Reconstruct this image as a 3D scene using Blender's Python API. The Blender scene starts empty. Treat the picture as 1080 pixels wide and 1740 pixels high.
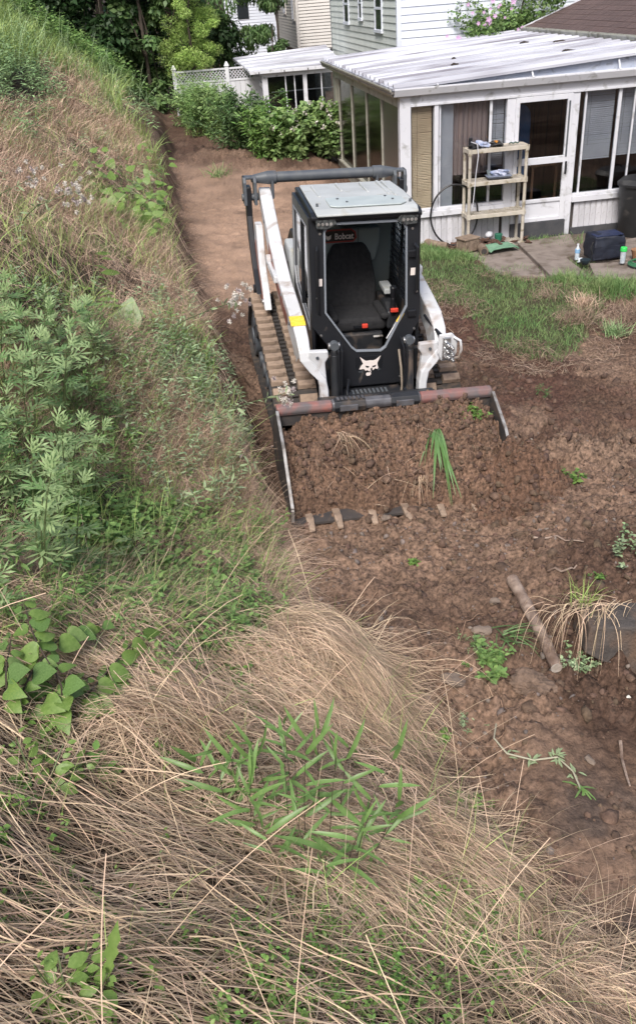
import bpy, bmesh, math, random
import numpy as np
from mathutils import Vector, Matrix
random.seed(7)
RNG = np.random.default_rng(11)
S = bpy.context.scene
COL = S.collection
# ---------------------------------------------------------------- camera
CAM_M = np.array([[0.99696, -0.041126, -0.066184], [-0.077921, -0.526188, -0.846791], [0.0, 0.849373, -0.527793]])
F_PX, CAM_H = 1426.8, 3.6
cd = bpy.data.cameras.new('camera'); cam = bpy.data.objects.new('camera', cd); COL.objects.link(cam)
cd.sensor_fit = 'VERTICAL'; cd.sensor_height = 24.0; cd.lens = 24.0 * F_PX / 1740.0
cd.clip_start = .05; cd.clip_end = 3000
r_, d_, f_ = CAM_M
cam.matrix_world = Matrix(((r_[0], -d_[0], -f_[0], 0), (r_[1], -d_[1], -f_[1], 0), (r_[2], -d_[2], -f_[2], CAM_H), (0, 0, 0, 1)))
S.camera = cam
# ---------------------------------------------------------------- sky, sun, exposure (overcast)
W = bpy.data.worlds.new('World'); S.world = W; W.use_nodes = True
nt = W.node_tree; bg = nt.nodes['Background']
sk = nt.nodes.new('ShaderNodeTexSky'); sk.sky_type = 'NISHITA'; sk.sun_disc = False
SUN_EL, SUN_ROT = math.radians(50), math.radians(196)
sk.sun_elevation = SUN_EL; sk.sun_rotation = SUN_ROT
sk.air_density = 1.0; sk.dust_density = 4.0; sk.ozone_density = 0.6
nt.links.new(sk.outputs[0], bg.inputs[0]); bg.inputs[1].default_value = 0.085
sl = bpy.data.lights.new('sun', 'SUN'); sl.energy = 1.75; sl.angle = math.radians(22); sl.color = (1, .975, .94)
so = bpy.data.objects.new('sun', sl); COL.objects.link(so)
sd = Vector((math.sin(SUN_ROT) * math.cos(SUN_EL), math.cos(SUN_ROT) * math.cos(SUN_EL), math.sin(SUN_EL)))
so.rotation_euler = sd.to_track_quat('Z', 'Y').to_euler(); so.location = (0, 0, 30)
S.view_settings.view_transform = 'Standard'; S.view_settings.look = 'None'
S.view_settings.gamma = 1; S.view_settings.use_curve_mapping = False
S.view_settings.exposure = 1.0
S.render.engine = 'CYCLES'
S.cycles.max_bounces = 6; S.cycles.diffuse_bounces = 3; S.cycles.transparent_max_bounces = 10

# ---------------------------------------------------------------- helpers: tagging, materials
def tag(o, label=None, cat=None, group=None, kind=None):
    if label: o['label'] = label
    if cat: o['category'] = cat
    if group: o['group'] = group
    if kind: o['kind'] = kind
    return o

def empty(name, label, cat, loc=(0, 0, 0), rz=0.0, group=None, mat=None):
    o = bpy.data.objects.new(name, None); COL.objects.link(o)
    o.empty_display_size = .1
    if mat is not None: o.matrix_world = mat
    else: o.location = loc; o.rotation_euler = (0, 0, rz)
    return tag(o, label, cat, group)

_M = {}
def mat(name, c, c2=None, scale=6., rough=.6, metal=0., bump=0., bscale=60., tint=False, tr=0., spec=.5,
        dirt=None, stretch=None, coat=0., detail=4., obj=True, world=False):
    """procedural principled: colour c <-> c2 over noise, optional dirt patches, optional per-piece tint attribute"""
    if name in _M: return _M[name]
    m = bpy.data.materials.new(name); m.use_nodes = True; _M[name] = m
    n = m.node_tree; L = n.links; b = n.nodes['Principled BSDF']
    b.inputs['Roughness'].default_value = rough; b.inputs['Metallic'].default_value = metal
    b.inputs['Specular IOR Level'].default_value = spec; b.inputs['Coat Weight'].default_value = coat
    tc = n.nodes.new('ShaderNodeTexCoord'); vec = tc.outputs['Object']
    if world:
        gp = n.nodes.new('ShaderNodeNewGeometry'); rt = n.nodes.new('ShaderNodeVectorRotate'); rt.inputs['Angle'].default_value = -.104; L.new(gp.outputs['Position'], rt.inputs['Vector']); rt.rotation_type = 'Z_AXIS'; vec = rt.outputs[0]
    if stretch:
        mp = n.nodes.new('ShaderNodeMapping'); mp.inputs['Scale'].default_value = stretch
        L.new(vec, mp.inputs['Vector']); vec = mp.outputs[0]
    def rgb(v):
        q = n.nodes.new('ShaderNodeRGB'); q.outputs[0].default_value = (*v, 1); return q.outputs[0]
    def mix(f, a, bb, t='MIX'):
        q = n.nodes.new('ShaderNodeMix'); q.data_type = 'RGBA'; q.blend_type = t
        if isinstance(f, float): q.inputs[0].default_value = f
        else: L.new(f, q.inputs[0])
        L.new(a, q.inputs[6]); L.new(bb, q.inputs[7]); return q.outputs[2]
    def noise(s, d=4., w=0.):
        q = n.nodes.new('ShaderNodeTexNoise'); q.inputs['Scale'].default_value = s; q.inputs['Detail'].default_value = d
        q.inputs['Distortion'].default_value = w; L.new(vec, q.inputs['Vector']); return q.outputs[0]
    def ramp(f, a, bb):
        q = n.nodes.new('ShaderNodeMapRange'); q.inputs[1].default_value = a; q.inputs[2].default_value = bb
        L.new(f, q.inputs[0]); return q.outputs[0]
    col = rgb(c)
    if c2 is not None:
        col = mix(ramp(noise(scale, detail, .3), .36, .64), col, rgb(c2))
    if tint:   # per-piece variation: dark -> light and hue shift
        a = n.nodes.new('ShaderNodeAttribute'); a.attribute_name = 'tint'
        hs = n.nodes.new('ShaderNodeHueSaturation'); L.new(col, hs.inputs['Color'])
        L.new(ramp(a.outputs['Fac'], 0, 1), hs.inputs['Value'])
        q = n.nodes.new('ShaderNodeMapRange'); q.inputs[3].default_value = .38; q.inputs[4].default_value = 1.62
        L.new(a.outputs['Fac'], q.inputs[0]); L.new(q.outputs[0], hs.inputs['Value'])
        q = n.nodes.new('ShaderNodeMapRange'); q.inputs[3].default_value = .485; q.inputs[4].default_value = .515
        sn = n.nodes.new('ShaderNodeMath'); sn.operation = 'FRACT'
        m7 = n.nodes.new('ShaderNodeMath'); m7.operation = 'MULTIPLY'; m7.inputs[1].default_value = 7.3
        L.new(a.outputs['Fac'], m7.inputs[0]); L.new(m7.outputs[0], sn.inputs[0]); L.new(sn.outputs[0], q.inputs[0])
        L.new(q.outputs[0], hs.inputs['Hue']); col = hs.outputs[0]
    if obj:    # small difference from object to object
        oi = n.nodes.new('ShaderNodeObjectInfo'); hs = n.nodes.new('ShaderNodeHueSaturation')
        q = n.nodes.new('ShaderNodeMapRange'); q.inputs[3].default_value = .88; q.inputs[4].default_value = 1.1
        L.new(oi.outputs['Random'], q.inputs[0]); L.new(q.outputs[0], hs.inputs['Value']); L.new(col, hs.inputs['Color'])
        col = hs.outputs[0]
    if dirt:   # (colour, amount 0..1, scale)
        dc, am, ds = dirt
        f = ramp(noise(ds, 6., .6), .72 - am * .45, .86 - am * .30)
        col = mix(f, col, rgb(dc))
        rr = n.nodes.new('ShaderNodeMapRange'); rr.inputs[3].default_value = rough; rr.inputs[4].default_value = .9
        L.new(f, rr.inputs[0]); L.new(rr.outputs[0], b.inputs['Roughness'])
    L.new(col, b.inputs['Base Color'])
    if bump:
        bp = n.nodes.new('ShaderNodeBump'); bp.inputs['Strength'].default_value = bump; bp.inputs['Distance'].default_value = .01
        L.new(noise(bscale, 5.), bp.inputs['Height']); L.new(bp.outputs[0], b.inputs['Normal'])
    if tr:
        t = n.nodes.new('ShaderNodeBsdfTranslucent'); L.new(col, t.inputs[0])
        ms = n.nodes.new('ShaderNodeMixShader'); ms.inputs[0].default_value = tr
        L.new(b.outputs[0], ms.inputs[1]); L.new(t.outputs[0], ms.inputs[2])
        L.new(ms.outputs[0], n.nodes['Material Output'].inputs['Surface'])
    return m

def glass_mat(name, tintc=(.75, .8, .8), refl=.12, rough=.02, maxr=1.):
    if name in _M: return _M[name]
    m = bpy.data.materials.new(name); m.use_nodes = True; _M[name] = m
    n = m.node_tree; n.nodes.remove(n.nodes['Principled BSDF']); L = n.links
    t = n.nodes.new('ShaderNodeBsdfTransparent'); t.inputs[0].default_value = (*tintc, 1)
    g = n.nodes.new('ShaderNodeBsdfGlossy'); g.inputs['Roughness'].default_value = rough
    fr = n.nodes.new('ShaderNodeLayerWeight'); fr.inputs[0].default_value = .5
    pw = n.nodes.new('ShaderNodeMath'); pw.operation = 'POWER'; pw.inputs[1].default_value = 4.; L.new(fr.outputs['Facing'], pw.inputs[0])
    ad = n.nodes.new('ShaderNodeMath'); ad.operation = 'ADD'; ad.inputs[1].default_value = refl; ad.use_clamp = True; mr = n.nodes.new('ShaderNodeMath'); mr.operation = 'MULTIPLY'; mr.inputs[1].default_value = maxr; L.new(pw.outputs[0], mr.inputs[0]); L.new(mr.outputs[0], ad.inputs[0])
    ms = n.nodes.new('ShaderNodeMixShader'); L.new(ad.outputs[0], ms.inputs[0]); L.new(t.outputs[0], ms.inputs[1]); L.new(g.outputs[0], ms.inputs[2])
    L.new(ms.outputs[0], n.nodes['Material Output'].inputs['Surface'])
    return m

# ---------------------------------------------------------------- helpers: geometry collector
class G:
    def __init__(s): s.v = []; s.f = []
    def add(s, vs, fs):
        k = len(s.v); s.v += [tuple(map(float, p)) for p in vs]; s.f += [tuple(i + k for i in f) for f in fs]; return s
    def box(s, x0, x1, y0, y1, z0, z1, M=None):
        vs = [(x, y, z) for z in (z0, z1) for y in (y0, y1) for x in (x0, x1)]
        if M is not None: vs = [tuple(M @ Vector(p)) for p in vs]
        return s.add(vs, [(0, 2, 3, 1), (4, 5, 7, 6), (0, 1, 5, 4), (2, 6, 7, 3), (0, 4, 6, 2), (1, 3, 7, 5)])
    def cyl(s, p0, p1, r, r2=None, n=16, caps=True):
        p0, p1 = Vector(p0), Vector(p1); r2 = r if r2 is None else r2
        d = (p1 - p0).normalized(); a = d.orthogonal().normalized(); b = d.cross(a)
        vs = []
        for p, q in ((p0, r), (p1, r2)):
            for i in range(n):
                t = 2 * math.pi * i / n; vs.append(p + (a * math.cos(t) + b * math.sin(t)) * q)
        fs = [(i, (i + 1) % n, n + (i + 1) % n, n + i) for i in range(n)]
        if caps: fs += [tuple(range(n))[::-1], tuple(range(n, 2 * n))]
        return s.add(vs, fs)
    def tube(s, pts, r, n=8, taper=None):
        pts = [Vector(p) for p in pts]; vs = []; N = len(pts); prev = None
        for i, p in enumerate(pts):
            d = (pts[min(i + 1, N - 1)] - pts[max(i - 1, 0)]).normalized()
            a = d.orthogonal().normalized() if prev is None else (prev - d * prev.dot(d)).normalized()
            prev = a; b = d.cross(a)
            rr = r[i] if isinstance(r, (list, tuple)) else r * (1 if taper is None else 1 + (taper - 1) * i / (N - 1))
            for k in range(n):
                t = 2 * math.pi * k / n; vs.append(p + (a * math.cos(t) + b * math.sin(t)) * rr)
        fs = [(i * n + k, i * n + (k + 1) % n, (i + 1) * n + (k + 1) % n, (i + 1) * n + k) for i in range(N - 1) for k in range(n)]
        fs += [tuple(range(n))[::-1], tuple(range((N - 1) * n, N * n))]
        return s.add(vs, fs)
    def prism(s, poly, a, b, axis='y'):
        """polygon in the two other axes, extruded from a to b along axis"""
        def P(u, w, t):
            return {'x': (t, u, w), 'y': (u, t, w), 'z': (u, w, t)}[axis]
        n = len(poly); vs = [P(u, w, a) for u, w in poly] + [P(u, w, b) for u, w in poly]
        return s.add(vs, [tuple(range(n))[::-1], tuple(range(n, 2 * n))] + [(i, (i + 1) % n, n + (i + 1) % n, n + i) for i in range(n)])
    def ring(s, outer, inner, fy, depth):
        """plate with a hole in the x-z plane; y from fy(x,z), thickness depth"""
        n = len(outer); vs = []
        for dy in (0, depth):
            for x, z in outer: vs.append((x, fy(x, z) + dy, z))
            for x, z in inner: vs.append((x, fy(x, z) + dy, z))
        fs = []
        for i in range(n):
            j = (i + 1) % n
            fs += [(i, j, n + j, n + i), (2 * n + i, 3 * n + i, 3 * n + j, 2 * n + j),
                   (i, 2 * n + i, 2 * n + j, j), (n + i, n + j, 3 * n + j, 3 * n + i)]
        return s.add(vs, fs)
    def sweep(s, secs):
        """secs: list of quads (4 points each) joined in order"""
        k = len(secs); vs = [p for q in secs for p in q]; fs = []
        m = len(secs[0])
        for i in range(k - 1):
            for j in range(m): fs.append((i * m + j, i * m + (j + 1) % m, (i + 1) * m + (j + 1) % m, (i + 1) * m + j))
        fs += [tuple(range(m))[::-1], tuple(range((k - 1) * m, k * m))]
        return s.add(vs, fs)
    def mesh(s, name, m, smooth=False):
        me = bpy.data.meshes.new(name); me.from_pydata(s.v, [], s.f); me.materials.append(m)
        bm = bmesh.new(); bm.from_mesh(me); bmesh.ops.recalc_face_normals(bm, faces=bm.faces); bm.to_mesh(me); bm.free()
        if smooth: me.polygons.foreach_set('use_smooth', [True] * len(me.polygons))
        return me
    def build(s, name, m, parent=None, bevel=0., smooth=False, seg=2, mw=None):
        return link(name, s.mesh(name, m, smooth), parent, bevel, seg, smooth, mw)

def link(name, me, parent=None, bevel=0., seg=2, smooth=False, mw=None):
    o = bpy.data.objects.new(name, me); COL.objects.link(o)
    if parent is not None: o.parent = parent
    if mw is not None: o.matrix_local = mw
    if bevel:
        b = o.modifiers.new('bevel', 'BEVEL'); b.width = bevel; b.segments = seg; b.limit_method = 'ANGLE'; b.angle_limit = math.radians(35)
    if smooth:
        me.polygons.foreach_set('use_smooth', [True] * len(me.polygons))
        try: me.set_sharp_from_angle(angle=math.radians(38))
        except Exception: pass
    return o

# ---------------------------------------------------------------- helpers: fast numpy meshes
def np_mesh(name, V, Q, m, tint=None, smooth=False):
    """V (n,3) float, Q (k,3|4) int"""
    me = bpy.data.meshes.new(name); V = np.asarray(V, np.float32); Q = np.asarray(Q, np.int32); k = Q.shape[1]
    me.vertices.add(len(V)); me.vertices.foreach_set('co', V.ravel())
    me.loops.add(Q.size); me.loops.foreach_set('vertex_index', Q.ravel())
    me.polygons.add(len(Q)); me.polygons.foreach_set('loop_start', np.arange(len(Q), dtype=np.int32) * k)
    if smooth: me.polygons.foreach_set('use_smooth', np.ones(len(Q), bool))
    if tint is not None:
        a = me.attributes.new('tint', 'FLOAT', 'POINT'); a.data.foreach_set('value', np.asarray(tint, np.float32))
    me.materials.append(m); me.update(calc_edges=True); return me

def unit(v): return v / (np.linalg.norm(v, axis=-1, keepdims=True) + 1e-9)

def ribbons(P, Wd, tint, roll=None):
    """P (N,S,3) centre lines, Wd (N,S) widths -> V, Q, tint"""
    N, Sg, _ = P.shape; T = np.gradient(P, axis=1); T = unit(T)
    up = np.zeros((N, 1, 3)); up[..., 2] = 1
    if roll is None: roll = RNG.uniform(-.9, .9, N)
    side = unit(np.cross(T, np.broadcast_to(up, T.shape)) + 1e-4); nn = np.cross(side, T)
    side = side * np.cos(roll)[:, None, None] + nn * np.sin(roll)[:, None, None]
    V = np.stack([P - side * Wd[..., None] / 2, P + side * Wd[..., None] / 2], 2).reshape(-1, 3)
    b = (np.arange(N) * Sg * 2)[:, None] + (np.arange(Sg - 1) * 2)[None]
    Q = np.stack([b, b + 1, b + 3, b + 2], -1).reshape(-1, 4)
    return V, Q, np.repeat(tint, Sg * 2)

def frames(D, Nn):
    """orientation (N,3,3): columns x, y(dir), z(normal)"""
    Y = unit(D); X = unit(np.cross(Y, Nn) + 1e-6); Z = np.cross(X, Y)
    return np.stack([X, Y, Z], -1)

def inst(tv, tf, pos, R, sc, tint):
    tv = np.asarray(tv, float); tf = np.asarray(tf); N = len(pos)
    sc = np.asarray(sc, float); sc = sc[:, None] * np.ones(3) if sc.ndim == 1 else sc
    V = np.einsum('nij,nkj->nki', R, tv[None] * sc[:, None, :]) + pos[:, None, :]
    Q = (tf[None] + (np.arange(N) * len(tv))[:, None, None]).reshape(-1, tf.shape[1])
    return V.reshape(-1, 3), Q, np.repeat(tint, len(tv))

def joinm(parts):
    Vs, Qs, Ts = [], [], []; k = 0
    for V, Q, T in parts:
        if Q.shape[1] == 3: Q = np.concatenate([Q, Q[:, 2:3]], 1)
        Vs.append(V); Qs.append(Q + k); Ts.append(T); k += len(V)
    return np.concatenate(Vs), np.concatenate(Qs), np.concatenate(Ts)

# ---------------------------------------------------------------- noise
_perm = np.random.default_rng(3).permutation(4096).astype(np.int64)
def _h(ix, iy, k): return _perm[(_perm[(ix + 57 * k) & 4095] + iy) & 4095] / 4095.0
def vnoise(x, y, k=0):
    ix = np.floor(x).astype(np.int64); iy = np.floor(y).astype(np.int64); fx = x - ix; fy = y - iy
    fx = fx * fx * fx * (fx * (fx * 6 - 15) + 10); fy = fy * fy * fy * (fy * (fy * 6 - 15) + 10)
    a = _h(ix, iy, k); b = _h(ix + 1, iy, k); c = _h(ix, iy + 1, k); d = _h(ix + 1, iy + 1, k)
    return (a + (b - a) * fx) * (1 - fy) + (c + (d - c) * fx) * fy
def fbm(x, y, k=0, o=4):
    s = 0; a = .5; t = 0
    for i in range(o):
        s = s + a * vnoise(x * 2 ** i + 13.7 * i, y * 2 ** i - 7.1 * i, k + i); t += a; a *= .5
    return s / t
def sstep(a, b, x):
    t = np.clip((x - a) / (b - a), 0, 1); return t * t * (3 - 2 * t)

def worley(x, y, k=0):
    """broken-plate relief: random height per cell minus a crevice along the cell borders, about -1..1"""
    ix = np.floor(x).astype(np.int64); iy = np.floor(y).astype(np.int64); d1 = np.full(np.shape(x), 9.); d2 = d1.copy(); hh = np.zeros(np.shape(x))
    for a in (-1, 0, 1):
        for b in (-1, 0, 1):
            cx, cy = ix + a, iy + b; px, py = cx + _h(cx, cy, k) * .9, cy + _h(cx, cy, k + 7) * .9; r = _h(cx, cy, k + 13)
            sx, sy = (_h(cx, cy, k + 17) - .5), (_h(cx, cy, k + 19) - .5); d = np.hypot(x - px, y - py) * (.8 + .4 * r); hv = r + (x - px) * sx * 1.4 + (y - py) * sy * 1.4
            m = d < d1; d2 = np.where(m, d1, np.minimum(d2, d)); hh = np.where(m, hv, hh); d1 = np.where(m, d, d1)
    return (hh - .5) * 1.2 - .7 * sstep(.16, 0, d2 - d1)

# ---------------------------------------------------------------- terrain
TOE = np.array([(3.4, -1.5), (1.9, .9), (1.2, 1.96), (.95, 2.4), (.75, 2.75), (.6, 3.15), (.56, 3.55), (.34, 4.04), (.03, 4.49), (-.16, 5.07),
                (-.29, 5.84), (-.42, 6.66), (-.66, 8.11), (-1.36, 11.39), (-1.9, 14.68), (-2.45, 19.3), (-2.8, 22), (-4, 31), (-8, 60), (-40, 300)])
def hill_s(x, y):
    """signed distance to the left of the bank's toe"""
    best = np.full(np.shape(x), 1e9); sg = np.ones(np.shape(x))
    for (ax, ay), (bx, by) in zip(TOE[:-1], TOE[1:]):
        dx, dy = bx - ax, by - ay; L2 = dx * dx + dy * dy
        t = np.clip(((x - ax) * dx + (y - ay) * dy) / L2, 0, 1)
        ex, ey = x - ax - t * dx, y - ay - t * dy; d = ex * ex + ey * ey
        m = d < best; best = np.where(m, d, best); sg = np.where(m, np.sign(dx * ey - dy * ex), sg)
    return np.sqrt(best) * sg
def inpoly(x, y, P):
    x = np.asarray(x); r = np.zeros(x.shape, bool); n = len(P)
    for i in range(n):
        (x1, y1), (x2, y2) = P[i], P[(i + 1) % n]
        c = ((y1 > y) != (y2 > y)) & (x < (x2 - x1) * (y - y1) / (y2 - y1 + 1e-12) + x1); r ^= c
    return r
LAWN = [(1.5, 14.2), (1.97, 13.74), (2.64, 13.36), (2.91, 12.05), (3.46, 11.56), (3.99, 12.37), (4.07, 11.67), (4.68, 11.51), (7, 11.6), (7, 10.3), (4.41, 10.6),
        (3.91, 10.9), (3.5, 9.65), (2.98, 8.95), (2.5, 8.78), (2.28, 9.29), (1.94, 10.89), (1.6, 12.01), (1.35, 14)]
PATIO = [(2.13, 13.69), (2.78, 14.4), (8, 14.6), (8, 11.7), (4.83, 11.91), (4.07, 11.67), (3.59, 11.75), (2.89, 11.99), (2.7, 13.17)]
def polydist(x, y, P):
    best = np.full(np.shape(x), 1e9)
    for i in range(len(P)):
        (ax, ay), (bx, by) = P[i], P[(i + 1) % len(P)]; dx, dy = bx - ax, by - ay
        t = np.clip(((x - ax) * dx + (y - ay) * dy) / (dx * dx + dy * dy + 1e-9), 0, 1)
        best = np.minimum(best, (x - ax - t * dx) ** 2 + (y - ay - t * dy) ** 2)
    d = np.sqrt(best); return np.where(inpoly(x, y, P), d, -d)

def masks(x, y):
    s = hill_s(x, y) + (fbm(x * 1.7, y * 1.7, 5) - .5) * .35
    lawn = sstep(-.12, .15, polydist(x, y, LAWN) + (fbm(x * 2.2, y * 2.2, 9) - .5) * .7)
    pat = sstep(-.05, .05, polydist(x, y, PATIO))
    path = sstep(9.3, 11.5, y) * sstep(.1, -.35, s) * sstep(1.5, .6, x + (fbm(x, y, 21) - .5)) * sstep(20.5, 16.5, y + (fbm(x * .8, y * .8, 23) - .5) * 4)
    return s, lawn, pat, path

def T(x, y):
    x = np.asarray(x, float); y = np.asarray(y, float)
    s, lawn, pat, path = masks(x, y); s0 = hill_s(x, y)
    w = 1 - sstep(.4, 1.8, x)
    z = .04 * np.maximum(0, np.minimum(y, 20) - 6.2) * w + np.clip(-.05 * (x - .6), -.13, .1) * sstep(4, 6.5, y)
    z = z - .55 * sstep(23.5, 30, y) * sstep(-6, 1.5, x)                     # the yards behind lie lower
    z -= .13 * np.exp(-(((x - 1.75) / .55) ** 2 + ((y - 3.25) / .55) ** 2))   # hollow by the slab
    z += .16 * sstep(1.35, 1.9, x) * sstep(3.95, 4.35, y) * sstep(6.6, 5.2, y)   # shelf of earth behind the slab
    z += .10 * np.exp(-(((x - 2.1) / .7) ** 2 + ((y - 6.5) / .35) ** 2)) + .07 * np.exp(-(((x - 1.7) / .35) ** 2 + ((y - 5.9) / .3) ** 2))
    z += .05 * np.exp(-(((x - .6) / .8) ** 2 + ((y - 5.5) / .35) ** 2))
    # hill
    cut = .06 + .46 * sstep(4.6, 6.4, y) * sstep(30, 17, y)
    sp = np.maximum(0, s)
    rough = .25 + .75 * sstep(5.5, 3.5, y)
    h = cut * sstep(0, .32, s) + .70 * np.maximum(0, s0 - .12) * (1 - .25 * sstep(6, 16, s0)) + (fbm(x * .8, y * .8, 31) - .5) * .35 * sstep(.3, 1.5, s0)
    h += (fbm(x * 2.4, y * 2.4, 33) - .5) * .24 * sstep(.1, .5, s0) * rough
    h -= .25 * sstep(1.0, 0, y) * sstep(0, 1, s0)
    z = z + h * (s0 > -.3)
    dirt = (1 - sstep(-.05, .4, s)) * (1 - lawn * .85) * (1 - pat)
    near = sstep(12, 7, y)
    cl = np.abs(fbm(x * 9, y * 9, 41, 3) - .5) * 2
    cl2 = np.abs(fbm(x * 26, y * 26, 45, 3) - .5) * 2
    smear = sstep(.45, .6, fbm(x * .9 + 3, y * .9, 51)) * .6
    smear = np.maximum(smear, sstep(3.7, 3.2, y) * sstep(.8, 1.2, x)); smear = np.maximum(smear, sstep(1.9, 2.6, x) * sstep(6.6, 7.6, y) * .6)
    am = dirt * (1 - path * .65) * (1 - .72 * smear) * sstep(26, 20, y)
    z -= .07 * np.exp(-(((x - .7) / 1.1) ** 4 + ((y - 5.55) / .30) ** 2))
    z += am * ((fbm(x * 2.6, y * 2.6, 55) - .5) * .24 + (cl - .25) * .13 + (cl2 - .25) * .05 * near)
    nd = am * near; wx = x + (fbm(x * 6, y * 6, 201, 2) - .5) * .12; wy = y + (fbm(x * 6, y * 6, 203, 2) - .5) * .12; ch = sstep(.35, .6, fbm(x * 1.1 + 2, y * 1.1, 205))
    z += nd * (worley(wx * 8, wy * 8, 211) * .048 * ch + worley(wx * 17, wy * 17, 213) * .027 * (.4 + .6 * ch) + worley(wx * 36, wy * 36, 217) * .010)
    z += dirt * (fbm(x * 50, y * 50, 61, 2) - .5) * .008 * near
    # track prints pressed in the path
    tp = path * sstep(.42, .55, fbm(x * 1.2, y * .8, 71)) * (np.sin((y + .1 * x) * 2 * math.pi / .13) > .2)
    z -= tp * .030
    z += path * (fbm(x * 3, y * 2, 73) - .5) * .05
    z += lawn * .05 * (1 - pat)
    z = z + (x > 8) * 0
    return z

def spaced(parts):
    out = []
    for a, b, n in parts: out.append(np.linspace(a, b, n, endpoint=False))
    return np.concatenate(out)
gx = np.concatenate([-np.geomspace(500, 16, 22), spaced([(-15, -8, 36), (-8, -3, 70), (-3, 3.2, 290), (3.2, 8, 90)]), np.geomspace(8, 500, 26)])
gy = np.concatenate([-np.geomspace(300, 3, 12), spaced([(-2.5, .8, 30), (.8, 6.6, 280), (6.6, 10, 120), (10, 16, 110), (16, 32, 110)]), np.geomspace(32, 900, 26)])
GX, GY = np.meshgrid(gx, gy); GZ = T(GX, GY)
far = sstep(20, 60, np.hypot(GX, GY - 12)); GZ = GZ * (1 - far) + np.where(GX < 0, 14 * sstep(8, 60, -GX), 0) * far
def Tg(x, y):
    """bilinear lookup of the terrain sheet"""
    x = np.asarray(x, float); y = np.asarray(y, float)
    i = np.clip(np.searchsorted(gx, x) - 1, 0, len(gx) - 2); j = np.clip(np.searchsorted(gy, y) - 1, 0, len(gy) - 2)
    u = (x - gx[i]) / (gx[i + 1] - gx[i]); v = (y - gy[j]) / (gy[j + 1] - gy[j])
    return (GZ[j, i] * (1 - u) + GZ[j, i + 1] * u) * (1 - v) + (GZ[j + 1, i] * (1 - u) + GZ[j + 1, i + 1] * u) * v
def ray(px, py):
    return CAM_M.T @ np.array([(px - 540) / F_PX, (py - 870) / F_PX, 1.0])
def at(px, py, tmin=.8):
    """where a sight line meets the terrain"""
    d = ray(px, py); t = np.arange(tmin, 60, .02); x = d[0] * t; y = d[1] * t; z = CAM_H + d[2] * t
    b = np.nonzero(z < Tg(x, y))[0]; k = b[0] if len(b) else len(t) - 1
    return np.array([x[k], y[k], Tg(x[k], y[k])])

# ground sheet: colours
def ground_colors(x, y):
    s, lawn, pat, path = masks(x, y)
    def c(v): return np.array(v)[None, :]
    f = lambda a: a.ravel()[:, None]
    n1 = fbm(x * 1.1, y * 1.1, 81); n2 = fbm(x * 6, y * 6, 85)
    d = c((.072, .043, .030)) * (1 - f(sstep(.3, .7, n1))) + c((.165, .107, .075)) * f(sstep(.3, .7, n1))
    d = d * (.75 + .5 * f(n2))
    red = f(sstep(.5, .62, fbm(x * .7 + 9, y * .7, 87)) * sstep(6.5, 7.5, y) * sstep(.9, 1.5, x)); d = d * (1 - red * .6) + c((.085, .043, .032)) * red * .6
    dry = f(sstep(.52, .66, fbm(x * 1.9 + 5, y * 1.5, 95)) * sstep(5.6, 6.6, y + .3 * x)); d = d * (1 - dry * .6) + c((.200, .136, .098)) * dry * .6
    p = f(path * sstep(.25, .6, n1 + .2)); d = d * (1 - p) + c((.30, .200, .142)) * p * (.55 + .8 * f(fbm(x * 2.6, y * 2.2, 93)))
    dk = f(sstep(.9, 1.2, x) * sstep(3.3, 2.7, y) * sstep(.5, .62, fbm(x * 3, y * 3, 91))); d = d * (1 - dk * .6) + c((.035, .031, .030)) * dk * .6
    bk = f(sstep(20.5, 22.5, y) + sstep(13, 15, y) * sstep(.2, .8, x)); bk = np.clip(bk, 0, 1); d = d * (1 - bk * .5) + c((.080, .045, .032)) * bk * .5
    h = f(sstep(.25, .55, s - .75 * sstep(16, 20, y) - .12 * sstep(5, 6.5, y))); hc = c((.045, .033, .022)) * (.6 + .8 * f(n2)); d = d * (1 - h) + hc * h
    l = f(lawn); d = d * (1 - l) + c((.060, .055, .030)) * l * (.7 + .6 * f(n2))
    q = f(pat); d = d * (1 - q) + c((.12, .095, .078)) * q
    return d
CC = ground_colors(GX, GY)
nxg, nyg = len(gx), len(gy); V = np.stack([GX, GY, GZ], -1).reshape(-1, 3)
jj, ii = np.meshgrid(np.arange(nyg - 1), np.arange(nxg - 1), indexing='ij'); k0 = (jj * nxg + ii).ravel()
Q = np.stack([k0, k0 + 1, k0 + nxg + 1, k0 + nxg], -1)
gm = bpy.data.materials.new('earth'); gm.use_nodes = True
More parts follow.
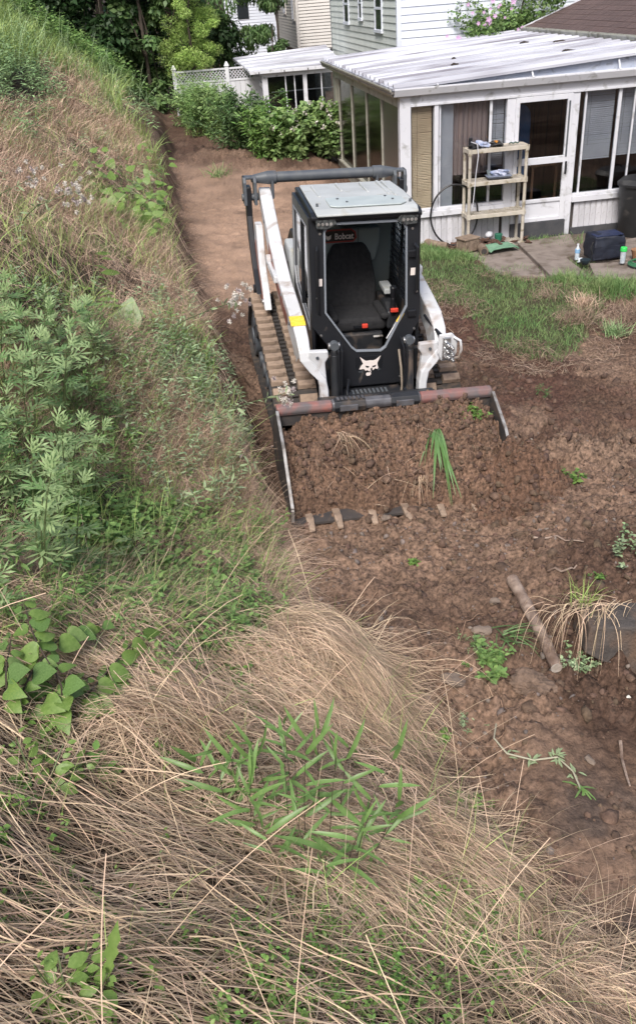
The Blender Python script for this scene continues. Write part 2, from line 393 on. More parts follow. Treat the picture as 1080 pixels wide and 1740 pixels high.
def earth_nodes(gm, attr='Col'):
    n = gm.node_tree; L = n.links; b = n.nodes['Principled BSDF']; b.inputs['Specular IOR Level'].default_value = .25
    a = n.nodes.new('ShaderNodeAttribute'); a.attribute_name = attr
    tc = n.nodes.new('ShaderNodeTexCoord')
    def noise(s, d):
        q = n.nodes.new('ShaderNodeTexNoise'); q.inputs['Scale'].default_value = s; q.inputs['Detail'].default_value = d; L.new(tc.outputs['Object'], q.inputs['Vector']); return q.outputs[0]
    hs = n.nodes.new('ShaderNodeHueSaturation'); L.new(a.outputs['Color'], hs.inputs['Color'])
    q = n.nodes.new('ShaderNodeMapRange'); q.inputs[1].default_value = .3; q.inputs[2].default_value = .7; q.inputs[3].default_value = .4; q.inputs[4].default_value = 1.7
    L.new(noise(38, 9), q.inputs[0])
    sa = n.nodes.new('ShaderNodeAttribute'); sa.attribute_name = 'smoothness'; mx = n.nodes.new('ShaderNodeMix'); L.new(sa.outputs['Fac'], mx.inputs[0]); L.new(q.outputs[0], mx.inputs[2]); mx.inputs[3].default_value = 1.0; L.new(mx.outputs[0], hs.inputs['Value'])
    q2 = n.nodes.new('ShaderNodeMapRange'); q2.inputs[1].default_value = .3; q2.inputs[2].default_value = .7; q2.inputs[3].default_value = .65; q2.inputs[4].default_value = .95
    L.new(noise(4, 5), q2.inputs[0]); L.new(q2.outputs[0], b.inputs['Roughness']); L.new(hs.outputs[0], b.inputs['Base Color'])
    bp = n.nodes.new('ShaderNodeBump'); bp.inputs['Strength'].default_value = .7; bp.inputs['Distance'].default_value = .012
    L.new(noise(70, 6), bp.inputs['Height']); L.new(bp.outputs[0], b.inputs['Normal'])
earth_nodes(gm)
me = np_mesh('ground', V, Q, gm, smooth=True)
ca = me.color_attributes.new('Col', 'FLOAT_COLOR', 'POINT'); ca.data.foreach_set('color', np.concatenate([CC, np.ones((len(CC), 1))], 1).astype(np.float32).ravel())
sma = me.attributes.new('smoothness', 'FLOAT', 'POINT'); sma.data.foreach_set('value', np.clip(.78 * masks(GX, GY)[3] + .5 * sstep(3.7, 3.2, GY) * sstep(.8, 1.2, GX), 0, 1).ravel().astype(np.float32))
ground = bpy.data.objects.new('ground', me); COL.objects.link(ground); tag(ground, 'brown dug earth and the overgrown bank rising to the left', kind='structure')
MACH_O = [0.60302, 6.49633, -0.01498]
MACH_A = [[0.989616, 0.135418, -0.048192], [-0.133022, 0.989857, 0.049881], [0.054458, -0.042952, 0.997592]]
# ================================================================= compact track loader
WHITE = mat('machine_white', (.62, .63, .66), (.56, .57, .58), 3, rough=.35, coat=.2, dirt=((.27, .20, .15), .42, 5), obj=False)
BLACK = mat('machine_black', (.018, .020, .024), (.026, .027, .03), 8, rough=.42, dirt=((.13, .095, .072), .36, 5), obj=False)
FRAMEB = mat('satin_black', (.012, .013, .016), rough=.35, dirt=((.10, .08, .065), .12, 7), obj=False)
STEELG = mat('grey_paint', (.075, .085, .10), (.10, .11, .12), 10, rough=.45, dirt=((.2, .15, .11), .2, 6), obj=False)
LIGHTG = mat('pale_grey_roof', (.46, .48, .48), (.39, .41, .41), 4, rough=.5, dirt=((.30, .28, .22), .25, 7), obj=False)
TRIMG = mat('cab_trim_grey', (.22, .26, .26), rough=.6, obj=False)
RUBBER = mat('track_rubber', (.030, .027, .026), (.05, .042, .036), 14, rough=.85, bump=.3, bscale=50, dirt=((.12, .085, .062), .4, 9), obj=False)
LUG = mat('muddy_lug', (.34, .25, .185), (.22, .16, .118), 14, rough=.9, bump=.5, bscale=60, dirt=((.06, .048, .04), .35, 16))
CHROME = mat('zinc', (.6, .6, .6), rough=.28, metal=.9, dirt=((.15, .12, .1), .2, 20), obj=False)
RED = mat('signal_red', (.65, .06, .035), rough=.45, obj=False)
FABRIC = mat('seat_fabric', (.012, .012, .014), (.02, .02, .022), 30, rough=.9, bump=.2, bscale=200, obj=False)
ORANGE = mat('decal_rust_red', (.26, .085, .055), (.20, .07, .05), 6, rough=.5, dirt=((.30, .24, .2), .2, 8), obj=False)
YELLOW = mat('sticker_yellow', (.80, .50, .04), (.85, .62, .10), 40, rough=.4, obj=False)
REDWORN = mat('worn_red_steel', (.30, .115, .095), (.17, .125, .12), 5, rough=.5, dirt=((.13, .12, .125), .70, 6), obj=False)
STEEL = mat('scraped_steel', (.17, .17, .185), (.11, .11, .12), 12, rough=.42, metal=.35, dirt=((.15, .10, .075), .4, 8), obj=False)
BUCKIN = mat('dirty_bucket_steel', (.045, .043, .045), (.07, .06, .055), 8, rough=.6, dirt=((.15, .10, .07), .45, 6), obj=False)
LOGOW = mat('print_white', (.82, .74, .70), rough=.5, obj=False)
LGLASS = glass_mat('cab_glass', (.84, .88, .88), .10)
SGLASS = glass_mat('cab_side_glass', (.7, .74, .74), .28)
EDGE = mat('bright_edge', (.42, .41, .40), (.22, .2, .18), 12, rough=.4, metal=.4, obj=False)

O_ = Vector(MACH_O); A_ = MACH_A
mm = Matrix(((A_[0][0], A_[1][0], A_[2][0], O_[0]), (A_[0][1], A_[1][1], A_[2][1], O_[1]), (A_[0][2], A_[1][2], A_[2][2], O_[2]), (0, 0, 0, 1)))
mach = empty('compact_track_loader', 'white and black tracked loader with enclosed cab, its wide bucket heaped with brown soil', 'track loader', mat=mm)

# --- tracks -------------------------------------------------------
def track_path():
    """side profile (y,z) of the belt, closed, equal steps"""
    circ = [((.80, .27), .24), ((2.52, .27), .25), ((2.33, .53), .235)]
    pts = []
    def arc(c, r, a0, a1, n):
        for i in range(n): t = math.radians(a0 + (a1 - a0) * i / (n - 1)); pts.append((c[0] + r * math.cos(t), c[1] + r * math.sin(t)))
    arc(circ[0][0], circ[0][1], 270, 98, 14)
    arc(circ[2][0], circ[2][1], 98, 25, 8)
    arc(circ[1][0], circ[1][1], 10, -90, 8)
    P = np.array(pts + [pts[0]]); d = np.r_[0, np.cumsum(np.hypot(*np.diff(P, axis=0).T))]
    return P, d
TP, TD = track_path(); TL = TD[-1]
def tp_at(u):
    u = u % TL; return np.array([np.interp(u, TD, TP[:, 0]), np.interp(u, TD, TP[:, 1])])
def lugmesh(w, dep, hh):
    g = G(); x = w / 2
    g.sweep([[(-x, -dep / 2, 0), (-x, dep / 2, 0), (-x + .006, dep / 2 - .008, hh), (-x + .006, -dep / 2 + .008, hh)],
             [(x, -dep / 2, 0), (x, dep / 2, 0), (x - .006, dep / 2 - .008, hh), (x - .006, -dep / 2 + .008, hh)]])
    return g.mesh('tread_lug', LUG)
LUGM = lugmesh(.170, .086, .040); LUGN = G().box(-.026, .026, -.017, .017, 0, .026).mesh('guide_link', RUBBER)
for side in (-1, 1):
    xc = side * .672; g = G(); n = 90; secs = []
    for i in range(n):
        p = tp_at(i * TL / n); q = tp_at(i * TL / n + .01); t = (q - p) / np.linalg.norm(q - p); nr = np.array([-t[1], t[0]])
        nr = nr if True else nr
        a = p; b = p - nr * 0.0; inn = p + nr * -.03
        secs.append([(xc - .205, *(p)), (xc + .205, *(p)), (xc + .205, *inn), (xc - .205, *inn)])
    secs.append(secs[0]); g.sweep(secs)
    tr = g.build('rubber_track', RUBBER, mach)
    pitch = TL / 38
    for i in range(38):
        for col, dx, off, me_ in ((0, -.118, 0, LUGM), (1, .118, .5, LUGM), (2, 0, .25, LUGN), (2, 0, .75, LUGN)):
            u = (i + off) * pitch; p = tp_at(u); q = tp_at(u + .01); t = (q - p) / np.linalg.norm(q - p)
            nr = np.array([t[1], -t[0]]) * -1
            # outward normal = away from the loop's middle
            if np.dot(nr, p - np.array([1.6, .35])) < 0: nr = -nr
            if me_ is LUGN and (p[1] < .1): continue
            M3 = Matrix(((1, 0, 0, xc + dx * side), (0, t[0], nr[0], p[0]), (0, t[1], nr[1], p[1]), (0, 0, 0, 1)))
            link(me_.name, me_, tr, mw=M3)
    uc = G().prism([(.75, .14), (2.55, .14), (2.6, .35), (2.4, .6), (2.1, .55), (.9, .40), (.72, .3)], xc - .10, xc + .10, 'x').build('undercarriage', BLACK, mach, .008)
    for cy, cz, r in ((.80, .27, .205), (2.52, .27, .21), (2.33, .53, .19)):
        G().cyl((xc - .17, cy, cz), (xc + .17, cy, cz), r, n=28).cyl((xc - .185, cy, cz), (xc + .185, cy, cz), r * .45, n=16).build('idler_wheel', STEELG, uc, .008, True)
    for cy in (1.1, 1.38, 1.66, 1.94, 2.2):
        G().cyl((xc - .15, cy, .13), (xc + .15, cy, .13), .085, n=18).build('track_roller', STEELG, uc, .006, True)

# --- body -------------------------------------------------------
body = G().prism([(.70, .22), (2.55, .25), (2.62, .55), (2.62, 1.05), (1.72, 1.12), (1.72, .62), (.74, .50)], -.44, .44, 'x').build('main_frame', BLACK, mach, .012)
for side in (-1, 1):
    G().prism([(.95, .60), (2.55, .72), (2.62, 1.0), (2.55, 1.16), (1.75, 1.06), (1.3, .8)], side * .44, side * .50, 'x').build('inner_guard', BLACK, mach, .006)
# engine cover behind the cab and its light grey box
hood = G().prism([(1.75, 1.05), (2.66, 1.0), (2.66, 1.3), (2.5, 1.42), (1.75, 1.42)], -.42, .44, 'x').build('engine_cover', BLACK, mach, .03)
for i in range(7): G().box(-.25, .3, 1.95 + i * .07, 1.98 + i * .07, 1.42, 1.432).build('vent_slat', FRAMEB, hood)
mb = G().prism([(1.72, .98), (2.12, .98), (2.16, 1.36), (2.08, 1.44), (1.72, 1.44)], -.53, -.40, 'x').build('filter_box', LIGHTG, mach, .025)
G().cyl((-.534, 1.88, 1.20), (-.528, 1.88, 1.20), .075, n=24).build('round_grille', FRAMEB, mb)
# rear uprights with decal, one on each side
for side in (-1, 1):
    x = side * .74
    up = G().prism([(1.86, .80), (2.62, .74), (2.66, 1.1), (2.5, 1.50), (2.36, 1.50), (2.2, 1.12), (1.98, .95)], x - .035, x + .035, 'x').build('rear_upright', WHITE, mach, .008)
    G().prism([(1.95, .84), (2.52, .80), (2.56, 1.08), (2.44, 1.34), (2.3, 1.12), (2.1, .98)], x + side * .036, x + side * .040, 'x').build('decal', ORANGE, up)
    G().cyl((x - side * .02, 1.95, .86), (x + side * .05, 1.95, .86), .028, n=12).build('pin', CHROME, up)
    lk = G().sweep([[(side * .80 + dx, y + dy, z) for dx, dy in ((-.03, -.06), (.03, -.06), (.03, .06), (-.03, .06))] for y, z in ((2.72, 1.80), (2.70, 1.52), (2.60, 1.30), (2.36, 1.08), (2.1, .9))]).build('rear_link', FRAMEB, mach, .012)
    G().box(side * .74 - .06, side * .74 + .06, 2.60, 2.72, .62, .78).build('tail_lamp', FRAMEB, mach, .01)
# cross tube
ct = G().cyl((-.60, 2.76, 1.86), (.60, 2.76, 1.86), .052, n=22).build('rear_cross_tube', STEELG, mach, smooth=True)
for side in (-1, 1):
    G().cyl((side * .50, 2.76, 1.86), (side * .60, 2.76, 1.86), .064, n=22).cyl((side * .60, 2.76, 1.86), (side * .76, 2.74, 1.86), .062, .034, n=20).build('tube_socket', STEELG, ct, .006, True)
    y = G()
    for dx in (-.052, .052):
        y.sweep([[(side * .78 + dx - .016, a, z), (side * .78 + dx + .016, a, z), (side * .78 + dx + .016, b, z), (side * .78 + dx - .016, b, z)] for a, b, z in ((2.70, 2.80, 1.885), (2.66, 2.80, 1.84), (2.64, 2.76, 1.62))])
    y.box(side * .78 - .068, side * .78 + .068, 2.70, 2.80, 1.86, 1.885).cyl((side * .78 - .085, 2.71, 1.69), (side * .78 + .085, 2.71, 1.69), .036, n=16)
    y.build('link_yoke', STEELG, ct, .006)
    G().box(side * .545 - .014, side * .545 + .014, 2.70, 2.79, 1.66, 1.86).build('tube_lug', STEELG, ct, .008)

# --- lift arms -------------------------------------------------------
for side in (-1, 1):
    # (y, z top, x outer, x inner, depth of the box)
    K = [(2.80, 1.765, .685, .56, .10), (2.62, 1.70, .685, .56, .15), (2.30, 1.545, .685, .56, .17), (1.90, 1.375, .685, .56, .18), (1.45, 1.235, .685, .56, .18), (1.0, 1.165, .68, .558, .19),
         (.72, 1.115, .675, .556, .22), (.54, 1.03, .665, .555, .26), (.46, .93, .655, .553, .20)]
    secs = []
    for i, (y, z, xo, xi, dp) in enumerate(K):
        a = K[max(i - 1, 0)]; b = K[min(i + 1, len(K) - 1)]; ty, tz = b[0] - a[0], b[1] - a[1]; l = math.hypot(ty, tz); ny, nz = -tz / l * -1, ty / l * -1
        if nz < 0: ny, nz = -ny, -nz
        secs.append([(side * xo, y, z), (side * xi, y, z), (side * xi, y - ny * dp, z - nz * dp), (side * xo, y - ny * dp, z - nz * dp)])
    # front leg coming down and inward
    for (x0, x1, yf, z, dp) in ((.648, .55, .435, .86, .16), (.575, .48, .42, .76, .12), (.500, .425, .405, .68, .11), (.482, .408, .395, .58, .11), (.478, .406, .375, .42, .11), (.475, .405, .35, .24, .10)):
        secs.append([(side * x0, yf, z), (side * x1, yf, z), (side * x1, yf + dp, z + .02), (side * x0, yf + dp, z + .02)])
    arm = G().sweep(secs).build('lift_arm', WHITE, mach, .014, seg=3)
    G().prism([(side * .57, .942), (side * .405, .935), (side * .402, .88), (side * .432, .83), (side * .412, .60), (side * .50, .70), (side * .60, .80)], .44, .50).build('front_gusset', WHITE, arm, .01)
    G().cyl((side * .50, .43, .885), (side * .50, .437, .885), .014, n=10).build('bolt', STEELG, arm)
    # decal strip along the outside
    dk = []
    for (y, z) in ((2.1, 1.40), (1.6, 1.22), (1.1, 1.11), (.95, 1.095)): dk.append([(side * .6875, y, z), (side * .6845, y, z), (side * .6845, y, z - .10), (side * .6875, y, z - .10)])
    G().sweep(dk).build('side_decal', ORANGE, arm)
    G().cyl((side * .68, 1.98, 1.27), (side * .73, 1.98, 1.27), .05, n=16).box(side * .70 - .02, side * .70 + .02, 1.5, 2.0, 1.19, 1.26).build('arm_bracket', WHITE, arm, .012)
    # tilt cylinder
    x0 = side * .335; 
    ty = G().cyl((x0, .52, .86), (x0 * 1.02, .40, .22), .037, n=20).cyl((x0, .53, .90), (x0, .525, .855), .03, n=16)
    tc_ = ty.build('tilt_cylinder', BLACK, mach, .004, True)
    G().cyl((x0 - .05 * side, .55, .935), (x0 + .05 * side, .55, .935), .03, n=16).cyl((x0, .505, .945), (x0, .51, .945), .026, n=16).build('pivot_pin', CHROME, tc_, .003)
    G().cyl((x0, .50, .945), (x0, .56, .945), .040, n=18).build('rod_eye', STEELG, tc_, .004)
sty = G(); sty.sweep([[(-.6865, y, z + .003), (-.5585, y, z + .003), (-.5585, y, z + .006), (-.6865, y, z + .006)] for y, z in ((.80, 1.128), (.70, 1.108), (.665, 1.092))])
sty.build('yellow_sticker', YELLOW, mach)
# coupler block on the right arm
cp = G().prism([(.565, 1.02), (.68, 1.03), (.735, .97), (.738, .84), (.70, .78), (.60, .77), (.56, .85)], .40, .425).build('coupler_plate', WHITE, mach, .012)
G().box(.595, .665, .375, .40, .80, 1.0).build('manifold', CHROME, cp, .006)
for (x, z, r) in ((.62, .955, .02), (.655, .93, .019), (.615, .90, .02), (.66, .87, .017), (.628, .845, .026), (.665, .82, .016)):
    G().cyl((x, .38, z), (x + .01, .32, z - .01), r, n=14).cyl((x + .01, .322, z - .01), (x + .012, .30, z - .013), r * .7, n=12).build('hose_fitting', CHROME, cp, .003, True)
G().tube([(.70, .40, .99), (.745, .36, .97), (.752, .34, .9), (.745, .36, .82), (.70, .40, .79)], .012).build('guard_hoop', WHITE, cp, smooth=True)
for k in range(2): G().tube([(.62 - k * .03, .42, .98), (.57, .55, 1.02), (.545, .8, 1.05)], .012).build('hydraulic_hose', FRAMEB, cp, smooth=True)

# --- cab -------------------------------------------------------
X0 = .0
fy = lambda x, z: .60 + (z - .45) * .17
outer = [(-.478, 1.97), (.456, 1.955), (.474, 1.245), (.47, 1.05), (.345, .83), (.325, .50), (-.305, .50), (-.325, .83), (-.50, 1.06), (-.50, 1.15)]
inner = [(-.33, 1.905), (.315, 1.90), (.355, 1.84), (.357, 1.18), (.16, .83), (.115, .80), (-.11, .812), (-.155, .85), (-.383, 1.17), (-.37, 1.85)]
ff = G().ring(outer, inner, fy, .05).build('cab_front_frame', FRAMEB, mach, .008)
tr_in = [(x * .955 + .0, 1.30 + (z - 1.30) * .965) for x, z in inner]
G().ring([(x, z) for x, z in inner], tr_in, lambda x, z: fy(x, z) - .012, .03).build('door_seal', mat('seal_grey', (.20, .22, .25), rough=.35, obj=False), ff, .004)
for s_ in (-1, 1):
    hl = G().prism([(s_ * .44, 1.945), (s_ * .28, 1.955), (s_ * .26, 1.90), (s_ * .34, 1.86), (s_ * .43, 1.865)], .80, .835).build('headlight', mat('lamp_lens', (.03, .033, .036), (.10, .11, .11), 40, rough=.1, coat=.8, obj=False), ff, .006)
    for k in range(4): G().cyl((s_ * (.31 + .035 * k), .796, 1.905), (s_ * (.31 + .035 * k), .80, 1.905), .013, n=10).build('led', EDGE, hl)
    for (x, z) in ((.40, 1.82), (.44, 1.3), (.42, .98), (.30, .9), (.29, .56)):
        G().cyl((s_ * x, fy(0, z) - .006, z), (s_ * x, fy(0, z), z), .011, n=10).build('bolt', CHROME, ff)
G().tube([(-.43, .80, 1.72), (-.44, .765, 1.70), (-.44, .70, 1.2), (-.43, .71, 1.17)], .011).build('grab_handle', FRAMEB, ff, smooth=True)
G().tube([(.415, .79, 1.70), (.43, .745, 1.68), (.43, .72, 1.33), (.42, .73, 1.30)], .013).build('grab_handle', FRAMEB, ff, smooth=True)
for z in (1.62, 1.12): G().box(.355, .43, fy(0, z) - .03, fy(0, z), z - .03, z + .03).build('door_hinge', FRAMEB, ff, .006)
# animal head emblem on the lower panel
def logo(sc, cx, cz, yo, parent):
    head = [(-.98, -.22), (-.80, .12), (-.62, .30), (-.95, 1.0), (-.45, .62), (-.3, .56), (0, .60), (.35, .56), (.52, .62), (1.0, .98), (.72, .30), (.74, .05), (.82, -.2), (.70, -.32), (.52, -.22), (.32, -.42), (.22, -.25), (.12, -.62), (.02, -.40), (-.05, -.50), (-.2, -.35), (-.38, -.40), (-.52, -.22)]
    def put(poly, name, m, o):
        return G().prism([(cx + sc * a, cz + sc * b) for a, b in poly], yo - o, yo - o + .003, 'y').build(name, m, parent)
    h = put(head, 'animal_head_emblem', LOGOW, .004)
    put([(-.42, .12), (-.05, .02), (-.12, -.10), (-.32, -.08)], 'emblem_eye', FRAMEB, .006); put([(.62, .12), (.22, .02), (.28, -.10), (.5, -.08)], 'emblem_eye', FRAMEB, .006)
    put([(-.30, -.62), (.12, -.60), (.14, -.78), (.02, -.92), (-.26, -.92), (-.34, -.78)], 'emblem_chin', LOGOW, .004)
    put([(.08, -.20), (.26, -.12), (.20, -.40), (.10, -.42)], 'emblem_nose', FRAMEB, .006)
    for k in range(3): put([(-.62 - .16 * k, -.30 - .04 * k), (-.56 - .16 * k, -.32 - .04 * k), (-.72 - .12 * k, -.62 + .05 * k), (-.78 - .12 * k, -.60 + .05 * k)], 'emblem_whisker', STEELG, .004)
    for k in range(3): put([(.70 + .08 * k, -.32), (.76 + .08 * k, -.30), (.86 + .1 * k, -.46 + .05 * k), (.80 + .1 * k, -.48 + .05 * k)], 'emblem_whisker', STEELG, .004)
lg = bpy.data.objects.new('emblem', None)
yl = fy(0, .68)
Lp = G().box(-.115, .125, yl - .006, yl - .002, .58, .775).build('emblem_panel', FRAMEB, mach, .002)
def lean_parent(o):   # lie flat on the leaning panel
    o.rotation_euler = (-math.atan(.17), 0, 0)
logo(.098, .008, .678, yl - .012, Lp)
# roof
rf = G().sweep([[(-.475, .80, 1.93), (.47, .80, 1.93), (.47, .80, 1.965), (-.475, .80, 1.965)], [(-.475, .86, 1.93), (.47, .86, 1.93), (.47, .86, 1.99), (-.475, .86, 1.99)],
                [(-.47, 1.3, 1.93), (.465, 1.3, 1.93), (.465, 1.3, 2.0), (-.47, 1.3, 2.0)], [(-.46, 1.78, 1.93), (.455, 1.78, 1.93), (.455, 1.78, 1.985), (-.46, 1.78, 1.985)]]).build('cab_roof', FRAMEB, mach, .01)
G().sweep([[(-.43, .775, 1.965), (.43, .775, 1.965), (.43, .775, 1.985), (-.43, .775, 1.985)], [(-.44, .86, 1.99), (.44, .86, 1.99), (.44, .86, 2.01), (-.44, .86, 2.01)],
           [(-.44, 1.3, 2.0), (.44, 1.3, 2.0), (.44, 1.3, 2.022), (-.44, 1.3, 2.022)], [(-.42, 1.76, 1.985), (.43, 1.76, 1.985), (.43, 1.76, 2.004), (-.42, 1.76, 2.004)]]).build('roof_panel', LIGHTG, rf, .012, seg=3)
G().prism([(-.30, .90), (-.24, .86), (.30, .86), (.36, .92), (.36, 1.08), (.22, 1.16), (-.30, 1.16)], 2.014, 2.028, 'z').build('roof_hatch', mat('hatch', (.44, .49, .49), (.39, .44, .44), 6, rough=.4, dirt=((.3, .28, .22), .15, 9), obj=False), rf, .008, seg=3)
for x, y0, y1 in ((-.33, 1.22, 1.62), (-.10, 1.38, 1.66), (.12, 1.30, 1.66), (.33, 1.15, 1.68), (.28, 1.2, 1.68)): G().box(x - .012, x + .012, y0, y1, 2.008, 2.030).build('roof_rib', LIGHTG, rf, .006)
for x, y in ((-.2, 1.09), (.22, 1.11), (-.14, .98), (.26, 1.0), (-.40, .95), (.40, .95)): G().cyl((x, y, 2.015), (x, y, 2.036), .011, n=10).build('bolt', STEELG, rf)
# cab sides: frame ring with window
def side_ring(g, x, th, outer, inner):
    n = len(outer); vs = []
    for dx in (0, th):
        vs += [(x + dx, a, b) for a, b in outer] + [(x + dx, a, b) for a, b in inner]
    fs = []
    for i in range(n):
        j = (i + 1) % n
        fs += [(i, j, n + j, n + i), (2 * n + i, 3 * n + i, 3 * n + j, 2 * n + j), (i, 2 * n + i, 2 * n + j, j), (n + i, n + j, 3 * n + j, 3 * n + i)]
    return g.add(vs, fs)
so_ = [(.86, 1.95), (1.74, 1.95), (1.74, 1.05), (1.60, .80), (.72, .80), (.74, 1.1)]
si_ = [(.93, 1.86), (1.66, 1.86), (1.66, 1.30), (1.56, 1.16), (.82, .98), (.84, 1.15)]
for side in (-1, 1):
    x = side * .475 if side > 0 else -.495
    fr_ = side_ring(G(), x if side < 0 else x - .03, .03, so_, si_).build('cab_side_frame', FRAMEB, mach, .006)
    rim = [(1.3 + (a - 1.3) * .97, 1.45 + (b - 1.45) * .97) for a, b in si_]
    side_ring(G(), (x - .006) if side < 0 else x - .006, .014, si_, rim).build('window_rim', mat('rim_grey', (.22, .23, .25), rough=.4, obj=False), fr_, .002)
    G().prism(si_, x + (.012 if side < 0 else -.018), x + (.016 if side < 0 else -.014), 'x').build('side_window', SGLASS if side < 0 else LGLASS, fr_)
    G().box(x - .004, x + .012, 1.22, 1.25, 1.08, 1.86).build('window_divider', FRAMEB, fr_)
# emblem sticker on the left side glass
G().prism([(.90, 1.12), (.98, 1.13), (.99, 1.22), (.96, 1.18), (.93, 1.18), (.90, 1.22)], -.487, -.4855, 'x').build('window_sticker', mat('sticker_grey', (.3, .28, .27), obj=False), mach)
# wire screen inside the right window (each wire is thin: one part)
ms = G()
for k in range(15): y = .90 + k * .052; ms.box(.425, .431, y, y + .006, .86 if y < 1.5 else 1.1, 1.90)
for k in range(19): z = .90 + k * .054; ms.box(.423, .433, .87, 1.64, z, z + .006)
ms.box(.42, .44, 1.235, 1.27, .86, 1.9); tag(ms.build('wire_screen', FRAMEB, mach), kind='stuff')
# interior
G().box(-.46, .46, .75, 1.72, .52, .56).build('cab_floor', BLACK, mach)
G().box(-.46, .46, .66, .72, .50, .80).build('foot_well', BLACK, mach)
rp = G().prism([(-.46, .60), (.45, .60), (.45, 1.70), (.40, 1.76), (-.40, 1.76), (-.46, 1.70)], 1.66, 1.72).build('cab_rear_wall', mat('cab_liner', (.15, .18, .18), rough=.7, obj=False), mach, .01)
G().box(-.36, .36, 1.66, 1.70, 1.76, 1.80).build('rear_window_sill', TRIMG, rp)
G().box(-.46, -.38, 1.66, 1.72, 1.76, 1.95).box(.38, .46, 1.66, 1.72, 1.76, 1.95).build('rear_pillar', FRAMEB, rp)
G().box(-.38, .38, 1.69, 1.694, 1.76, 1.93).build('rear_window', LGLASS, rp)
hp = G().prism([(-.33, 1.33), (.26, 1.33), (.30, 1.50), (.30, 1.64), (-.06, 1.64), (-.10, 1.685), (-.32, 1.685), (-.36, 1.62), (-.36, 1.4)], 1.56, 1.66).build('head_panel', TRIMG, mach, .02, seg=3)
G().box(.09, .094, 1.553, 1.562, 1.34, 1.64).build('panel_seam', FRAMEB, hp)
plq = G().prism([(-.245, 1.565), (-.235, 1.61), (-.20, 1.635), (.02, 1.635), (.055, 1.61), (.065, 1.565), (.04, 1.535), (-.22, 1.535)], 1.545, 1.560).build('name_plate', mat('plate_black', (.01, .01, .012), rough=.3, obj=False), mach, .004)
G().ring([(-.255, 1.56), (-.245, 1.615), (-.205, 1.645), (.025, 1.645), (.065, 1.615), (.075, 1.56), (.045, 1.525), (-.225, 1.525)], [(-.243, 1.565), (-.233, 1.608), (-.20, 1.633), (.02, 1.633), (.053, 1.608), (.063, 1.565), (.04, 1.537), (-.22, 1.537)], lambda x, z: 1.541, .01).build('plate_border', mat('plate_red', (.35, .05, .04), obj=False), plq)
tcu = bpy.data.curves.new('lettering', 'FONT'); tcu.body = 'Bobcat'; tcu.size = .078; tcu.extrude = .002; tcu.offset = .0012
to = bpy.data.objects.new('tmp', tcu); COL.objects.link(to); dg = bpy.context.evaluated_depsgraph_get(); tm = bpy.data.meshes.new_from_object(to.evaluated_get(dg)); bpy.data.objects.remove(to)
tm.materials.clear(); tm.materials.append(LOGOW)
link('lettering', tm, plq, mw=Matrix.Translation((-.135, 1.540, 1.556)) @ Matrix.Rotation(math.pi / 2, 4, 'X') @ Matrix.Diagonal((.82, 1, 1, 1)))
G().prism([(-.22, 1.60), (-.195, 1.585), (-.165, 1.60), (-.17, 1.565), (-.195, 1.55), (-.215, 1.565)], 1.537, 1.541).build('small_emblem', LOGOW, plq)
seat = G().box(-.26, .26, 1.02, 1.45, .84, .97).build('seat', FABRIC, mach, .05, seg=4)
G().sweep([[(-.235, 1.36, .92), (.235, 1.36, .92), (.235, 1.50, .92), (-.235, 1.50, .92)], [(-.25, 1.42, 1.15), (.25, 1.42, 1.15), (.25, 1.54, 1.15), (-.25, 1.54, 1.15)],
           [(-.20, 1.47, 1.42), (.20, 1.47, 1.42), (.20, 1.57, 1.42), (-.20, 1.57, 1.42)], [(-.15, 1.49, 1.52), (.14, 1.49, 1.52), (.14, 1.56, 1.52), (-.15, 1.56, 1.52)]]).build('seat_back', FABRIC, seat, .03, seg=4)
for s_ in (-1, 1): G().box(s_ * .235 - .04, s_ * .235 + .04, .99, 1.38, .95, 1.02).build('seat_bolster', FABRIC, seat, .035, seg=4)
G().box(-.22, .22, 1.0, 1.4, .60, .84).build('seat_base', BLACK, seat, .02)
G().box(.02, .075, 1.0, 1.03, .885, .925).build('belt_buckle', RED, seat, .008)
G().box(-.06, .02, 1.005, 1.02, .89, .91).build('belt_strap', FRAMEB, seat)
G().tube([(.13, 1.0, .80), (.18, .98, .81), (.21, 1.0, .80)], .012).build('seat_lever', EDGE, seat, smooth=True)
for s_ in (-1, 1):
    x = .31 if s_ > 0 else -.36
    arm_ = G().prism([(1.0, .86), (1.5, .86), (1.5, 1.06), (1.12, 1.08), (1.0, 1.02)], x - .055, x + .055, 'x').build('arm_rest', BLACK, mach, .02)
    js = G().cyl((x, 1.02, 1.0), (x - .01, 1.0, 1.16), .035, .02, n=14).cyl((x - .01, 1.0, 1.16), (x - .015, .99, 1.25), .022, .030, n=14).cyl((x - .015, .99, 1.25), (x - .015, .985, 1.27), .032, .026, n=14).build('joystick', FRAMEB, mach, .004, True)
    G().box(x - .035, x + .035, .955, .985, 1.035, 1.07).build('red_switch', RED, js, .006)
G().prism([(1.2, 1.12), (1.42, 1.14), (1.42, 1.18), (1.2, 1.17)], .27, .36, 'x').build('display_pod', LIGHTG, mach, .01)
for s_ in (-1, 1): G().box(s_ * .44 - .02, s_ * .44 + .02, .9, 1.66, .80, 1.1).build('inner_side_panel', BLACK, mach)
# damper strut with yellow label by the right edge of the opening
dmp = G().cyl((.175, .70, .90), (.30, .74, 1.08), .009, n=10).cyl((.245, .722, 1.0), (.335, .742, 1.13), .014, n=12).build('damper_strut', CHROME, mach, smooth=True)
G().cyl((.27, .712, 1.04), (.325, .728, 1.115), .0165, n=12).build('yellow_label', YELLOW, dmp, smooth=True)
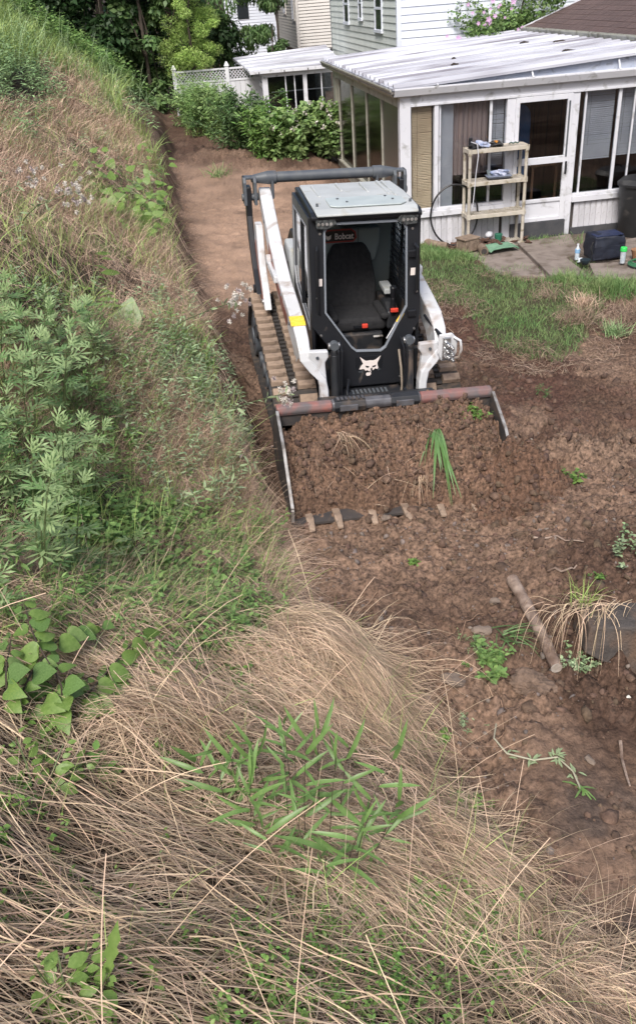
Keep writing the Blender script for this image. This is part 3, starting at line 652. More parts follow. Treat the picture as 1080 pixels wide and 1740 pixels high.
# step, quick-attach frame
st = G().box(-.26, .29, .48, .66, .32, .47).build('step_plate', BLACK, mach, .01)
for k in range(9): G().box(-.17 + k * .038, -.15 + k * .038, .50, .58, .47, .482).build('step_cleat', STEELG, st)
G().prism([(-.20, .455), (.24, .455), (.20, .41), (.12, .40), (-.10, .40), (-.17, .41)], .46, .48).build('step_grip', STEELG, st, .006)
for k, x in enumerate((-.13, -.02, .10, .18)): G().cyl((x, .45, .42), (x, .46, .42), .012, n=10).build('bolt', CHROME, st)
qa = G().prism([(.26, .10), (.40, .10), (.36, .55), (.28, .56)], -.52, .52, 'x').build('quick_attach_plate', BLACK, mach, .008)
G().box(-.18, .2, .245, .262, .18, .42).build('muddy_face_plate', LUG, qa)
for x in (-.24, .25): G().tube([(x, .40, .42), (x, .37, .50), (x + .02, .36, .56), (x + .03, .33, .50)], .018).build('lock_lever', FRAMEB, qa, smooth=True)
G().tube([(-.20, .55, .60), (-.24, .42, .55), (-.23, .36, .45), (-.2, .38, .35)], .012).build('hose', FRAMEB, mach, smooth=True)
G().tube([(.27, .62, .82), (.265, .50, .7), (.27, .46, .55), (.26, .45, .42)], .011).build('hose', mat('hose_tan', (.22, .18, .14), obj=False), mach, smooth=True)

for side in (-1, 1):
    for k in range(2): G().tube([(side * (.27 + .03 * k), .60, .95), (side * (.275 + .03 * k), .48, .90), (side * (.285 + .02 * k), .44, .70), (side * (.28 + .02 * k), .46, .45), (side * .26, .44, .30)], .010).build('hydraulic_hose', FRAMEB, mach, smooth=True)
    for (y, z) in ((.80, 1.07), (1.3, 1.15), (1.85, 1.30), (2.4, 1.52)): G().cyl((side * .683, y, z), (side * .691, y, z), .016, n=12).build('arm_bolt', STEELG, mach)
G().box(-.425, -.395, fy(0, 1.42) - .004, fy(0, 1.42), 1.36, 1.46).build('warning_label', LOGOW, ff); G().box(-.425, -.395, fy(0, 1.44) - .006, fy(0, 1.44) - .003, 1.43, 1.455).build('warning_label_band', YELLOW, ff)
G().box(.385, .425, fy(0, 1.46) - .004, fy(0, 1.46), 1.42, 1.50).build('warning_label', LOGOW, ff)
# --- bucket -------------------------------------------------------
bk = G()
prof = [(.02, .62), (.20, .50), (.24, .30), (.20, .10), (.05, .035), (-.70, .035)]
prof_o = [(y + dy, z + dz) for (y, z), (dy, dz) in zip(prof, ((.02, .02), (.015, .01), (.02, 0), (.012, -.012), (0, -.014), (0, -.014)))]
bk.prism(prof + prof_o[::-1], -.92, .92, 'x')
bucket = bk.build('bucket', BUCKIN, mach, .003)
for side in (-1, 1):
    x = side * .925
    sp_ = G().prism([(.03, .67), (-.06, .66), (-.40, .50), (-.80, .19), (-.80, .03), (.05, .03), (.22, .12), (.25, .32), (.20, .52)], x - .009, x + .009, 'x').build('bucket_side_plate', BUCKIN, bucket, .002)
    G().sweep([[(x - .012, y, z), (x + .012, y, z), (x + .012, y - .012, z - .022), (x - .012, y - .012, z - .022)] for y, z in ((-.055, .668), (-.40, .508), (-.805, .20), (-.808, .10))]).build('worn_side_edge', EDGE, bucket)
def bar(x0, x1, m, name, r=.052):
    p = [(-.030, .600), (-.045, .640), (-.030, .680), (.02, .692), (.06, .67), (.06, .60)]
    return G().prism(p, x0, x1, 'x').build(name, m, bucket, .012, seg=3)
bar(-.925, -.46, REDWORN, 'worn_red_top_bar'); bar(.30, .925, REDWORN, 'worn_red_top_bar')
bar(-.46, .30, STEEL, 'bare_steel_top_bar')
G().prism([(-.047, .60), (-.062, .645), (-.04, .690), (.02, .705), (.04, .69), (.04, .60)], -.44, -.18, 'x').build('bar_bracket', BLACK, bucket, .005)
G().prism([(-.047, .60), (-.062, .645), (-.04, .690), (.02, .705), (.04, .69), (.04, .60)], .04, .28, 'x').build('bar_bracket', BLACK, bucket, .005)
for q_ in (-.40, .08): G().box(q_, q_ + .15, -.068, -.05, .615, .665).build('bracket_insert', STEEL, bucket, .003)
for k in range(7): G().box(-.42 + k * .035, -.40 + k * .035, -.03, .02, .700, .708).build('grip_bump', STEEL, bucket)
G().box(-.925, .925, -.015, .03, .50, .60).build('upper_lip', BUCKIN, bucket, .004)
G().box(-.925, .925, -.80, -.66, .022, .048).build('cutting_edge', BUCKIN, bucket, .002)
tooth = G().sweep([[(-.030, -.66, .040), (.030, -.66, .040), (.030, -.66, .065), (-.030, -.66, .065)], [(-.030, -.78, .038), (.030, -.78, .038), (.030, -.78, .075), (-.030, -.78, .075)],
                   [(-.022, -.90, .025), (.022, -.90, .025), (.022, -.90, .045), (-.022, -.90, .045)]]).mesh('bucket_tooth', LUG)
for k in range(7): link('bucket_tooth', tooth, bucket, .004, mw=Matrix.Translation((-.84 + k * .28 + .11 * (0 if k else .5), 0, 0)))
# ================================================================= patio room and houses
AL = .104
VINYL = mat('white_vinyl', (.66, .67, .71), (.60, .61, .66), 2, rough=.5, dirt=((.30, .30, .29), .36, 6), obj=False)
VINYLD = mat('weathered_white', (.60, .60, .64), (.52, .52, .55), 5, rough=.6, dirt=((.25, .24, .22), .42, 8))
CREAMSH = mat('shaded_cream_trim', (.36, .35, .30), (.30, .29, .24), 4, rough=.6, dirt=((.18, .16, .12), .4, 6), obj=False)  # left side trim darkened in colour for the shade under the eave
ROOFW = mat('weathered_roof_metal', (.62, .64, .70), (.42, .43, .49), 1.2, rough=.55, dirt=((.20, .19, .22), .58, 1.5), stretch=(.28, 3.4, 1), obj=False, world=True)
APRON = mat('blue_grey_apron', (.42, .47, .58), (.50, .54, .63), 5, rough=.6, dirt=((.25, .26, .3), .35, 8), obj=False)
PANE = glass_mat('window_pane', (.80, .82, .84), .07)
PANEC = glass_mat('clear_pane', (.92, .93, .93), .04)
PANEG = glass_mat('reflecting_pane', (.5, .5, .45), .16, .16, .32)
BLIND = mat('tan_blind', (.62, .51, .37), (.46, .36, .25), 2.5, rough=.7, stretch=(1, 1, .6), obj=False)
BLINDG = mat('grey_blind', (.64, .64, .67), (.55, .55, .58), 3, rough=.7, obj=False)
CURT = mat('faded_pink_curtain', (.48, .36, .32), (.34, .27, .26), 20, rough=.9, stretch=(1, 1, .05), obj=False)
WOODIN = mat('brown_panelling', (.16, .085, .05), (.10, .055, .035), 14, rough=.6, stretch=(1, 1, .1), obj=False)
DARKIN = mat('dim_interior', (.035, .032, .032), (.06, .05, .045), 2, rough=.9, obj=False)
CONC = mat('dark_plinth', (.045, .048, .055), (.07, .07, .075), 6, rough=.9, bump=.4, obj=False)
MESHS = glass_mat('dark_screen', (.10, .10, .11), .03, .4)

class Fr:
    """a building's own frame: u to the right, v away, z up"""
    def __init__(s, px, py, al=AL): s.p = (px, py, 0); s.al = al
sun_ = empty('patio_room', 'white enclosed patio room with ribbed low roof, tan blind and glazed storm door', 'patio room', (1.684, 13.804, 0), AL)
ZG, ZS, ZT = -.12, .43, 2.005
# corner posts and frames on the front (v=0)
def bx(name, m, x0, x1, y0, y1, z0, z1, par=sun_, bv=.004): return G().box(x0, x1, y0, y1, z0, z1).build(name, m, par, bv)
bx('corner_post', VINYL, 0, .17, -.02, .12, ZG - .1, 2.17)
bx('header', VINYL, .17, 6.2, -.012, .10, ZT, 2.17); bx('header_trim', VINYL, .17, 6.2, -.03, -.012, ZT, ZT + .035)
for x0, x1 in ((.535, .60), (1.67, 1.80), (2.71, 2.82), (4.62, 4.74)): bx('post', VINYL, x0, x1, -.015, .09, ZG if x0 > 1.6 and x0 < 3 else ZS + .04, ZT)
for x0, x1 in ((.618, .645), (1.41, 1.45), (2.92, 2.95), (3.46, 3.51), (3.72, 3.745), (4.1, 4.13)): bx('mullion', VINYL, x0, x1, .02, .06, ZS + .04, ZT)
for x0, x1 in ((.17, 1.67), (2.82, 6.2)): bx('window_sill', VINYL, x0, x1, -.05, .09, ZS - .04, ZS + .045); bx('sill_trim', VINYL, x0, x1, -.025, .09, ZS + .047, ZS + .085)
# boards below the sills, each its own piece
bd = G().box(0, .092, 0, .02, ZG, ZS - .042).mesh('board', VINYLD)
x = .18; k = 0
while x < 6.0:
    if x < 1.62 or x > 2.80:
        o = link('board', bd, sun_, .003, 1, mw=Matrix.Translation((x, random.uniform(-.002, .003), 0)))
    x += .0965
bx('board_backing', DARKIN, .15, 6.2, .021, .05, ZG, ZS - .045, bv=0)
bx('plinth', CONC, 2.84, 6.2, -.035, .02, -.3, ZG + .10); bx('plinth', CONC, .17, 1.78, -.004, .02, -.4, ZG + .0)
# door
dr = G().box(1.80, 1.865, -.035, .01, .14, 2.0).box(2.62, 2.705, -.035, .01, .14, 2.0).box(1.865, 2.62, -.035, .01, 1.925, 2.0).box(1.865, 2.62, -.035, .01, .14, .20).box(1.865, 2.62, -.035, .01, .435, .49).box(1.865, 2.62, -.04, .01, 1.02, 1.12).build('storm_door', VINYL, sun_, .005)
G().box(1.865, 2.62, -.015, .005, .20, .435).build('kick_panel', VINYL, dr, .002)
G().box(1.865, 2.62, -.012, -.008, .49, 1.02).box(1.865, 2.62, -.012, -.008, 1.12, 1.925).build('door_glass', PANEC, dr)
G().box(2.655, 2.675, -.07, -.035, .86, 1.0).box(2.648, 2.682, -.045, -.034, .84, 1.03).build('door_handle', BLACK, dr, .004)
G().box(2.64, 2.665, -.045, -.034, 1.1, 1.9).build('closer_rail', STEELG, dr)
bx('door_step', CONC, 1.80, 2.72, -.06, .02, -.3, .135)
for s_, a, b in ((0, 1.80, 1.835), (0, 2.72, 2.745)): bx('door_jamb', VINYL, a - .02, b - .02, -.005, .03, .135, 2.0, bv=0)
# panes on the front
for x0, x1, m in ((.17, .535, PANEC), (.645, 1.41, PANE), (1.45, 1.67, PANE), (2.82, 3.46, PANE), (3.51, 4.62, PANE), (4.74, 6.2, PANE)):
    bx('window_pane', m, x0, x1, .04, .044, ZS + .05, ZT, bv=0)
# tan blind, slats
def blind(x0, x1, v, z0, z1, m, n, name='blind'):
    b = bx(name, m, x0, x1, v - .012, v + .012, z1 - .035, z1, bv=.003); g = G(); h = (z1 - z0) / n
    for i in range(n):
        z = z0 + i * h + random.uniform(-.002, .002); sag = random.uniform(-.003, .003)
        g.add([(x0, v - .014, z - .002), (x1, v - .014, z - .002 + sag), (x1, v + .010, z + h * .80 + sag), (x0, v + .010, z + h * .80)], [(0, 1, 2, 3)])
    tag(g.build('blind_slats', m, b), kind='stuff'); G().box(x0 + .08, x0 + .082, v - .02, v - .018, z0 + .2, z1).build('blind_cord', DARKIN, b)
    return b
blind(.20, .51, .075, ZS + .06, ZT - .005, BLIND, 62)
blind(1.455, 1.665, .12, 1.05, ZT - .005, BLINDG, 36)
blind(2.98, 3.45, .14, 1.0, ZT - .005, BLINDG, 36); blind(3.53, 4.6, .14, 1.02, ZT - .005, BLINDG, 36)
# curtain, pleated
g = G(); P = []
for i in range(60): xx = .66 + i * .0128; P.append((xx, .13 + .018 * math.sin(i * 1.1) + .008 * math.sin(i * .37)))
g.add([(a, b, z) for z in (.95, 2.0) for a, b in P], [(i, i + 1, 61 + i, 60 + i) for i in range(59)]); g.build('curtain', CURT, sun_, smooth=True)
bx('sheer_curtain', BLINDG, .65, .86, .10, .11, .5, 2.0, bv=0)
# inside: floor, back wall, furniture hints
bx('inner_floor', DARKIN, .1, 6.1, .1, 5.8, -.05, 0, bv=0)
bx('inner_wall', WOODIN, 3.95, 6.1, 2.6, 2.7, 0, 2.2, bv=0); bx('inner_wall', WOODIN, .12, 3.98, 2.75, 2.85, 0, 2.25, bv=0)
for i in range(14): bx('panel_groove', DARKIN, .3 + i * .26, .31 + i * .26, 2.74, 2.748, 0, 2.2, bv=0)
bx('inner_right_wall', WOODIN, 6.1, 6.2, .1, 6, 0, 2.3, bv=0)
bb = G().prism([(2.12 + .17 * (1 - math.cos(t_)), 1.55 + .22 * math.sin(t_)) for t_ in [math.pi * k / 12 for k in range(13)]] + [(2.46, .55), (2.12, .55)], 1.05, 1.09).build('blue_board', mat('deep_blue', (.03, .10, .26), (.05, .14, .32), 6, rough=.6, obj=False), None, .01)
bb.location = (1.684, 13.804, 0); bb.rotation_euler = (0, 0, AL); tag(bb, 'blue board with a rounded top standing inside behind the storm door', 'board')
cb_ = G().box(2.5, 3.0, 1.0, 1.5, .78, .82).box(2.52, 2.56, 1.02, 1.06, 0, .78).box(2.94, 2.98, 1.02, 1.06, 0, .78).build('side_table', WOODIN, None, .005)
cb_.location = (1.684, 13.804, 0); cb_.rotation_euler = (0, 0, AL); tag(cb_, 'small brown table inside the patio room right of the blue board', 'table')
# window frames of the left side (u=0)
bx('side_sill', CREAMSH, -.04, .10, .12, 6.15, ZS - .03, ZS + .01); bx('side_wall', CREAMSH, 0, .08, .12, 6.2, -.3, ZS - .03)
bx('side_header', CREAMSH, -.01, .10, .12, 6.2, ZT, 2.20); bx('rear_post', CREAMSH, -.01, .1, 5.95, 6.2, -.3, ZT)
bx('rear_inner_post', CREAMSH, .0, .08, 5.62, 5.70, ZS, ZT)
for v in (4.19, 2.70, 1.40): bx('side_mullion', CREAMSH, .005, .05, v - .022, v + .022, ZS + .01, ZT)
bx('side_window', PANEG, .028, .032, 4.21, 5.62, ZS + .01, ZT, bv=0); bx('side_window', PANEG, .034, .038, 2.72, 4.17, ZS + .01, ZT, bv=0)
bx('side_window', PANEG, .028, .032, 1.42, 2.68, ZS + .01, ZT, bv=0); bx('side_screen', MESHS, .034, .038, .12, 1.38, ZS + .01, ZT, bv=0)
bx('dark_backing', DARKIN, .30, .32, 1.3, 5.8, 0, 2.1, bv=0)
bx('rear_wall', CREAMSH, .1, 6.2, 6.1, 6.2, -.3, 2.3, bv=0)
# roof: sheet, ribs, gutters, apron
rz = lambda u: 2.285 + .052 * u
RM = Matrix.Rotation(-math.atan(.052), 4, 'Y')
rfp = G().add([(-.12, -.10, rz(-.12)), (4.35, -.10, rz(4.35)), (4.35, 7.0, rz(4.35)), (-.12, 7.0, rz(-.12)), (-.12, -.10, rz(-.12) - .03), (4.35, -.10, rz(4.35) - .03), (4.35, 7.0, rz(4.35) - .03), (-.12, 7.0, rz(-.12) - .03)],
               [(0, 1, 2, 3), (4, 7, 6, 5), (0, 4, 5, 1), (1, 5, 6, 2), (2, 6, 7, 3), (3, 7, 4, 0)]).build('roof', ROOFW, sun_)
rib = G().prism([(-.052, 0), (-.030, .052), (.030, .052), (.052, 0)], -.10, 4.34, 'x').mesh('roof_rib', ROOFW)
v = -.05
while v < 7.0:
    link('roof_rib', rib, rfp, mw=Matrix.Translation((0, v, rz(0) + .0015)) @ RM); v += .34
def gutter(name, m, p0, p1, out, par=sun_, w=.12, h=.11):
    p0, p1 = Vector(p0), Vector(p1); o = Vector(out); secs = []
    pr = [(0, 0), (0, -h), (w * .65, -h), (w, -.02), (w, 0), (w - .018, 0), (w - .022, -.018), (w * .6, -h + .012), (.012, -h + .012), (.012, 0)]
    for p in (p0, p1): secs.append([tuple(p + o * a + Vector((0, 0, b))) for a, b in pr])
    return G().sweep(secs).build(name, m, par, .004)
gutter('front_gutter', VINYL, (-.10, -.03, 2.275), (6.2, -.03, 2.275), (0, -1, 0))
gutter('side_gutter', CREAMSH, (-.03, -.05, 2.262), (-.03, 7.0, 2.262), (-1, 0, 0))
tag(G().box(-.14, -.05, -.1, 6.9, 2.20, 2.235).build('gutter_debris', mat('leaf_litter', (.05, .04, .03), (.2, .19, .18), 30, rough=1, bump=1, bscale=40, obj=False), sun_), kind='stuff')
G().prism([(-.12, 2.20), (6.2, 2.20), (6.2, rz(6.2) - .035), (-.12, rz(-.12) - .03)], -.028, -.022).build('apron', APRON, sun_)
for u in (2.0, 3.35, .55): G().box(-.012, .012, -.155, -.03, 2.272, 2.28, Matrix.Translation((u, 0, 0))).sweep([[(u - .012, -.15, 2.275), (u + .012, -.15, 2.275), (u + .012, -.15, 2.285), (u - .012, -.15, 2.285)], [(u - .012, -.035, rz(u) + .0), (u + .012, -.035, rz(u) + .0), (u + .012, -.035, rz(u) + .01), (u - .012, -.035, rz(u) + .01)]]).build('gutter_strap', VINYL, sun_)
# dark debris on the roof
DEB = mat('roof_debris', (.03, .025, .022), (.07, .05, .04), 20, rough=1, obj=False)
def blob(name, loc, sz, m, seed=0, sub=2, parent=None, flat=1., rough=.25):
    r = random.Random(seed); bm = bmesh.new(); bmesh.ops.create_icosphere(bm, subdivisions=sub, radius=1)
    ph = [r.uniform(0, 6) for _ in range(6)]
    for v_ in bm.verts:
        c = v_.co; k = 1 + rough * (math.sin(c.x * 3 + ph[0]) * math.sin(c.y * 2.5 + ph[1]) + .5 * math.sin(c.z * 5 + ph[2] + c.x * 4)) + r.uniform(-rough, rough) * .35
        v_.co = Vector((c.x * sz[0], c.y * sz[1], c.z * sz[2] * flat)) * k
    me_ = bpy.data.meshes.new(name); bm.to_mesh(me_); bm.free(); me_.materials.append(m)
    o = link(name, me_, parent); o.location = loc; o.rotation_euler = (0, 0, r.uniform(0, 6)); return o
for i, (u, v_, s_) in enumerate(((1.55, 2.5, .07), (3.05, 1.1, .10), (3.6, 2.9, .09), (1.3, 1.6, .05), (3.2, 3.6, .08))):
    blob('debris_clump', (u, v_, rz(u) + .035), (s_ * 1.4, s_ * .7, .03), DEB, i, 2, rfp)

# shingled main house behind on the right
hs = empty('brown_roofed_house', 'house with dark brown shingled roof and pale gutter rising above the patio room', 'house', (1.684, 13.804, 0), AL)
SH = mat('brown_shingle', (.075, .048, .045), (.115, .075, .068), 9, rough=.9, bump=.6, bscale=120)
PM = .34
mz = lambda u: 2.60 + PM * (u - 4.25)
hw = G().box(4.5, 12, 6.02, 6.06, -.3, 2.6).box(6.25, 6.3, -3, 6.02, -.3, 2.5).build('wall', VINYL, hs)
G().add([(4.28, -3, mz(4.28) - .02), (12, -3, mz(12) - .02), (12, 6.45, mz(12) - .02), (4.28, 6.45, mz(4.28) - .02), (4.28, -3, mz(4.28) - .10), (12, -3, mz(12) - .10), (12, 6.45, mz(12) - .10), (4.28, 6.45, mz(4.28) - .10)],
        [(0, 1, 2, 3), (4, 7, 6, 5), (0, 4, 5, 1), (1, 5, 6, 2), (2, 6, 7, 3), (3, 7, 4, 0)]).build('roof_deck', SH, hs)
sh = G().sweep([[(0, .004, 0), (0, .30, 0), (0, .30, .010), (0, .004, .010)], [(.24, .004, 0), (.24, .30, 0), (.24, .30, .004), (.24, .004, .004)]]).mesh('shingle', SH)
sl_ = math.atan(PM); row = 0; u = 4.26; cnt = 0
while u < 7.6 and cnt < 290:
    v_ = (-1.6 if u < 6 else .5) + (row % 2) * .15
    while v_ < 6.4 and cnt < 290:
        link('shingle', sh, hs, mw=Matrix.Translation((u, v_, mz(u) + .002 + random.uniform(0, .004))) @ Matrix.Rotation(-sl_, 4, 'Y')); v_ += .305; cnt += 1
    u += .20; row += 1
gutter('gutter', mat('old_gutter', (.42, .42, .38), (.36, .36, .30), 4, rough=.7, dirt=((.15, .14, .10), .45, 6), obj=False), (4.26, -3, 2.615), (4.26, 6.42, 2.615), (-1, 0, 0), hs, .13, .12)
G().box(4.24, 4.27, -3, 6.42, 2.44, 2.58).build('fascia', CREAMSH, hs)
G().sweep([[(4.2, 6.45, mz(4.2) - .1), (4.2, 6.50, mz(4.2) - .1), (4.2, 6.50, mz(4.2) + .03), (4.2, 6.45, mz(4.2) + .03)], [(12, 6.45, mz(12) - .1), (12, 6.50, mz(12) - .1), (12, 6.50, mz(12) + .03), (12, 6.45, mz(12) + .03)]]).build('rake_board', VINYL, hs)

# --- neighbouring house with wide siding boards
SID = mat('pale_green_siding', (.66, .70, .67), (.60, .64, .61), 2, rough=.5, dirt=((.32, .34, .32), .15, 4))
SIDW = mat('bluish_white_siding', (.72, .76, .84), (.68, .72, .80), 2, rough=.5)
SHAD = mat('dark_window', (.02, .025, .03), rough=.1, obj=False)
h2 = empty('pale_sided_house', 'pale house with wide lap siding and three narrow sash windows behind the patio room', 'house', (2.617, 21.5, 0), AL)
L2 = 9.35; PB = .149
def lap(name, m, L, parent, pitch, z0, z1, axis, x0=0., off=0.):
    """lap boards: each wedge one piece; axis 'u' runs right, 'v' runs away"""
    h = pitch
    if axis == 'u': me_ = G().sweep([[(x0, 0, 0), (x0, -.022, 0), (x0, -.003, h), (x0, 0, h)], [(x0 + L, 0, 0), (x0 + L, -.022, 0), (x0 + L, -.003, h), (x0 + L, 0, h)]]).mesh(name, m)
    else: me_ = G().sweep([[(0, x0, 0), (-.022, x0, 0), (-.003, x0, h), (0, x0, h)], [(0, x0 + L, 0), (-.022, x0 + L, 0), (-.003, x0 + L, h), (0, x0 + L, h)]]).mesh(name, m)
    z = z0
    while z < z1: link(name, me_, parent, mw=Matrix.Translation((0, 0, z))); z += h
G().box(.0, 7, .0, L2, -.5, 6.2).build('wall', SID, h2)
lap('siding_board', SIDW, 7, h2, PB, .0, 6.1, 'u', .06); lap('siding_board', SID, L2 - .12, h2, PB, .0, 6.1, 'v', .06)
G().box(-.035, .07, -.035, .07, -.5, 6.2).build('corner_trim', SIDW, h2, .004)
G().box(-.035, .03, L2 - .07, L2 + .02, -.5, 6.2).build('corner_trim', mat('grey_downpipe', (.22, .24, .25), obj=False), h2, .004)
G().sweep([[(-.4, -.4, 6.1), (7.4, -.4, 6.1), (7.4, L2 + .4, 6.1), (-.4, L2 + .4, 6.1)], [(2, 2.5, 7.8), (5, 2.5, 7.8), (5, L2 - 2.5, 7.8), (2, L2 - 2.5, 7.8)]]).build('roof', SH, h2)
for v0, v1, zb, zt in ((1.60, 2.33, 2.66, 3.55), (4.10, 4.48, 2.87, 3.55), (6.08, 6.78, 2.74, 3.62)):
    wf = G().box(-.05, -.015, v0 - .06, v0, zb - .06, zt + .06).box(-.05, -.015, v1, v1 + .06, zb - .06, zt + .06).box(-.05, -.015, v0, v1, zt, zt + .06).box(-.07, -.015, v0 - .08, v1 + .08, zb - .07, zb).box(-.048, -.015, v0, v1, zb + (zt - zb) * .47, zb + (zt - zb) * .53).build('sash_window', SIDW, h2, .003)
    G().box(-.032, -.026, v0, v1, zb, zt).build('window_pane', SHAD, wf)
# --- cream house further off
SIDC = mat('shaded_cream_siding', (.48, .45, .40), (.44, .41, .37), 2, rough=.6, obj=False)  # side wall copy of the siding, shade put into its darker colour
SIDC2 = mat('lit_cream_siding', (.66, .63, .60), (.62, .59, .56), 2, rough=.6, obj=False)  # front copy of the same siding and trim, light put into paler colour
BRK = mat('brown_brick', (.10, .06, .045), (.15, .10, .08), 12, rough=.9, obj=False)
h3 = empty('cream_house', 'cream sided house on a brown brick base, partly behind the tree branches', 'house', (.655, 36, 0), AL)
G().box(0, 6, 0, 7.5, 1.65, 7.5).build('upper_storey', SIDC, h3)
G().box(.3, 6, .4, 7.2, -2, 1.65).build('brick_base', BRK, h3)
for k in range(4): G().box(.28, .30, 1.0 + k * 1.5, 1.9 + k * 1.5, .4, 1.4).build('base_window', SHAD, h3)
for k in range(6): G().box(.8 + k * .8, 1.2 + k * .8, .37, .40, .2, 1.45).build('base_window', SHAD, h3)
def lapstuff(name, m, L, parent, pitch, z0, z1, axis):
    g = G(); z = z0
    while z < z1:
        if axis == 'u': g.sweep([[(.03, 0, z), (.03, -.03, z), (.03, -.004, z + pitch), (.03, 0, z + pitch)], [(L, 0, z), (L, -.03, z), (L, -.004, z + pitch), (L, 0, z + pitch)]])
        else: g.sweep([[(0, .03, z), (-.03, .03, z), (-.004, .03, z + pitch), (0, .03, z + pitch)], [(0, L, z), (-.03, L, z), (-.004, L, z + pitch), (0, L, z + pitch)]])
        z += pitch
    return tag(g.build(name, m, parent), kind='stuff')
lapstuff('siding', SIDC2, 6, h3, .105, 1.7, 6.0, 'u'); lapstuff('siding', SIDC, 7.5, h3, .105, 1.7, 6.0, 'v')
G().box(-.05, .05, -.05, .05, 1.62, 7.5).build('corner_trim', SIDC2, h3)
for v0, v1, zb, zt in ((.5, 1.1, 2.68, 3.9), (3.3, 4.1, 2.87, 3.9)):
    wf = G().box(-.06, -.02, v0 - .06, v1 + .06, zb - .06, zt + .06).build('window', SIDC2, h3); G().box(-.066, -.062, v0, v1, zb, zt).build('window_pane', SHAD, wf)
G().sweep([[(-.4, -.4, 7.5), (6.4, -.4, 7.5), (6.4, 8, 7.5), (-.4, 8, 7.5)], [(2, 2.5, 9), (5, 2.5, 9), (5, 6, 9), (2, 6, 9)]]).build('roof', SH, h3)
h4 = empty('far_blue_house', 'bluish white house glimpsed between tree leaves in the far distance', 'house', (-3.2, 52, 0), AL)
G().box(0, 6.5, 0, 8, -2, 8).build('wall', SIDW, h4); lapstuff('siding', SIDW, 6.5, h4, .14, -.5, 6.5, 'u')
G().box(1.0, 1.6, -.06, -.02, 2.5, 3.8).build('window', SHAD, h4)
G().sweep([[(-.4, -.4, 8), (7, -.4, 8), (7, 8.4, 8), (-.4, 8.4, 8)], [(3, 3, 9.6), (4, 3, 9.6), (4, 6, 9.6), (3, 6, 9.6)]]).build('roof', SH, h4)

# --- second patio room, in the neighbour's yard
s2 = empty('glazed_porch', 'smaller white porch with sloping metal roof and dark windows behind the bushes', 'porch', (-.653, 28, 0), AL)
Z2T, Z2G = 1.465, -.75
def b2(name, m, *a, par=s2, bv=.004): return G().box(*a).build(name, m, par, bv)
b2('corner_post', VINYL, 0, .16, -.02, .12, Z2G, Z2T); b2('header', VINYL, 0, 2.35, 0, .12, Z2T, Z2T + .12)
for x in (1.22, 2.25): b2('post', VINYL, x, x + .12, 0, .1, Z2G, Z2T)
for x in (.68, 1.76, .95): b2('mullion', VINYL, x, x + .035, .02, .06, Z2G, Z2T)
b2('lower_wall', VINYL, .0, 2.35, .01, .09, Z2G, .15); b2('window_pane', PANE, .16, 1.22, .045, .05, .15, Z2T, bv=0); b2('window_pane', PANE, 1.34, 2.25, .045, .05, .15, Z2T, bv=0)
b2('side_header', VINYL, -.01, .1, .12, 3.2, Z2T - .28, Z2T - .18); b2('side_rail', VINYL, -.01, .1, .12, 3.2, Z2T + .02, Z2T + .1); b2('side_lower_wall', VINYL, 0, .08, .12, 3.2, Z2G, .1)
for v_ in (.8, 1.6, 2.4, 3.1): b2('side_mullion', VINYL, 0, .06, v_, v_ + .05, .1, Z2T)
b2('side_pane', PANE, .03, .034, .12, 3.1, .1, Z2T - .28, bv=0); b2('inner_wall', DARKIN, .1, 2.35, 3.2, 3.3, Z2G, Z2T + .3, bv=0)
b2('inner_floor', DARKIN, .1, 2.35, .1, 3.2, Z2G - .1, Z2G, bv=0); b2('white_chair', VINYL, .45, .95, .8, 1.3, -.1, .25, bv=.08)
b2('dark_cabinet', DARKIN, 1.45, 2.1, 1.2, 1.6, -.7, .55, bv=.03); b2('curtain_rail', VINYL, .3, 2.2, .5, .53, 1.0, 1.03)
rf2 = G().add([(-.34, -.12, 1.66), (2.45, -.12, 1.70), (2.45, 3.4, 2.02), (-.62, 3.4, 1.86)] + [(-.34, -.12, 1.60), (2.45, -.12, 1.62), (2.45, 3.4, 1.98), (-.62, 3.4, 1.80)],
              [(0, 1, 2, 3), (4, 7, 6, 5), (0, 4, 5, 1), (1, 5, 6, 2), (2, 6, 7, 3), (3, 7, 4, 0)]).build('roof', ROOFW, s2)
for k in range(5):
    a = (k + .5) / 5; y = -.12 + 3.5 * a
    G().sweep([[(-.34 - .28 * a, y - .05, 1.66 + .2 * a), (-.34 - .28 * a, y + .05, 1.665 + .2 * a), (-.34 - .28 * a, y, 1.71 + .2 * a)], [(2.44, y - .05, 1.70 + .32 * a), (2.44, y + .05, 1.705 + .32 * a), (2.44, y, 1.75 + .32 * a)]]).build('roof_rib', ROOFW, rf2)
G().box(-.36, 2.45, -.20, -.115, 1.585, 1.675).build('front_gutter', VINYL, s2, .006)
for x in (-.1, .65, 1.35): G().box(x, x + .03, -.21, -.20, 1.59, 1.64).build('gutter_screw', FRAMEB, s2)

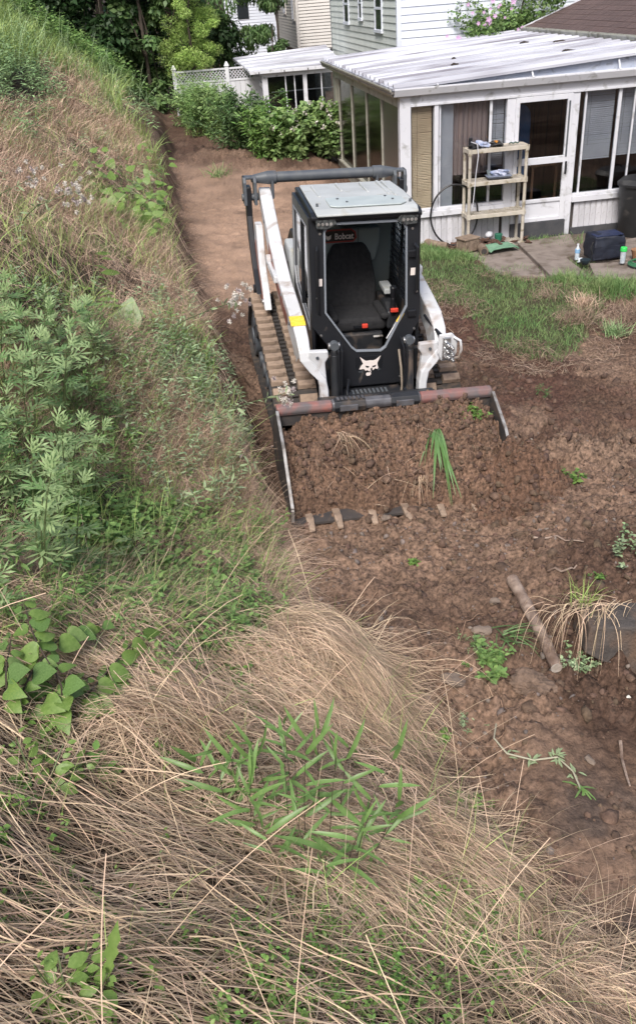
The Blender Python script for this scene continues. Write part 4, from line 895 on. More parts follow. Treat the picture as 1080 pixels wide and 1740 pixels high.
# --- vinyl privacy fence with lattice top
FEN = mat('fence_white', (.62, .63, .66), (.57, .58, .61), 2, rough=.5, dirt=((.35, .37, .33), .15, 4))
fe = empty('lattice_top_fence', 'white vinyl fence with a lattice top beside the glazed porch', 'fence', (-3.35, 29.2, 0), .02)
for x in (0, 1.62): 
    fp = G().box(x - .06, x + .06, -.06, .06, -.7, 1.78).build('post', FEN, fe, .006); G().sweep([[(x + a * .08, b * .08, 1.78) for a, b in ((-1, -1), (1, -1), (1, 1), (-1, 1))], [(x + a * .02, b * .02, 1.90) for a, b in ((-1, -1), (1, -1), (1, 1), (-1, 1))]]).build('post_cap', FEN, fp)
for x0, x1 in ((.06, 1.56), (1.68, 2.62)):
    G().box(x0, x1, -.035, .035, 1.68, 1.73).box(x0, x1, -.035, .035, 1.36, 1.41).box(x0, x1, -.03, .03, -.5, -.4).build('rail', FEN, fe, .004)
    g = G(); n = int((x1 - x0) / .10)
    for k in range(-3, n + 1):
        for s_ in (1, -1):
            a = x0 + k * .10; p0, p1 = (a, 1.41), (a + .27, 1.68)
            if s_ < 0: p0, p1 = (a, 1.68), (a + .27, 1.41)
            if p0[0] < x0:
                t = (x0 - p0[0]) / .27; p0 = (x0, p0[1] + (p1[1] - p0[1]) * t)
            if p1[0] > x1:
                t = (p1[0] - x1) / .27; p1 = (x1, p1[1] - (p1[1] - p0[1]) * t * .27 / max(.01, (p1[0] - p0[0])))
            if p1[0] <= x0 or p0[0] >= x1: continue
            y = -.010 if s_ > 0 else .002; dz = .016
            g.add([(p0[0], y, p0[1] - dz), (p1[0], y, p1[1] - dz), (p1[0], y, p1[1] + dz), (p0[0], y, p0[1] + dz), (p0[0], y + .008, p0[1] - dz), (p1[0], y + .008, p1[1] - dz), (p1[0], y + .008, p1[1] + dz), (p0[0], y + .008, p0[1] + dz)],
                  [(0, 1, 2, 3), (4, 7, 6, 5), (0, 4, 5, 1), (1, 5, 6, 2), (2, 6, 7, 3), (3, 7, 4, 0)])
    tag(g.build('lattice', FEN, fe), kind='stuff')
    x = x0
    while x < x1 - .05: G().box(x + .003, min(x + .152, x1), -.018, .018, -.4, 1.36).build('fence_board', FEN, fe, .003); x += .155
# ================================================================= soil in the bucket, clods, stones
SOIL = bpy.data.materials.new('soil'); SOIL.use_nodes = True; earth_nodes(SOIL)
def soil_sheet(name, X, Y, Z, base, parent=None, mw=None):
    n1, n0 = X.shape; V = np.stack([X, Y, Z], -1).reshape(-1, 3)
    jj, ii = np.meshgrid(np.arange(n1 - 1), np.arange(n0 - 1), indexing='ij'); k0 = (jj * n0 + ii).ravel()
    me = np_mesh(name, V, np.stack([k0, k0 + 1, k0 + n0 + 1, k0 + n0], -1), SOIL, smooth=True)
    nz = fbm(X * 7, Y * 7, 85).ravel()[:, None]; c = np.array(base)[None] * (.7 + .7 * nz)
    ca = me.color_attributes.new('Col', 'FLOAT_COLOR', 'POINT'); ca.data.foreach_set('color', np.concatenate([c, np.ones((len(c), 1))], 1).astype(np.float32).ravel())
    o = bpy.data.objects.new(name, me); COL.objects.link(o)
    if mw is not None: o.matrix_world = mw
    return o
def heap_z(X, Y):
    t = np.clip(-Y / .86, 0, 1.4)
    z = .565 - .10 * t - .40 * t ** 1.7 + .05 * np.sin(X * 2.3 + 1)
    z += worley(X * 10, Y * 10, 231) * .028 + worley(X * 21, Y * 21, 233) * .016 + worley(X * 42, Y * 42, 235) * .006 + .06 * np.exp(-((X - .35) / .4) ** 2 - ((Y + .45) / .25) ** 2)
    z -= .10 * sstep(.62, .90, -X) * (1 - t) + .05 * sstep(.5, .9, X) * (1 - t)
    z += (fbm(X * 4, Y * 4, 101) - .5) * .16 + (np.abs(fbm(X * 9, Y * 9, 103, 3) - .5) - .12) * .30 + (np.abs(fbm(X * 30, Y * 30, 105, 3) - .5) - .12) * .06
    edge = .80 + .12 * (fbm(X * 5, X * 0 + 3, 107) - .5) * 2 + .10 * sstep(.2, .9, X)
    z -= .55 * sstep(edge - .10, edge + .05, -Y)
    return z
hx, hy = np.meshgrid(np.linspace(-.905, .905, 340), np.linspace(.06, -1.04, 220))
heap = soil_sheet('soil_heap', hx, hy, np.maximum(heap_z(hx, hy), -.05), (.145, .090, .062), mw=mm)
tag(heap, 'heap of loose brown soil filling the wide bucket', 'soil heap', kind='stuff')
# spill of soil to the right of the bucket
def rock_template(seed, sub=1, rough=.28):
    r = random.Random(seed); bm = bmesh.new(); bmesh.ops.create_icosphere(bm, subdivisions=sub, radius=1)
    for v_ in bm.verts: v_.co *= 1 + r.uniform(-rough, rough)
    V = np.array([v_.co[:] for v_ in bm.verts]); F = np.array([[q.index for q in f.verts] for f in bm.faces]); bm.free(); return V, F
ROCKS = [rock_template(i) for i in range(6)] + [rock_template(i, 1, .38) for i in range(6, 9)] + [rock_template(9, 2, .22)]
def rot_rand(n):
    q = RNG.normal(size=(n, 4)); q /= np.linalg.norm(q, axis=1, keepdims=True); w, x, y, z = q.T
    return np.stack([1 - 2 * (y * y + z * z), 2 * (x * y - z * w), 2 * (x * z + y * w), 2 * (x * y + z * w), 1 - 2 * (x * x + z * z), 2 * (y * z - x * w), 2 * (x * z - y * w), 2 * (y * z + x * w), 1 - 2 * (x * x + y * y)], -1).reshape(n, 3, 3)
CLOD = mat('clod', (.150, .096, .067), (.082, .051, .036), 30, rough=.9, bump=.7, bscale=90, tint=True, obj=False)
PEB = mat('pebble', (.22, .175, .15), (.14, .115, .105), 20, rough=.8, bump=.3, bscale=80, tint=True, obj=False)
def scatter_rocks(name, x, y, sz, m, label, cat, zf=Tg, mw=None, tset=ROCKS, squash=.75):
    n = len(x); parts = []
    which = RNG.integers(0, len(tset), n)
    for k, (tv, tf) in enumerate(tset):
        i = which == k; c = i.sum()
        if not c: continue
        z = zf(x[i], y[i]) + sz[i] * .12
        s3 = sz[i][:, None] * RNG.uniform(.6, 1.25, (c, 3)) * np.array([1, 1, squash])
        V, Q, T_ = inst(tv, tf, np.stack([x[i], y[i], z], -1), rot_rand(c), s3, RNG.uniform(.28, .62, c)); parts.append((V, Q, T_))
    V, Q, T_ = joinm([(V, Q, T_) for V, Q, T_ in parts]); o = link(name, np_mesh(name, V, Q[:, :3], m, T_, smooth=False))
    if mw is not None: o.matrix_world = mw
    return tag(o, label, cat, kind='stuff')
# clods over the dug ground, more of them near the bucket
n = 26000; x = RNG.uniform(-.9, 4.2, n); y = .9 + 8.5 * RNG.uniform(0, 1, n) ** 1.1
s, lw, pt, ph = masks(x, y)
dens = fbm(x * 1.3, y * 1.3, 111); dens2 = (1 - .75 * sstep(3.9, 3.3, y) * sstep(.7, 1.1, x)) * (1 - .7 * sstep(1.9, 2.5, x) * sstep(6.4, 7.2, y)) * (1 - .6 * sstep(7, 9, y))
keep = (s < .15) & (lw < .3) & (RNG.uniform(0, 1, n) < sstep(.30, .62, dens) * dens2 + .05)
x, y = x[keep], y[keep]; sz = np.minimum(.0060 * (1 / RNG.uniform(.012, 1, len(x))) ** .62, .055)
scatter_rocks('soil_clods', x, y, sz, CLOD, 'loose clods of brown soil strewn over the dug ground', 'soil clods')
n = 2600; x = RNG.uniform(-.6, 3.2, n); y = RNG.uniform(2, 7, n); s = hill_s(x, y); k = (s < .1) & (RNG.uniform(0, 1, n) < sstep(.35, .6, fbm(x * 1.7, y * 1.7, 113)))
x, y = x[k], y[k]; scatter_rocks('small_stones', x, y, np.minimum(.006 * (1 / RNG.uniform(.06, 1, len(x))) ** .6, .028), PEB, 'small grey and tan stones lying in the soil', 'stones')
n = 4200; x = RNG.uniform(-.88, .88, n); y = -RNG.uniform(0.0, .95, n)
scatter_rocks('bucket_clods', x, y, np.minimum(.0058 * (1 / RNG.uniform(.012, 1, n)) ** .56, .036), CLOD, 'clods and crumbs on the soil heap in the bucket', 'soil clods', zf=lambda a, b: np.maximum(heap_z(a, b), -.05), mw=mm)
# soil slumped past the bucket's open ends
def mound(name, cx, cy, rx, ry, h, label, seed):
    X, Y = np.meshgrid(np.linspace(-1, 1, 130), np.linspace(-1, 1, 120)); r2 = np.sqrt(X ** 2 + Y ** 2)
    wx, wy = cx + X * rx, cy + Y * ry
    Z = Tg(wx, wy) - .03 + h * np.clip(1 - r2 ** 1.6, -.3, 1) * (.7 + .6 * fbm(wx * 5, wy * 5, seed)) + (np.abs(fbm(wx * 10, wy * 10, seed + 2, 3) - .5) - .1) * .14 * (r2 < 1.1) + worley(wx * 10, wy * 10, seed) * .03 + worley(wx * 21, wy * 21, seed + 3) * .015
    m_ = X ** 2 + Y ** 2 < .9; q = RNG.choice(np.nonzero(m_.ravel())[0], 520); fx, fy_, fz = wx.ravel()[q], wy.ravel()[q], Z.ravel()[q]; sq = np.minimum(.006 * (1 / RNG.uniform(.012, 1, len(q))) ** .6, .045)
    scatter_rocks('mound_clods', fx, fy_, sq, CLOD, 'clods on the ' + label, 'soil clods', zf=lambda a, b: np.array([fz[np.argmin((fx - p_) ** 2 + (fy_ - r_) ** 2)] for p_, r_ in zip(a, b)]))
    return tag(soil_sheet(name, wx, wy, Z, (.115, .067, .045)), label, 'soil mound', kind='stuff')
mc_ = mm @ Vector((.98, -.72, 0)); mound('soil_mound', mc_.x, mc_.y, .46, .36, .36, 'lumpy soil slumped against the right end of the bucket', 121)
mound('soil_mound', 1.55, 5.70, .40, .25, .12, 'low ridge of soil in front of the right side of the bucket', 125)
x = np.concatenate([RNG.normal(1.7, .3, 700), RNG.normal(.9, .7, 1300)]); y = np.concatenate([RNG.normal(6.1, .25, 700), RNG.normal(5.35, .35, 1300)]); k = hill_s(x, y) < .1
# single stones worth naming
STN = mat('field_stone', (.21, .16, .125), (.14, .11, .09), 9, rough=.85, bump=.6, bscale=60, dirt=((.12, .07, .05), .35, 10))
for i, (px, py, w, l) in enumerate(((770, 1160, 34, 'flat tan stone in front of the weed clump'), (840, 1026, 18, 'rounded grey stone left of the upper end of the branch'),
        (905, 1172, 62, 'big earthy lump of matted roots below the branch'), (735, 1290, 20, 'grey stone by the edge of the dry grass'), (1000, 1296, 16, 'pale flat stone on the smooth mud at the right'),
        (722, 1195, 22, 'whitish angular stone at the edge of the drooping dry grass'), (820, 1075, 26, 'squat brown stone above the weed clump'), (655, 885, 16, 'grey stone just below the bucket teeth'))):
    p = at(px, py); d = np.linalg.norm(p - np.array([0, 0, 3.6])); r = w / F_PX * d / 2
    o = blob('soil_lump' if w > 50 else 'stone', (p[0], p[1], p[2] + r * .25), (r * 1.15, r * .8, r * .55), mat('root_clod', (.19, .13, .095), (.11, .075, .055), 30, rough=.95, bump=1., bscale=45, obj=False) if w > 50 else STN, 40 + i, 4 if w > 50 else 2, rough=.30)
    tag(o, l, 'soil lump' if w > 50 else 'stone')
tag(blob('stone_chip', tuple(at(1066, 1186) + [0, 0, .006]), (.014, .012, .006), mat('chip', (.7, .68, .62), rough=.7), 71, 2), 'small white chip on the mud at the right edge', 'stone chip')
# branch on the soil
BARK = mat('barkless_wood', (.34, .26, .21), (.15, .10, .075), 9, rough=.85, bump=.8, bscale=60, dirt=((.11, .07, .05), .45, 7))
p0, p1 = at(868, 1000), at(943, 1150); p0[2] += .06; p1[2] += .045; P = [p0 + (p1 - p0) * t + np.array([.010 * math.sin(t * 3), 0, .006 * math.sin(t * 3)]) for t in np.linspace(0, 1, 14)]
br = G().tube(P, [.042 - .0004 * i + .0018 * math.sin(i * 1.9) + .0016 * math.cos(i * 3.1) for i in range(14)], n=14).build('fallen_branch', BARK, smooth=True); tag(br, 'thick bare branch lying on the loose soil right of the weed clump', 'branch')
d_ = unit(p1 - p0); G().cyl(tuple(p1 - d_ * .002), tuple(p1 + d_ * .003), .036, n=12).build('cut_end', mat('cut_wood', (.42, .38, .34), (.3, .25, .2), 30, rough=.8), br)
def twig(name, pts_px, r, label, lift=.012, m=None, cat='stick'):
    P = []
    pw = [at(*q) for q in pts_px]
    for a, b in zip(pw[:-1], pw[1:]):
        for t in (0, .33, .66): q = a + (b - a) * t; P.append((q[0], q[1], Tg(q[0], q[1]) + lift + random.uniform(0, .006)))
    P.append(tuple(pw[-1] + [0, 0, lift])); return tag(G().tube(P, r, n=6, taper=.5).build(name, m or BARK, smooth=True), label, cat)
twig('stick', [(1052, 1265), (1057, 1300), (1068, 1340)], .011, 'dark curved stick on the mud at the right edge')
twig('stick', [(905, 918), (945, 915), (990, 923)], .009, 'pale stick on the soil above the branch')
twig('stick', [(930, 975), (965, 972), (978, 968)], .010, 'brown stick near the upper end of the branch', .02)
twig('stick', [(840, 1404), (880, 1420)], .006, 'small dark stick at the edge of the smooth mud', .01)
ROOT = mat('dry_root', (.36, .24, .16), (.25, .15, .1), 30, rough=.8)
for i, (pts, l) in enumerate((([(850, 1210), (858, 1245), (840, 1262), (852, 1290)], 'thin pale root looping above the uprooted weed'), ([(770, 1108), (790, 1060), (820, 1045)], 'thin tan root left of the weed clump'),
        ([(640, 1010), (600, 1060), (560, 1110)], 'thin pale root at the left edge of the soil'), ([(770, 1085), (780, 1110)], 'short reddish root on the clods'), ([(830, 1175), (850, 1195), (862, 1210)], 'thin root under the weed clump'))):
    twig('root', pts, .0035, l, .012, ROOT, 'root')
tag(G().add([(a, b, 0) for a, b in ((0, 0), (.018, .012), (.02, .03), (.0, .026), (-.012, .012))], [(0, 1, 2, 3, 4)]).build('fallen_leaf', mat('yellow_leaf', (.75, .50, .03), rough=.6)), 'yellow fallen leaf at the edge of the dry grass', 'leaf').location = tuple(at(731, 1367) + [0, 0, .02])
# retaining slab at the right edge
SLAB = mat('grey_slab', (.095, .082, .075), (.06, .052, .048), 12, rough=.95, bump=1., bscale=50, dirt=((.13, .085, .06), .62, 5), obj=False)
a_, b_, c_ = at(996, 1088), at(1090, 1165), at(1010, 1058)
sb = G().prism([(0, .02), (.30, -.16), (1.2, -.16), (1.2, .20), (.02, .20)], 0, .30, 'y').build('stone_slab', SLAB, None, .012)
sb.location = (1.56, 3.86, .015); sb.rotation_euler = (math.radians(-8), math.radians(2), math.radians(-4)); tag(sb, 'dark grey stone slab jutting from the earth at the right edge', 'stone slab')

# ================================================================= patio paving and things by the house
PAVE = mat('paving', (.24, .20, .175), (.16, .13, .11), 5, rough=.9, bump=.5, bscale=80, dirt=((.10, .075, .055), .4, 5))
def slab(pts_px):
    P = []
    for q in pts_px:
        d = ray(*q); t = (-.09 - 3.6) / d[2]; P.append((d[0] * t, d[1] * t))
    return G().prism(P, -.20, -.085 + random.uniform(-.006, .006), 'z').build('paving_slab', PAVE, ground, .01)
slab([(748, 432), (792, 434), (840, 470), (925, 468), (894, 434), (870, 414), (745, 414)]); slab([(878, 413), (968, 398), (985, 432), (960, 438), (1000, 468), (934, 468), (900, 434)])
slab([(1000, 420), (1100, 400), (1100, 440), (1005, 445)]); slab([(1000, 448), (1100, 444), (1100, 475), (1010, 470)])
ca_, sa_ = math.cos(AL), math.sin(AL)
def W(u, v, z=0.): return (1.684 + ca_ * u - sa_ * v, 13.804 + sa_ * u + ca_ * v, z)
PLA = mat('stained_plastic', (.52, .48, .42), (.44, .40, .33), 6, rough=.55, dirt=((.22, .18, .11), .42, 9))
sh_ = empty('shelf_unit', 'stained beige plastic shelf unit of four shelves standing against the patio room', 'shelf unit', W(.98, -.36, -.10), AL)
for zz in (0.02, .50, .99, 1.46):
    sf = G().box(0, .95, 0, .33, zz - .03, zz - .022).box(0, .95, 0, .02, zz - .04, zz + .02).box(0, .95, .31, .33, zz - .04, zz + .02).box(0, .02, .02, .31, zz - .04, zz + .02).box(.93, .95, .02, .31, zz - .04, zz + .02).build('shelf', PLA, sh_, .004)
    for k in range(24): G().box(.03 + k * .038, .052 + k * .038, .02, .31, zz - .005, zz + .012).build('shelf_slat', PLA, sf)
for x, y in ((.03, .03), (.92, .03), (.03, .30), (.92, .30)):
    G().cyl((x, y, 0), (x, y, 1.47), .026, n=12).build('shelf_post', PLA, sh_, smooth=True)
    for zz in (.50, .99, 1.45): G().cyl((x, y, zz - .05), (x, y, zz + .03), .036, n=12).build('post_collar', PLA, sh_, smooth=True)
def crumple(name, loc, sz, m, seed, label, cat): return tag(blob(name, loc, sz, m, seed, 3, rough=.55), label, cat)
sz0 = 1.375
can = tag(G().cyl((0, 0, 0), (0, 0, .14), .032, n=16).cyl((0, 0, .14), (0, 0, .15), .026, n=16).build('spray_can', FRAMEB, None, .004, True), 'black can standing on the left end of the top shelf', 'can'); can.location = W(1.06, -.16, sz0)
crumple('dark_bag', W(1.09, -.26, sz0 + .035), (.10, .06, .04), FABRIC, 5, 'crumpled black bag on the left end of the top shelf', 'bag')
CLW = mat('pale_blue_cloth', (.50, .52, .62), (.20, .26, .42), 16, rough=.8)
crumple('crumpled_cloth', W(1.24, -.2, sz0 + .04), (.085, .07, .05), CLW, 9, 'crumpled white and blue cloth on the top shelf', 'cloth')
gl = crumple('work_glove', W(1.45, -.2, sz0 + .03), (.09, .06, .04), mat('glove', (.02, .02, .022), (.05, .05, .05), 20, rough=.9), 12, 'dark glove with an orange cuff on the top shelf', 'glove')
G().box(-.03, .035, -.03, .02, .02, .05).build('orange_cuff', mat('orange_cloth', (.6, .25, .04), rough=.8), gl, .008)
for k in range(2): tag(G().tube([(-.04, 0, .02), (-.01, .01, .035), (.02, 0, .02), (.04, .01, .028)], .011, n=6).build('clothes_clip', mat('dark_green_plastic', (.03, .07, .055), rough=.5), None, smooth=True), ('left', 'right')[k] + ' one of two small dark green clips on the top shelf', 'clip', 'green clips on the top shelf').location = W(1.70 + k * .07, -.2, sz0)
tray = tag(G().sweep([[(-.15, -.08, 0), (.17, -.08, 0), (.17, .09, 0), (-.15, .09, 0)], [(-.19, -.12, .04), (.21, -.12, .04), (.21, .12, .04), (-.19, .12, .04)]]).build('blue_tray', mat('blue_grey_plastic', (.16, .19, .27), (.22, .25, .32), 14, rough=.5), None, .01), 'blue grey tray with crumpled plastic on the second shelf', 'tray'); tray.location = W(1.50, -.2, .915)
crumple('crumpled_plastic', W(1.55, -.18, .985), (.11, .07, .045), CLW, 21, 'crumpled bluish plastic wrap lying in the tray', 'plastic wrap')
tag(G().sweep([[(-.05, 0, 0), (.03, 0, 0), (.03, .01, 0), (-.05, .01, 0)], [(-.08, 0, .10), (-.01, .02, .09), (-.01, .03, .09), (-.08, .01, .10)]]).build('plastic_flap', mat('grey_plastic', (.15, .18, .19), rough=.4), tray), None).location = (-.1, 0, .03)
tag(G().tube([W(1.06, -.2, 1.47), W(1.10, -.38, 1.46), W(1.115, -.40, 1.30), W(1.09, -.39, 1.05), W(1.07, -.39, .75), W(1.05, -.38, .52)], .007, n=6).build('hanging_cord', VINYL, None, smooth=True), 'white cord hanging down from the top shelf at its left post', 'cord')
RUBH = mat('black_hose', (.012, .012, .013), rough=.4, obj=False)
P = []
for i in range(60): t = -1.45 + i / 59 * 2 * math.pi * 1.02; P.append(W(.845 + .385 * math.cos(t), -.09 - .10 * (math.sin(t) < 0) * -math.sin(t) - .0, .40 + .455 * math.sin(t)))
tag(G().tube(P, .015, n=8).build('black_hose_loop', RUBH, None, smooth=True), 'black hose coiled in one big loop leaning on the white boards', 'hose')
def g0(px, py, z=-.085):
    d = ray(px, py); t = (z - 3.6) / d[2]; return (d[0] * t, d[1] * t, z)
OLD = mat('old_grey_wood', (.24, .18, .135), (.15, .11, .08), 18, rough=.9, bump=.5, bscale=50, dirt=((.07, .05, .035), .3, 14))
c = Vector(g0(735, 420)); lg = G()
tag(G().tube([c + Vector(q) for q in ((-.12, .26, .07), (-.10, .10, .075), (-.03, -.03, .07), (.09, -.12, .06), (.20, -.19, .055))], [.05, .058, .06, .055, .052], n=12).build('curved_log', OLD, None, smooth=True), 'short curved log in the grass below the hose loop', 'log')
c = Vector(g0(794, 427)); bl = empty('hollow_wood_block', 'broken square wooden block with a hollow, left of the short log', 'wood block', c + Vector((0, 0, .02)), .5)
G().box(-.14, .13, -.12, -.085, 0, .18).box(-.14, .13, .09, .12, 0, .18).box(-.14, .13, -.085, .09, 0, .03).box(-.14, -.10, -.085, .09, .03, .18).box(-.16, .15, -.13, .13, .18, .205).build('block_shell', OLD, bl, .008)
c = Vector(g0(821, 434)); hl = empty('hollow_log', 'short upright-lying hollow log between the wood block and the green cloth', 'log', c, 0)
G().tube([(0, .20, .07), (.005, .1, .07), (0, -.02, .065)], .068, n=14).build('log_body', OLD, hl, smooth=True); G().cyl((0, -.022, .065), (0, -.026, .065), .045, n=10).build('hollow', DARKIN, hl)
# bark scraps pile
pv = []
for i in range(70):
    u = 1.18 + RNG.normal() * .42; u = min(max(u, .55), 2.0); v = -.12 - abs(RNG.normal()) * .20; L_ = RNG.uniform(.05, .22); a = RNG.uniform(0, math.pi); z = -.07 + RNG.uniform(0, .10) * max(0, 1 - abs(u - 1.25) / .6)
    M3 = Matrix.Translation(W(u, v, z)) @ Matrix.Rotation(a, 4, 'Z') @ Matrix.Rotation(RNG.uniform(-.4, .4), 4, 'Y') @ Matrix.Rotation(RNG.uniform(-.6, .6), 4, 'X'); pv.append((L_, M3))
g = G()
for L_, M3 in pv: g.box(-L_ / 2, L_ / 2, -.02 - L_ * .06, .02, 0, .012, M3)
tag(g.build('bark_scraps', mat('bark_scrap', (.13, .07, .05), (.07, .04, .03), 20, rough=.95)), 'reddish brown bark and stick scraps piled under the shelf', 'bark scraps', kind='stuff')
GRC = mat('green_cloth', (.20, .36, .24), (.14, .28, .18), 8, rough=.85, bump=.3, bscale=30)
X, Y = np.meshgrid(np.linspace(-.25, .25, 24), np.linspace(-.16, .16, 18)); Z = .03 + .03 * fbm(X * 9 + 4, Y * 9, 131) + .04 * sstep(.25, .2, np.abs(X))
V = np.stack([X, Y + .25 * X * 0, Z], -1).reshape(-1, 3); jj, ii = np.meshgrid(np.arange(17), np.arange(23), indexing='ij'); k0 = (jj * 24 + ii).ravel()
clm = np_mesh('green_cloth', V, np.stack([k0, k0 + 1, k0 + 25, k0 + 24], -1), GRC, smooth=True); cl = link('green_cloth', clm); cl.location = g0(849, 426); cl.rotation_euler = (0, 0, .25); tag(cl, 'folded pale green cloth on the paving right of the hollow log', 'cloth')
sm = cl.modifiers.new('thick', 'SOLIDIFY'); sm.thickness = .02
pot = tag(G().cyl((0, 0, 0), (0, 0, .11), .05, .065, n=16).build('green_pot', mat('green_plastic', (.03, .16, .10), rough=.4), None, .004, True), 'small green pot among the bark scraps', 'pot'); pot.location = W(1.55, -.22, -.05)
wb = tag(blob('white_ball', W(1.42, -.13, .04), (.065, .06, .055), VINYL, 8, 3, rough=.04), 'white rounded globe lying against the boards under the shelf', 'globe')
# bottles, bowl, cooler bag, bin
BOT = mat('clear_plastic_look', (.45, .52, .58), (.60, .64, .68), 20, rough=.15, coat=.5)
b = empty('water_bottle', 'clear plastic water bottle with blue label standing left of the cooler bag', 'bottle', g0(979, 441), 0)
G().tube([(0, 0, z) for z in (0, .02, .10, .14, .19, .21)], [.034, .037, .035, .037, .018, .014], n=14).build('bottle_body', BOT, b, smooth=True); G().cyl((0, 0, .21), (0, 0, .232), .016, n=12).build('bottle_cap', VINYL, b, .002); G().cyl((0, 0, .10), (0, 0, .155), .038, n=14).build('bottle_label', mat('blue_label', (.22, .40, .62), rough=.5), b)
crumple('plastic_bag', g0(988, 444, -.05), (.07, .05, .03), BOT, 31, 'crumpled clear plastic beside the dark bowl', 'plastic bag')
bw = tag(G().tube([(0, 0, z) for z in (0, .02, .05, .07)], [.04, .06, .075, .078], n=18).build('dark_bowl', mat('dark_teal', (.02, .035, .045), rough=.4), None, smooth=True), 'small dark bowl in front of the cooler bag', 'bowl'); bw.location = g0(993, 449, -.05)
NAVY = mat('navy_nylon', (.010, .012, .022), (.016, .02, .035), 12, rough=.5, bump=.4, bscale=14)
cb = empty('cooler_bag', 'dark navy square cooler bag with a sagging top on the paving', 'cooler bag', g0(1024, 436, -.055), .12)
def softbox(name, x, y, z0, z1, m, par, seed, top=1.0):
    bm = bmesh.new(); bmesh.ops.create_cube(bm, size=1); bmesh.ops.subdivide_edges(bm, edges=bm.edges, cuts=9, use_grid_fill=True)
    for v_ in bm.verts:
        c_ = v_.co.copy(); t = c_.z + .5; k = 1 + .06 * math.sin(t * 3.1); v_.co = Vector((c_.x * x * k * (1 - (1 - top) * t), c_.y * y * k * (1 - (1 - top) * t), z0 + (z1 - z0) * t))
        n_ = float(fbm(np.array(c_.x * 3 + seed), np.array(c_.z * 3 + c_.y * 2), 141)) - .5; v_.co += Vector((c_.x, c_.y, 0)) * n_ * .12 + Vector((0, 0, 1)) * n_ * .10 * t * (abs(c_.z) > .49)
    me_ = bpy.data.meshes.new(name); bm.to_mesh(me_); bm.free(); me_.materials.append(m); o = link(name, me_, par, .02, 3, True); return o
softbox('bag_body', .50, .36, 0, .33, NAVY, cb, 3, .88); G().box(-.21, .21, -.15, .15, .335, .345).build('bag_top', mat('navy_top', (.012, .018, .05), (.02, .03, .08), 8, rough=.35, bump=.8, bscale=10), cb, .004)
G().tube([(.23, -.05, .26), (.29, -.05, .22), (.29, -.05, .12), (.24, -.05, .10)], .010).build('strap', FABRIC, cb, smooth=True); G().tube([(-.23, -.10, .26), (-.27, -.12, .18), (-.24, -.14, .10)], .010).build('strap', FABRIC, cb, smooth=True)
G().box(-.235, .235, -.178, -.170, .05, .20).build('front_pocket', NAVY, cb, .01)
jb = empty('green_lidded_bottle', 'clear drinking bottle with a bright green lid right of the cooler bag', 'bottle', g0(1056, 447, -.055), 0)
G().cyl((0, 0, 0), (0, 0, .17), .036, .042, n=16).build('bottle_body', BOT, jb, .004, True); G().cyl((0, 0, .17), (0, 0, .23), .05, .046, n=18).build('green_lid', mat('bright_green', (.05, .60, .12), rough=.4), jb, .008, True); G().cyl((0, 0, .01), (0, 0, .07), .032, n=14).build('dark_contents', DARKIN, jb)
hc = G(); P = []
for i in range(90): t = i / 89 * 2 * math.pi * 3.2; r = .20 - .02 * (i / 30); c0 = g0(1090, 450, -.06); P.append((c0[0] + r * math.cos(t), c0[1] + r * math.sin(t), c0[2] + .02 + .012 * (i // 28)))
tag(G().tube(P, .014, n=6).build('garden_hose', mat('garden_green', (.04, .14, .07), rough=.4), None, smooth=True), 'coiled green garden hose at the right edge of the paving', 'hose')
tag(G().tube([(0, 0, 0), (0, 0, .12), (0, 0, .14)], [.07, .10, .105], n=18).build('clay_pot', mat('clay', (.40, .20, .10), (.3, .16, .09), 12, rough=.8), None, smooth=True), 'orange clay pot behind the coiled green hose', 'pot').location = g0(1082, 440, -.07)
BIN = mat('bin_black', (.016, .017, .019), (.024, .025, .027), 5, rough=.45, dirt=((.10, .09, .08), .2, 6))
bn = empty('rubbish_bin', 'tall black plastic rubbish bin standing against the patio room', 'bin', (W(3.80, -.38, ZG - .04)), AL)
G().tube([(0, 0, z) for z in (0, .03, .75, .80)], [.26, .275, .33, .335], n=28).build('bin_body', BIN, bn, smooth=True)
ld = G().tube([(0, 0, z) for z in (.80, .84, .90, .915)], [.36, .365, .30, .02], n=28).build('bin_lid', BIN, bn, smooth=True); G().tube([(-.1, -.08, .905), (-.06, -.08, .94), (.06, -.08, .94), (.1, -.08, .905)], .014).build('lid_handle', BIN, ld, smooth=True)
G().box(-.12, .12, -.385, -.33, .70, .74).build('bin_handle', BIN, bn, .008)
# ================================================================= vegetation
STRAW = mat('dead_grass', (.62, .475, .345), (.46, .34, .235), 3, rough=.75, tint=True, tr=.2, obj=False, spec=.25)
STRAWP = mat('dead_grass_pinkish', (.60, .45, .345), (.47, .34, .245), 3, rough=.75, tint=True, tr=.2, obj=False, spec=.25)
GRASS = mat('green_grass', (.30, .42, .12), (.38, .48, .18), 2, rough=.5, tint=True, tr=.35, obj=False, spec=.4)
LAWNM = mat('lawn_green', (.14, .25, .085), (.22, .29, .12), 2.5, rough=.6, tint=True, tr=.3, obj=False, spec=.3)
LEAFA = mat('leaf_blue_green', (.23, .36, .16), (.30, .42, .20), 6, rough=.5, tint=True, tr=.25, obj=False, spec=.35)
LEAFB = mat('leaf_mid_green', (.16, .27, .08), (.21, .33, .11), 6, rough=.5, tint=True, tr=.3, obj=False, spec=.4)
LEAFC = mat('leaf_fresh_green', (.14, .26, .06), (.20, .33, .09), 5, rough=.45, tint=True, tr=.35, obj=False, spec=.4)
LEAFS = mat('leaf_silvery', (.30, .38, .23), (.22, .32, .15), 8, rough=.6, tint=True, tr=.2, obj=False, spec=.3)
LEAFD = mat('tree_leaf_dark', (.028, .062, .020), (.045, .09, .03), 1.5, rough=.5, tint=True, tr=.25, obj=False, spec=.4)
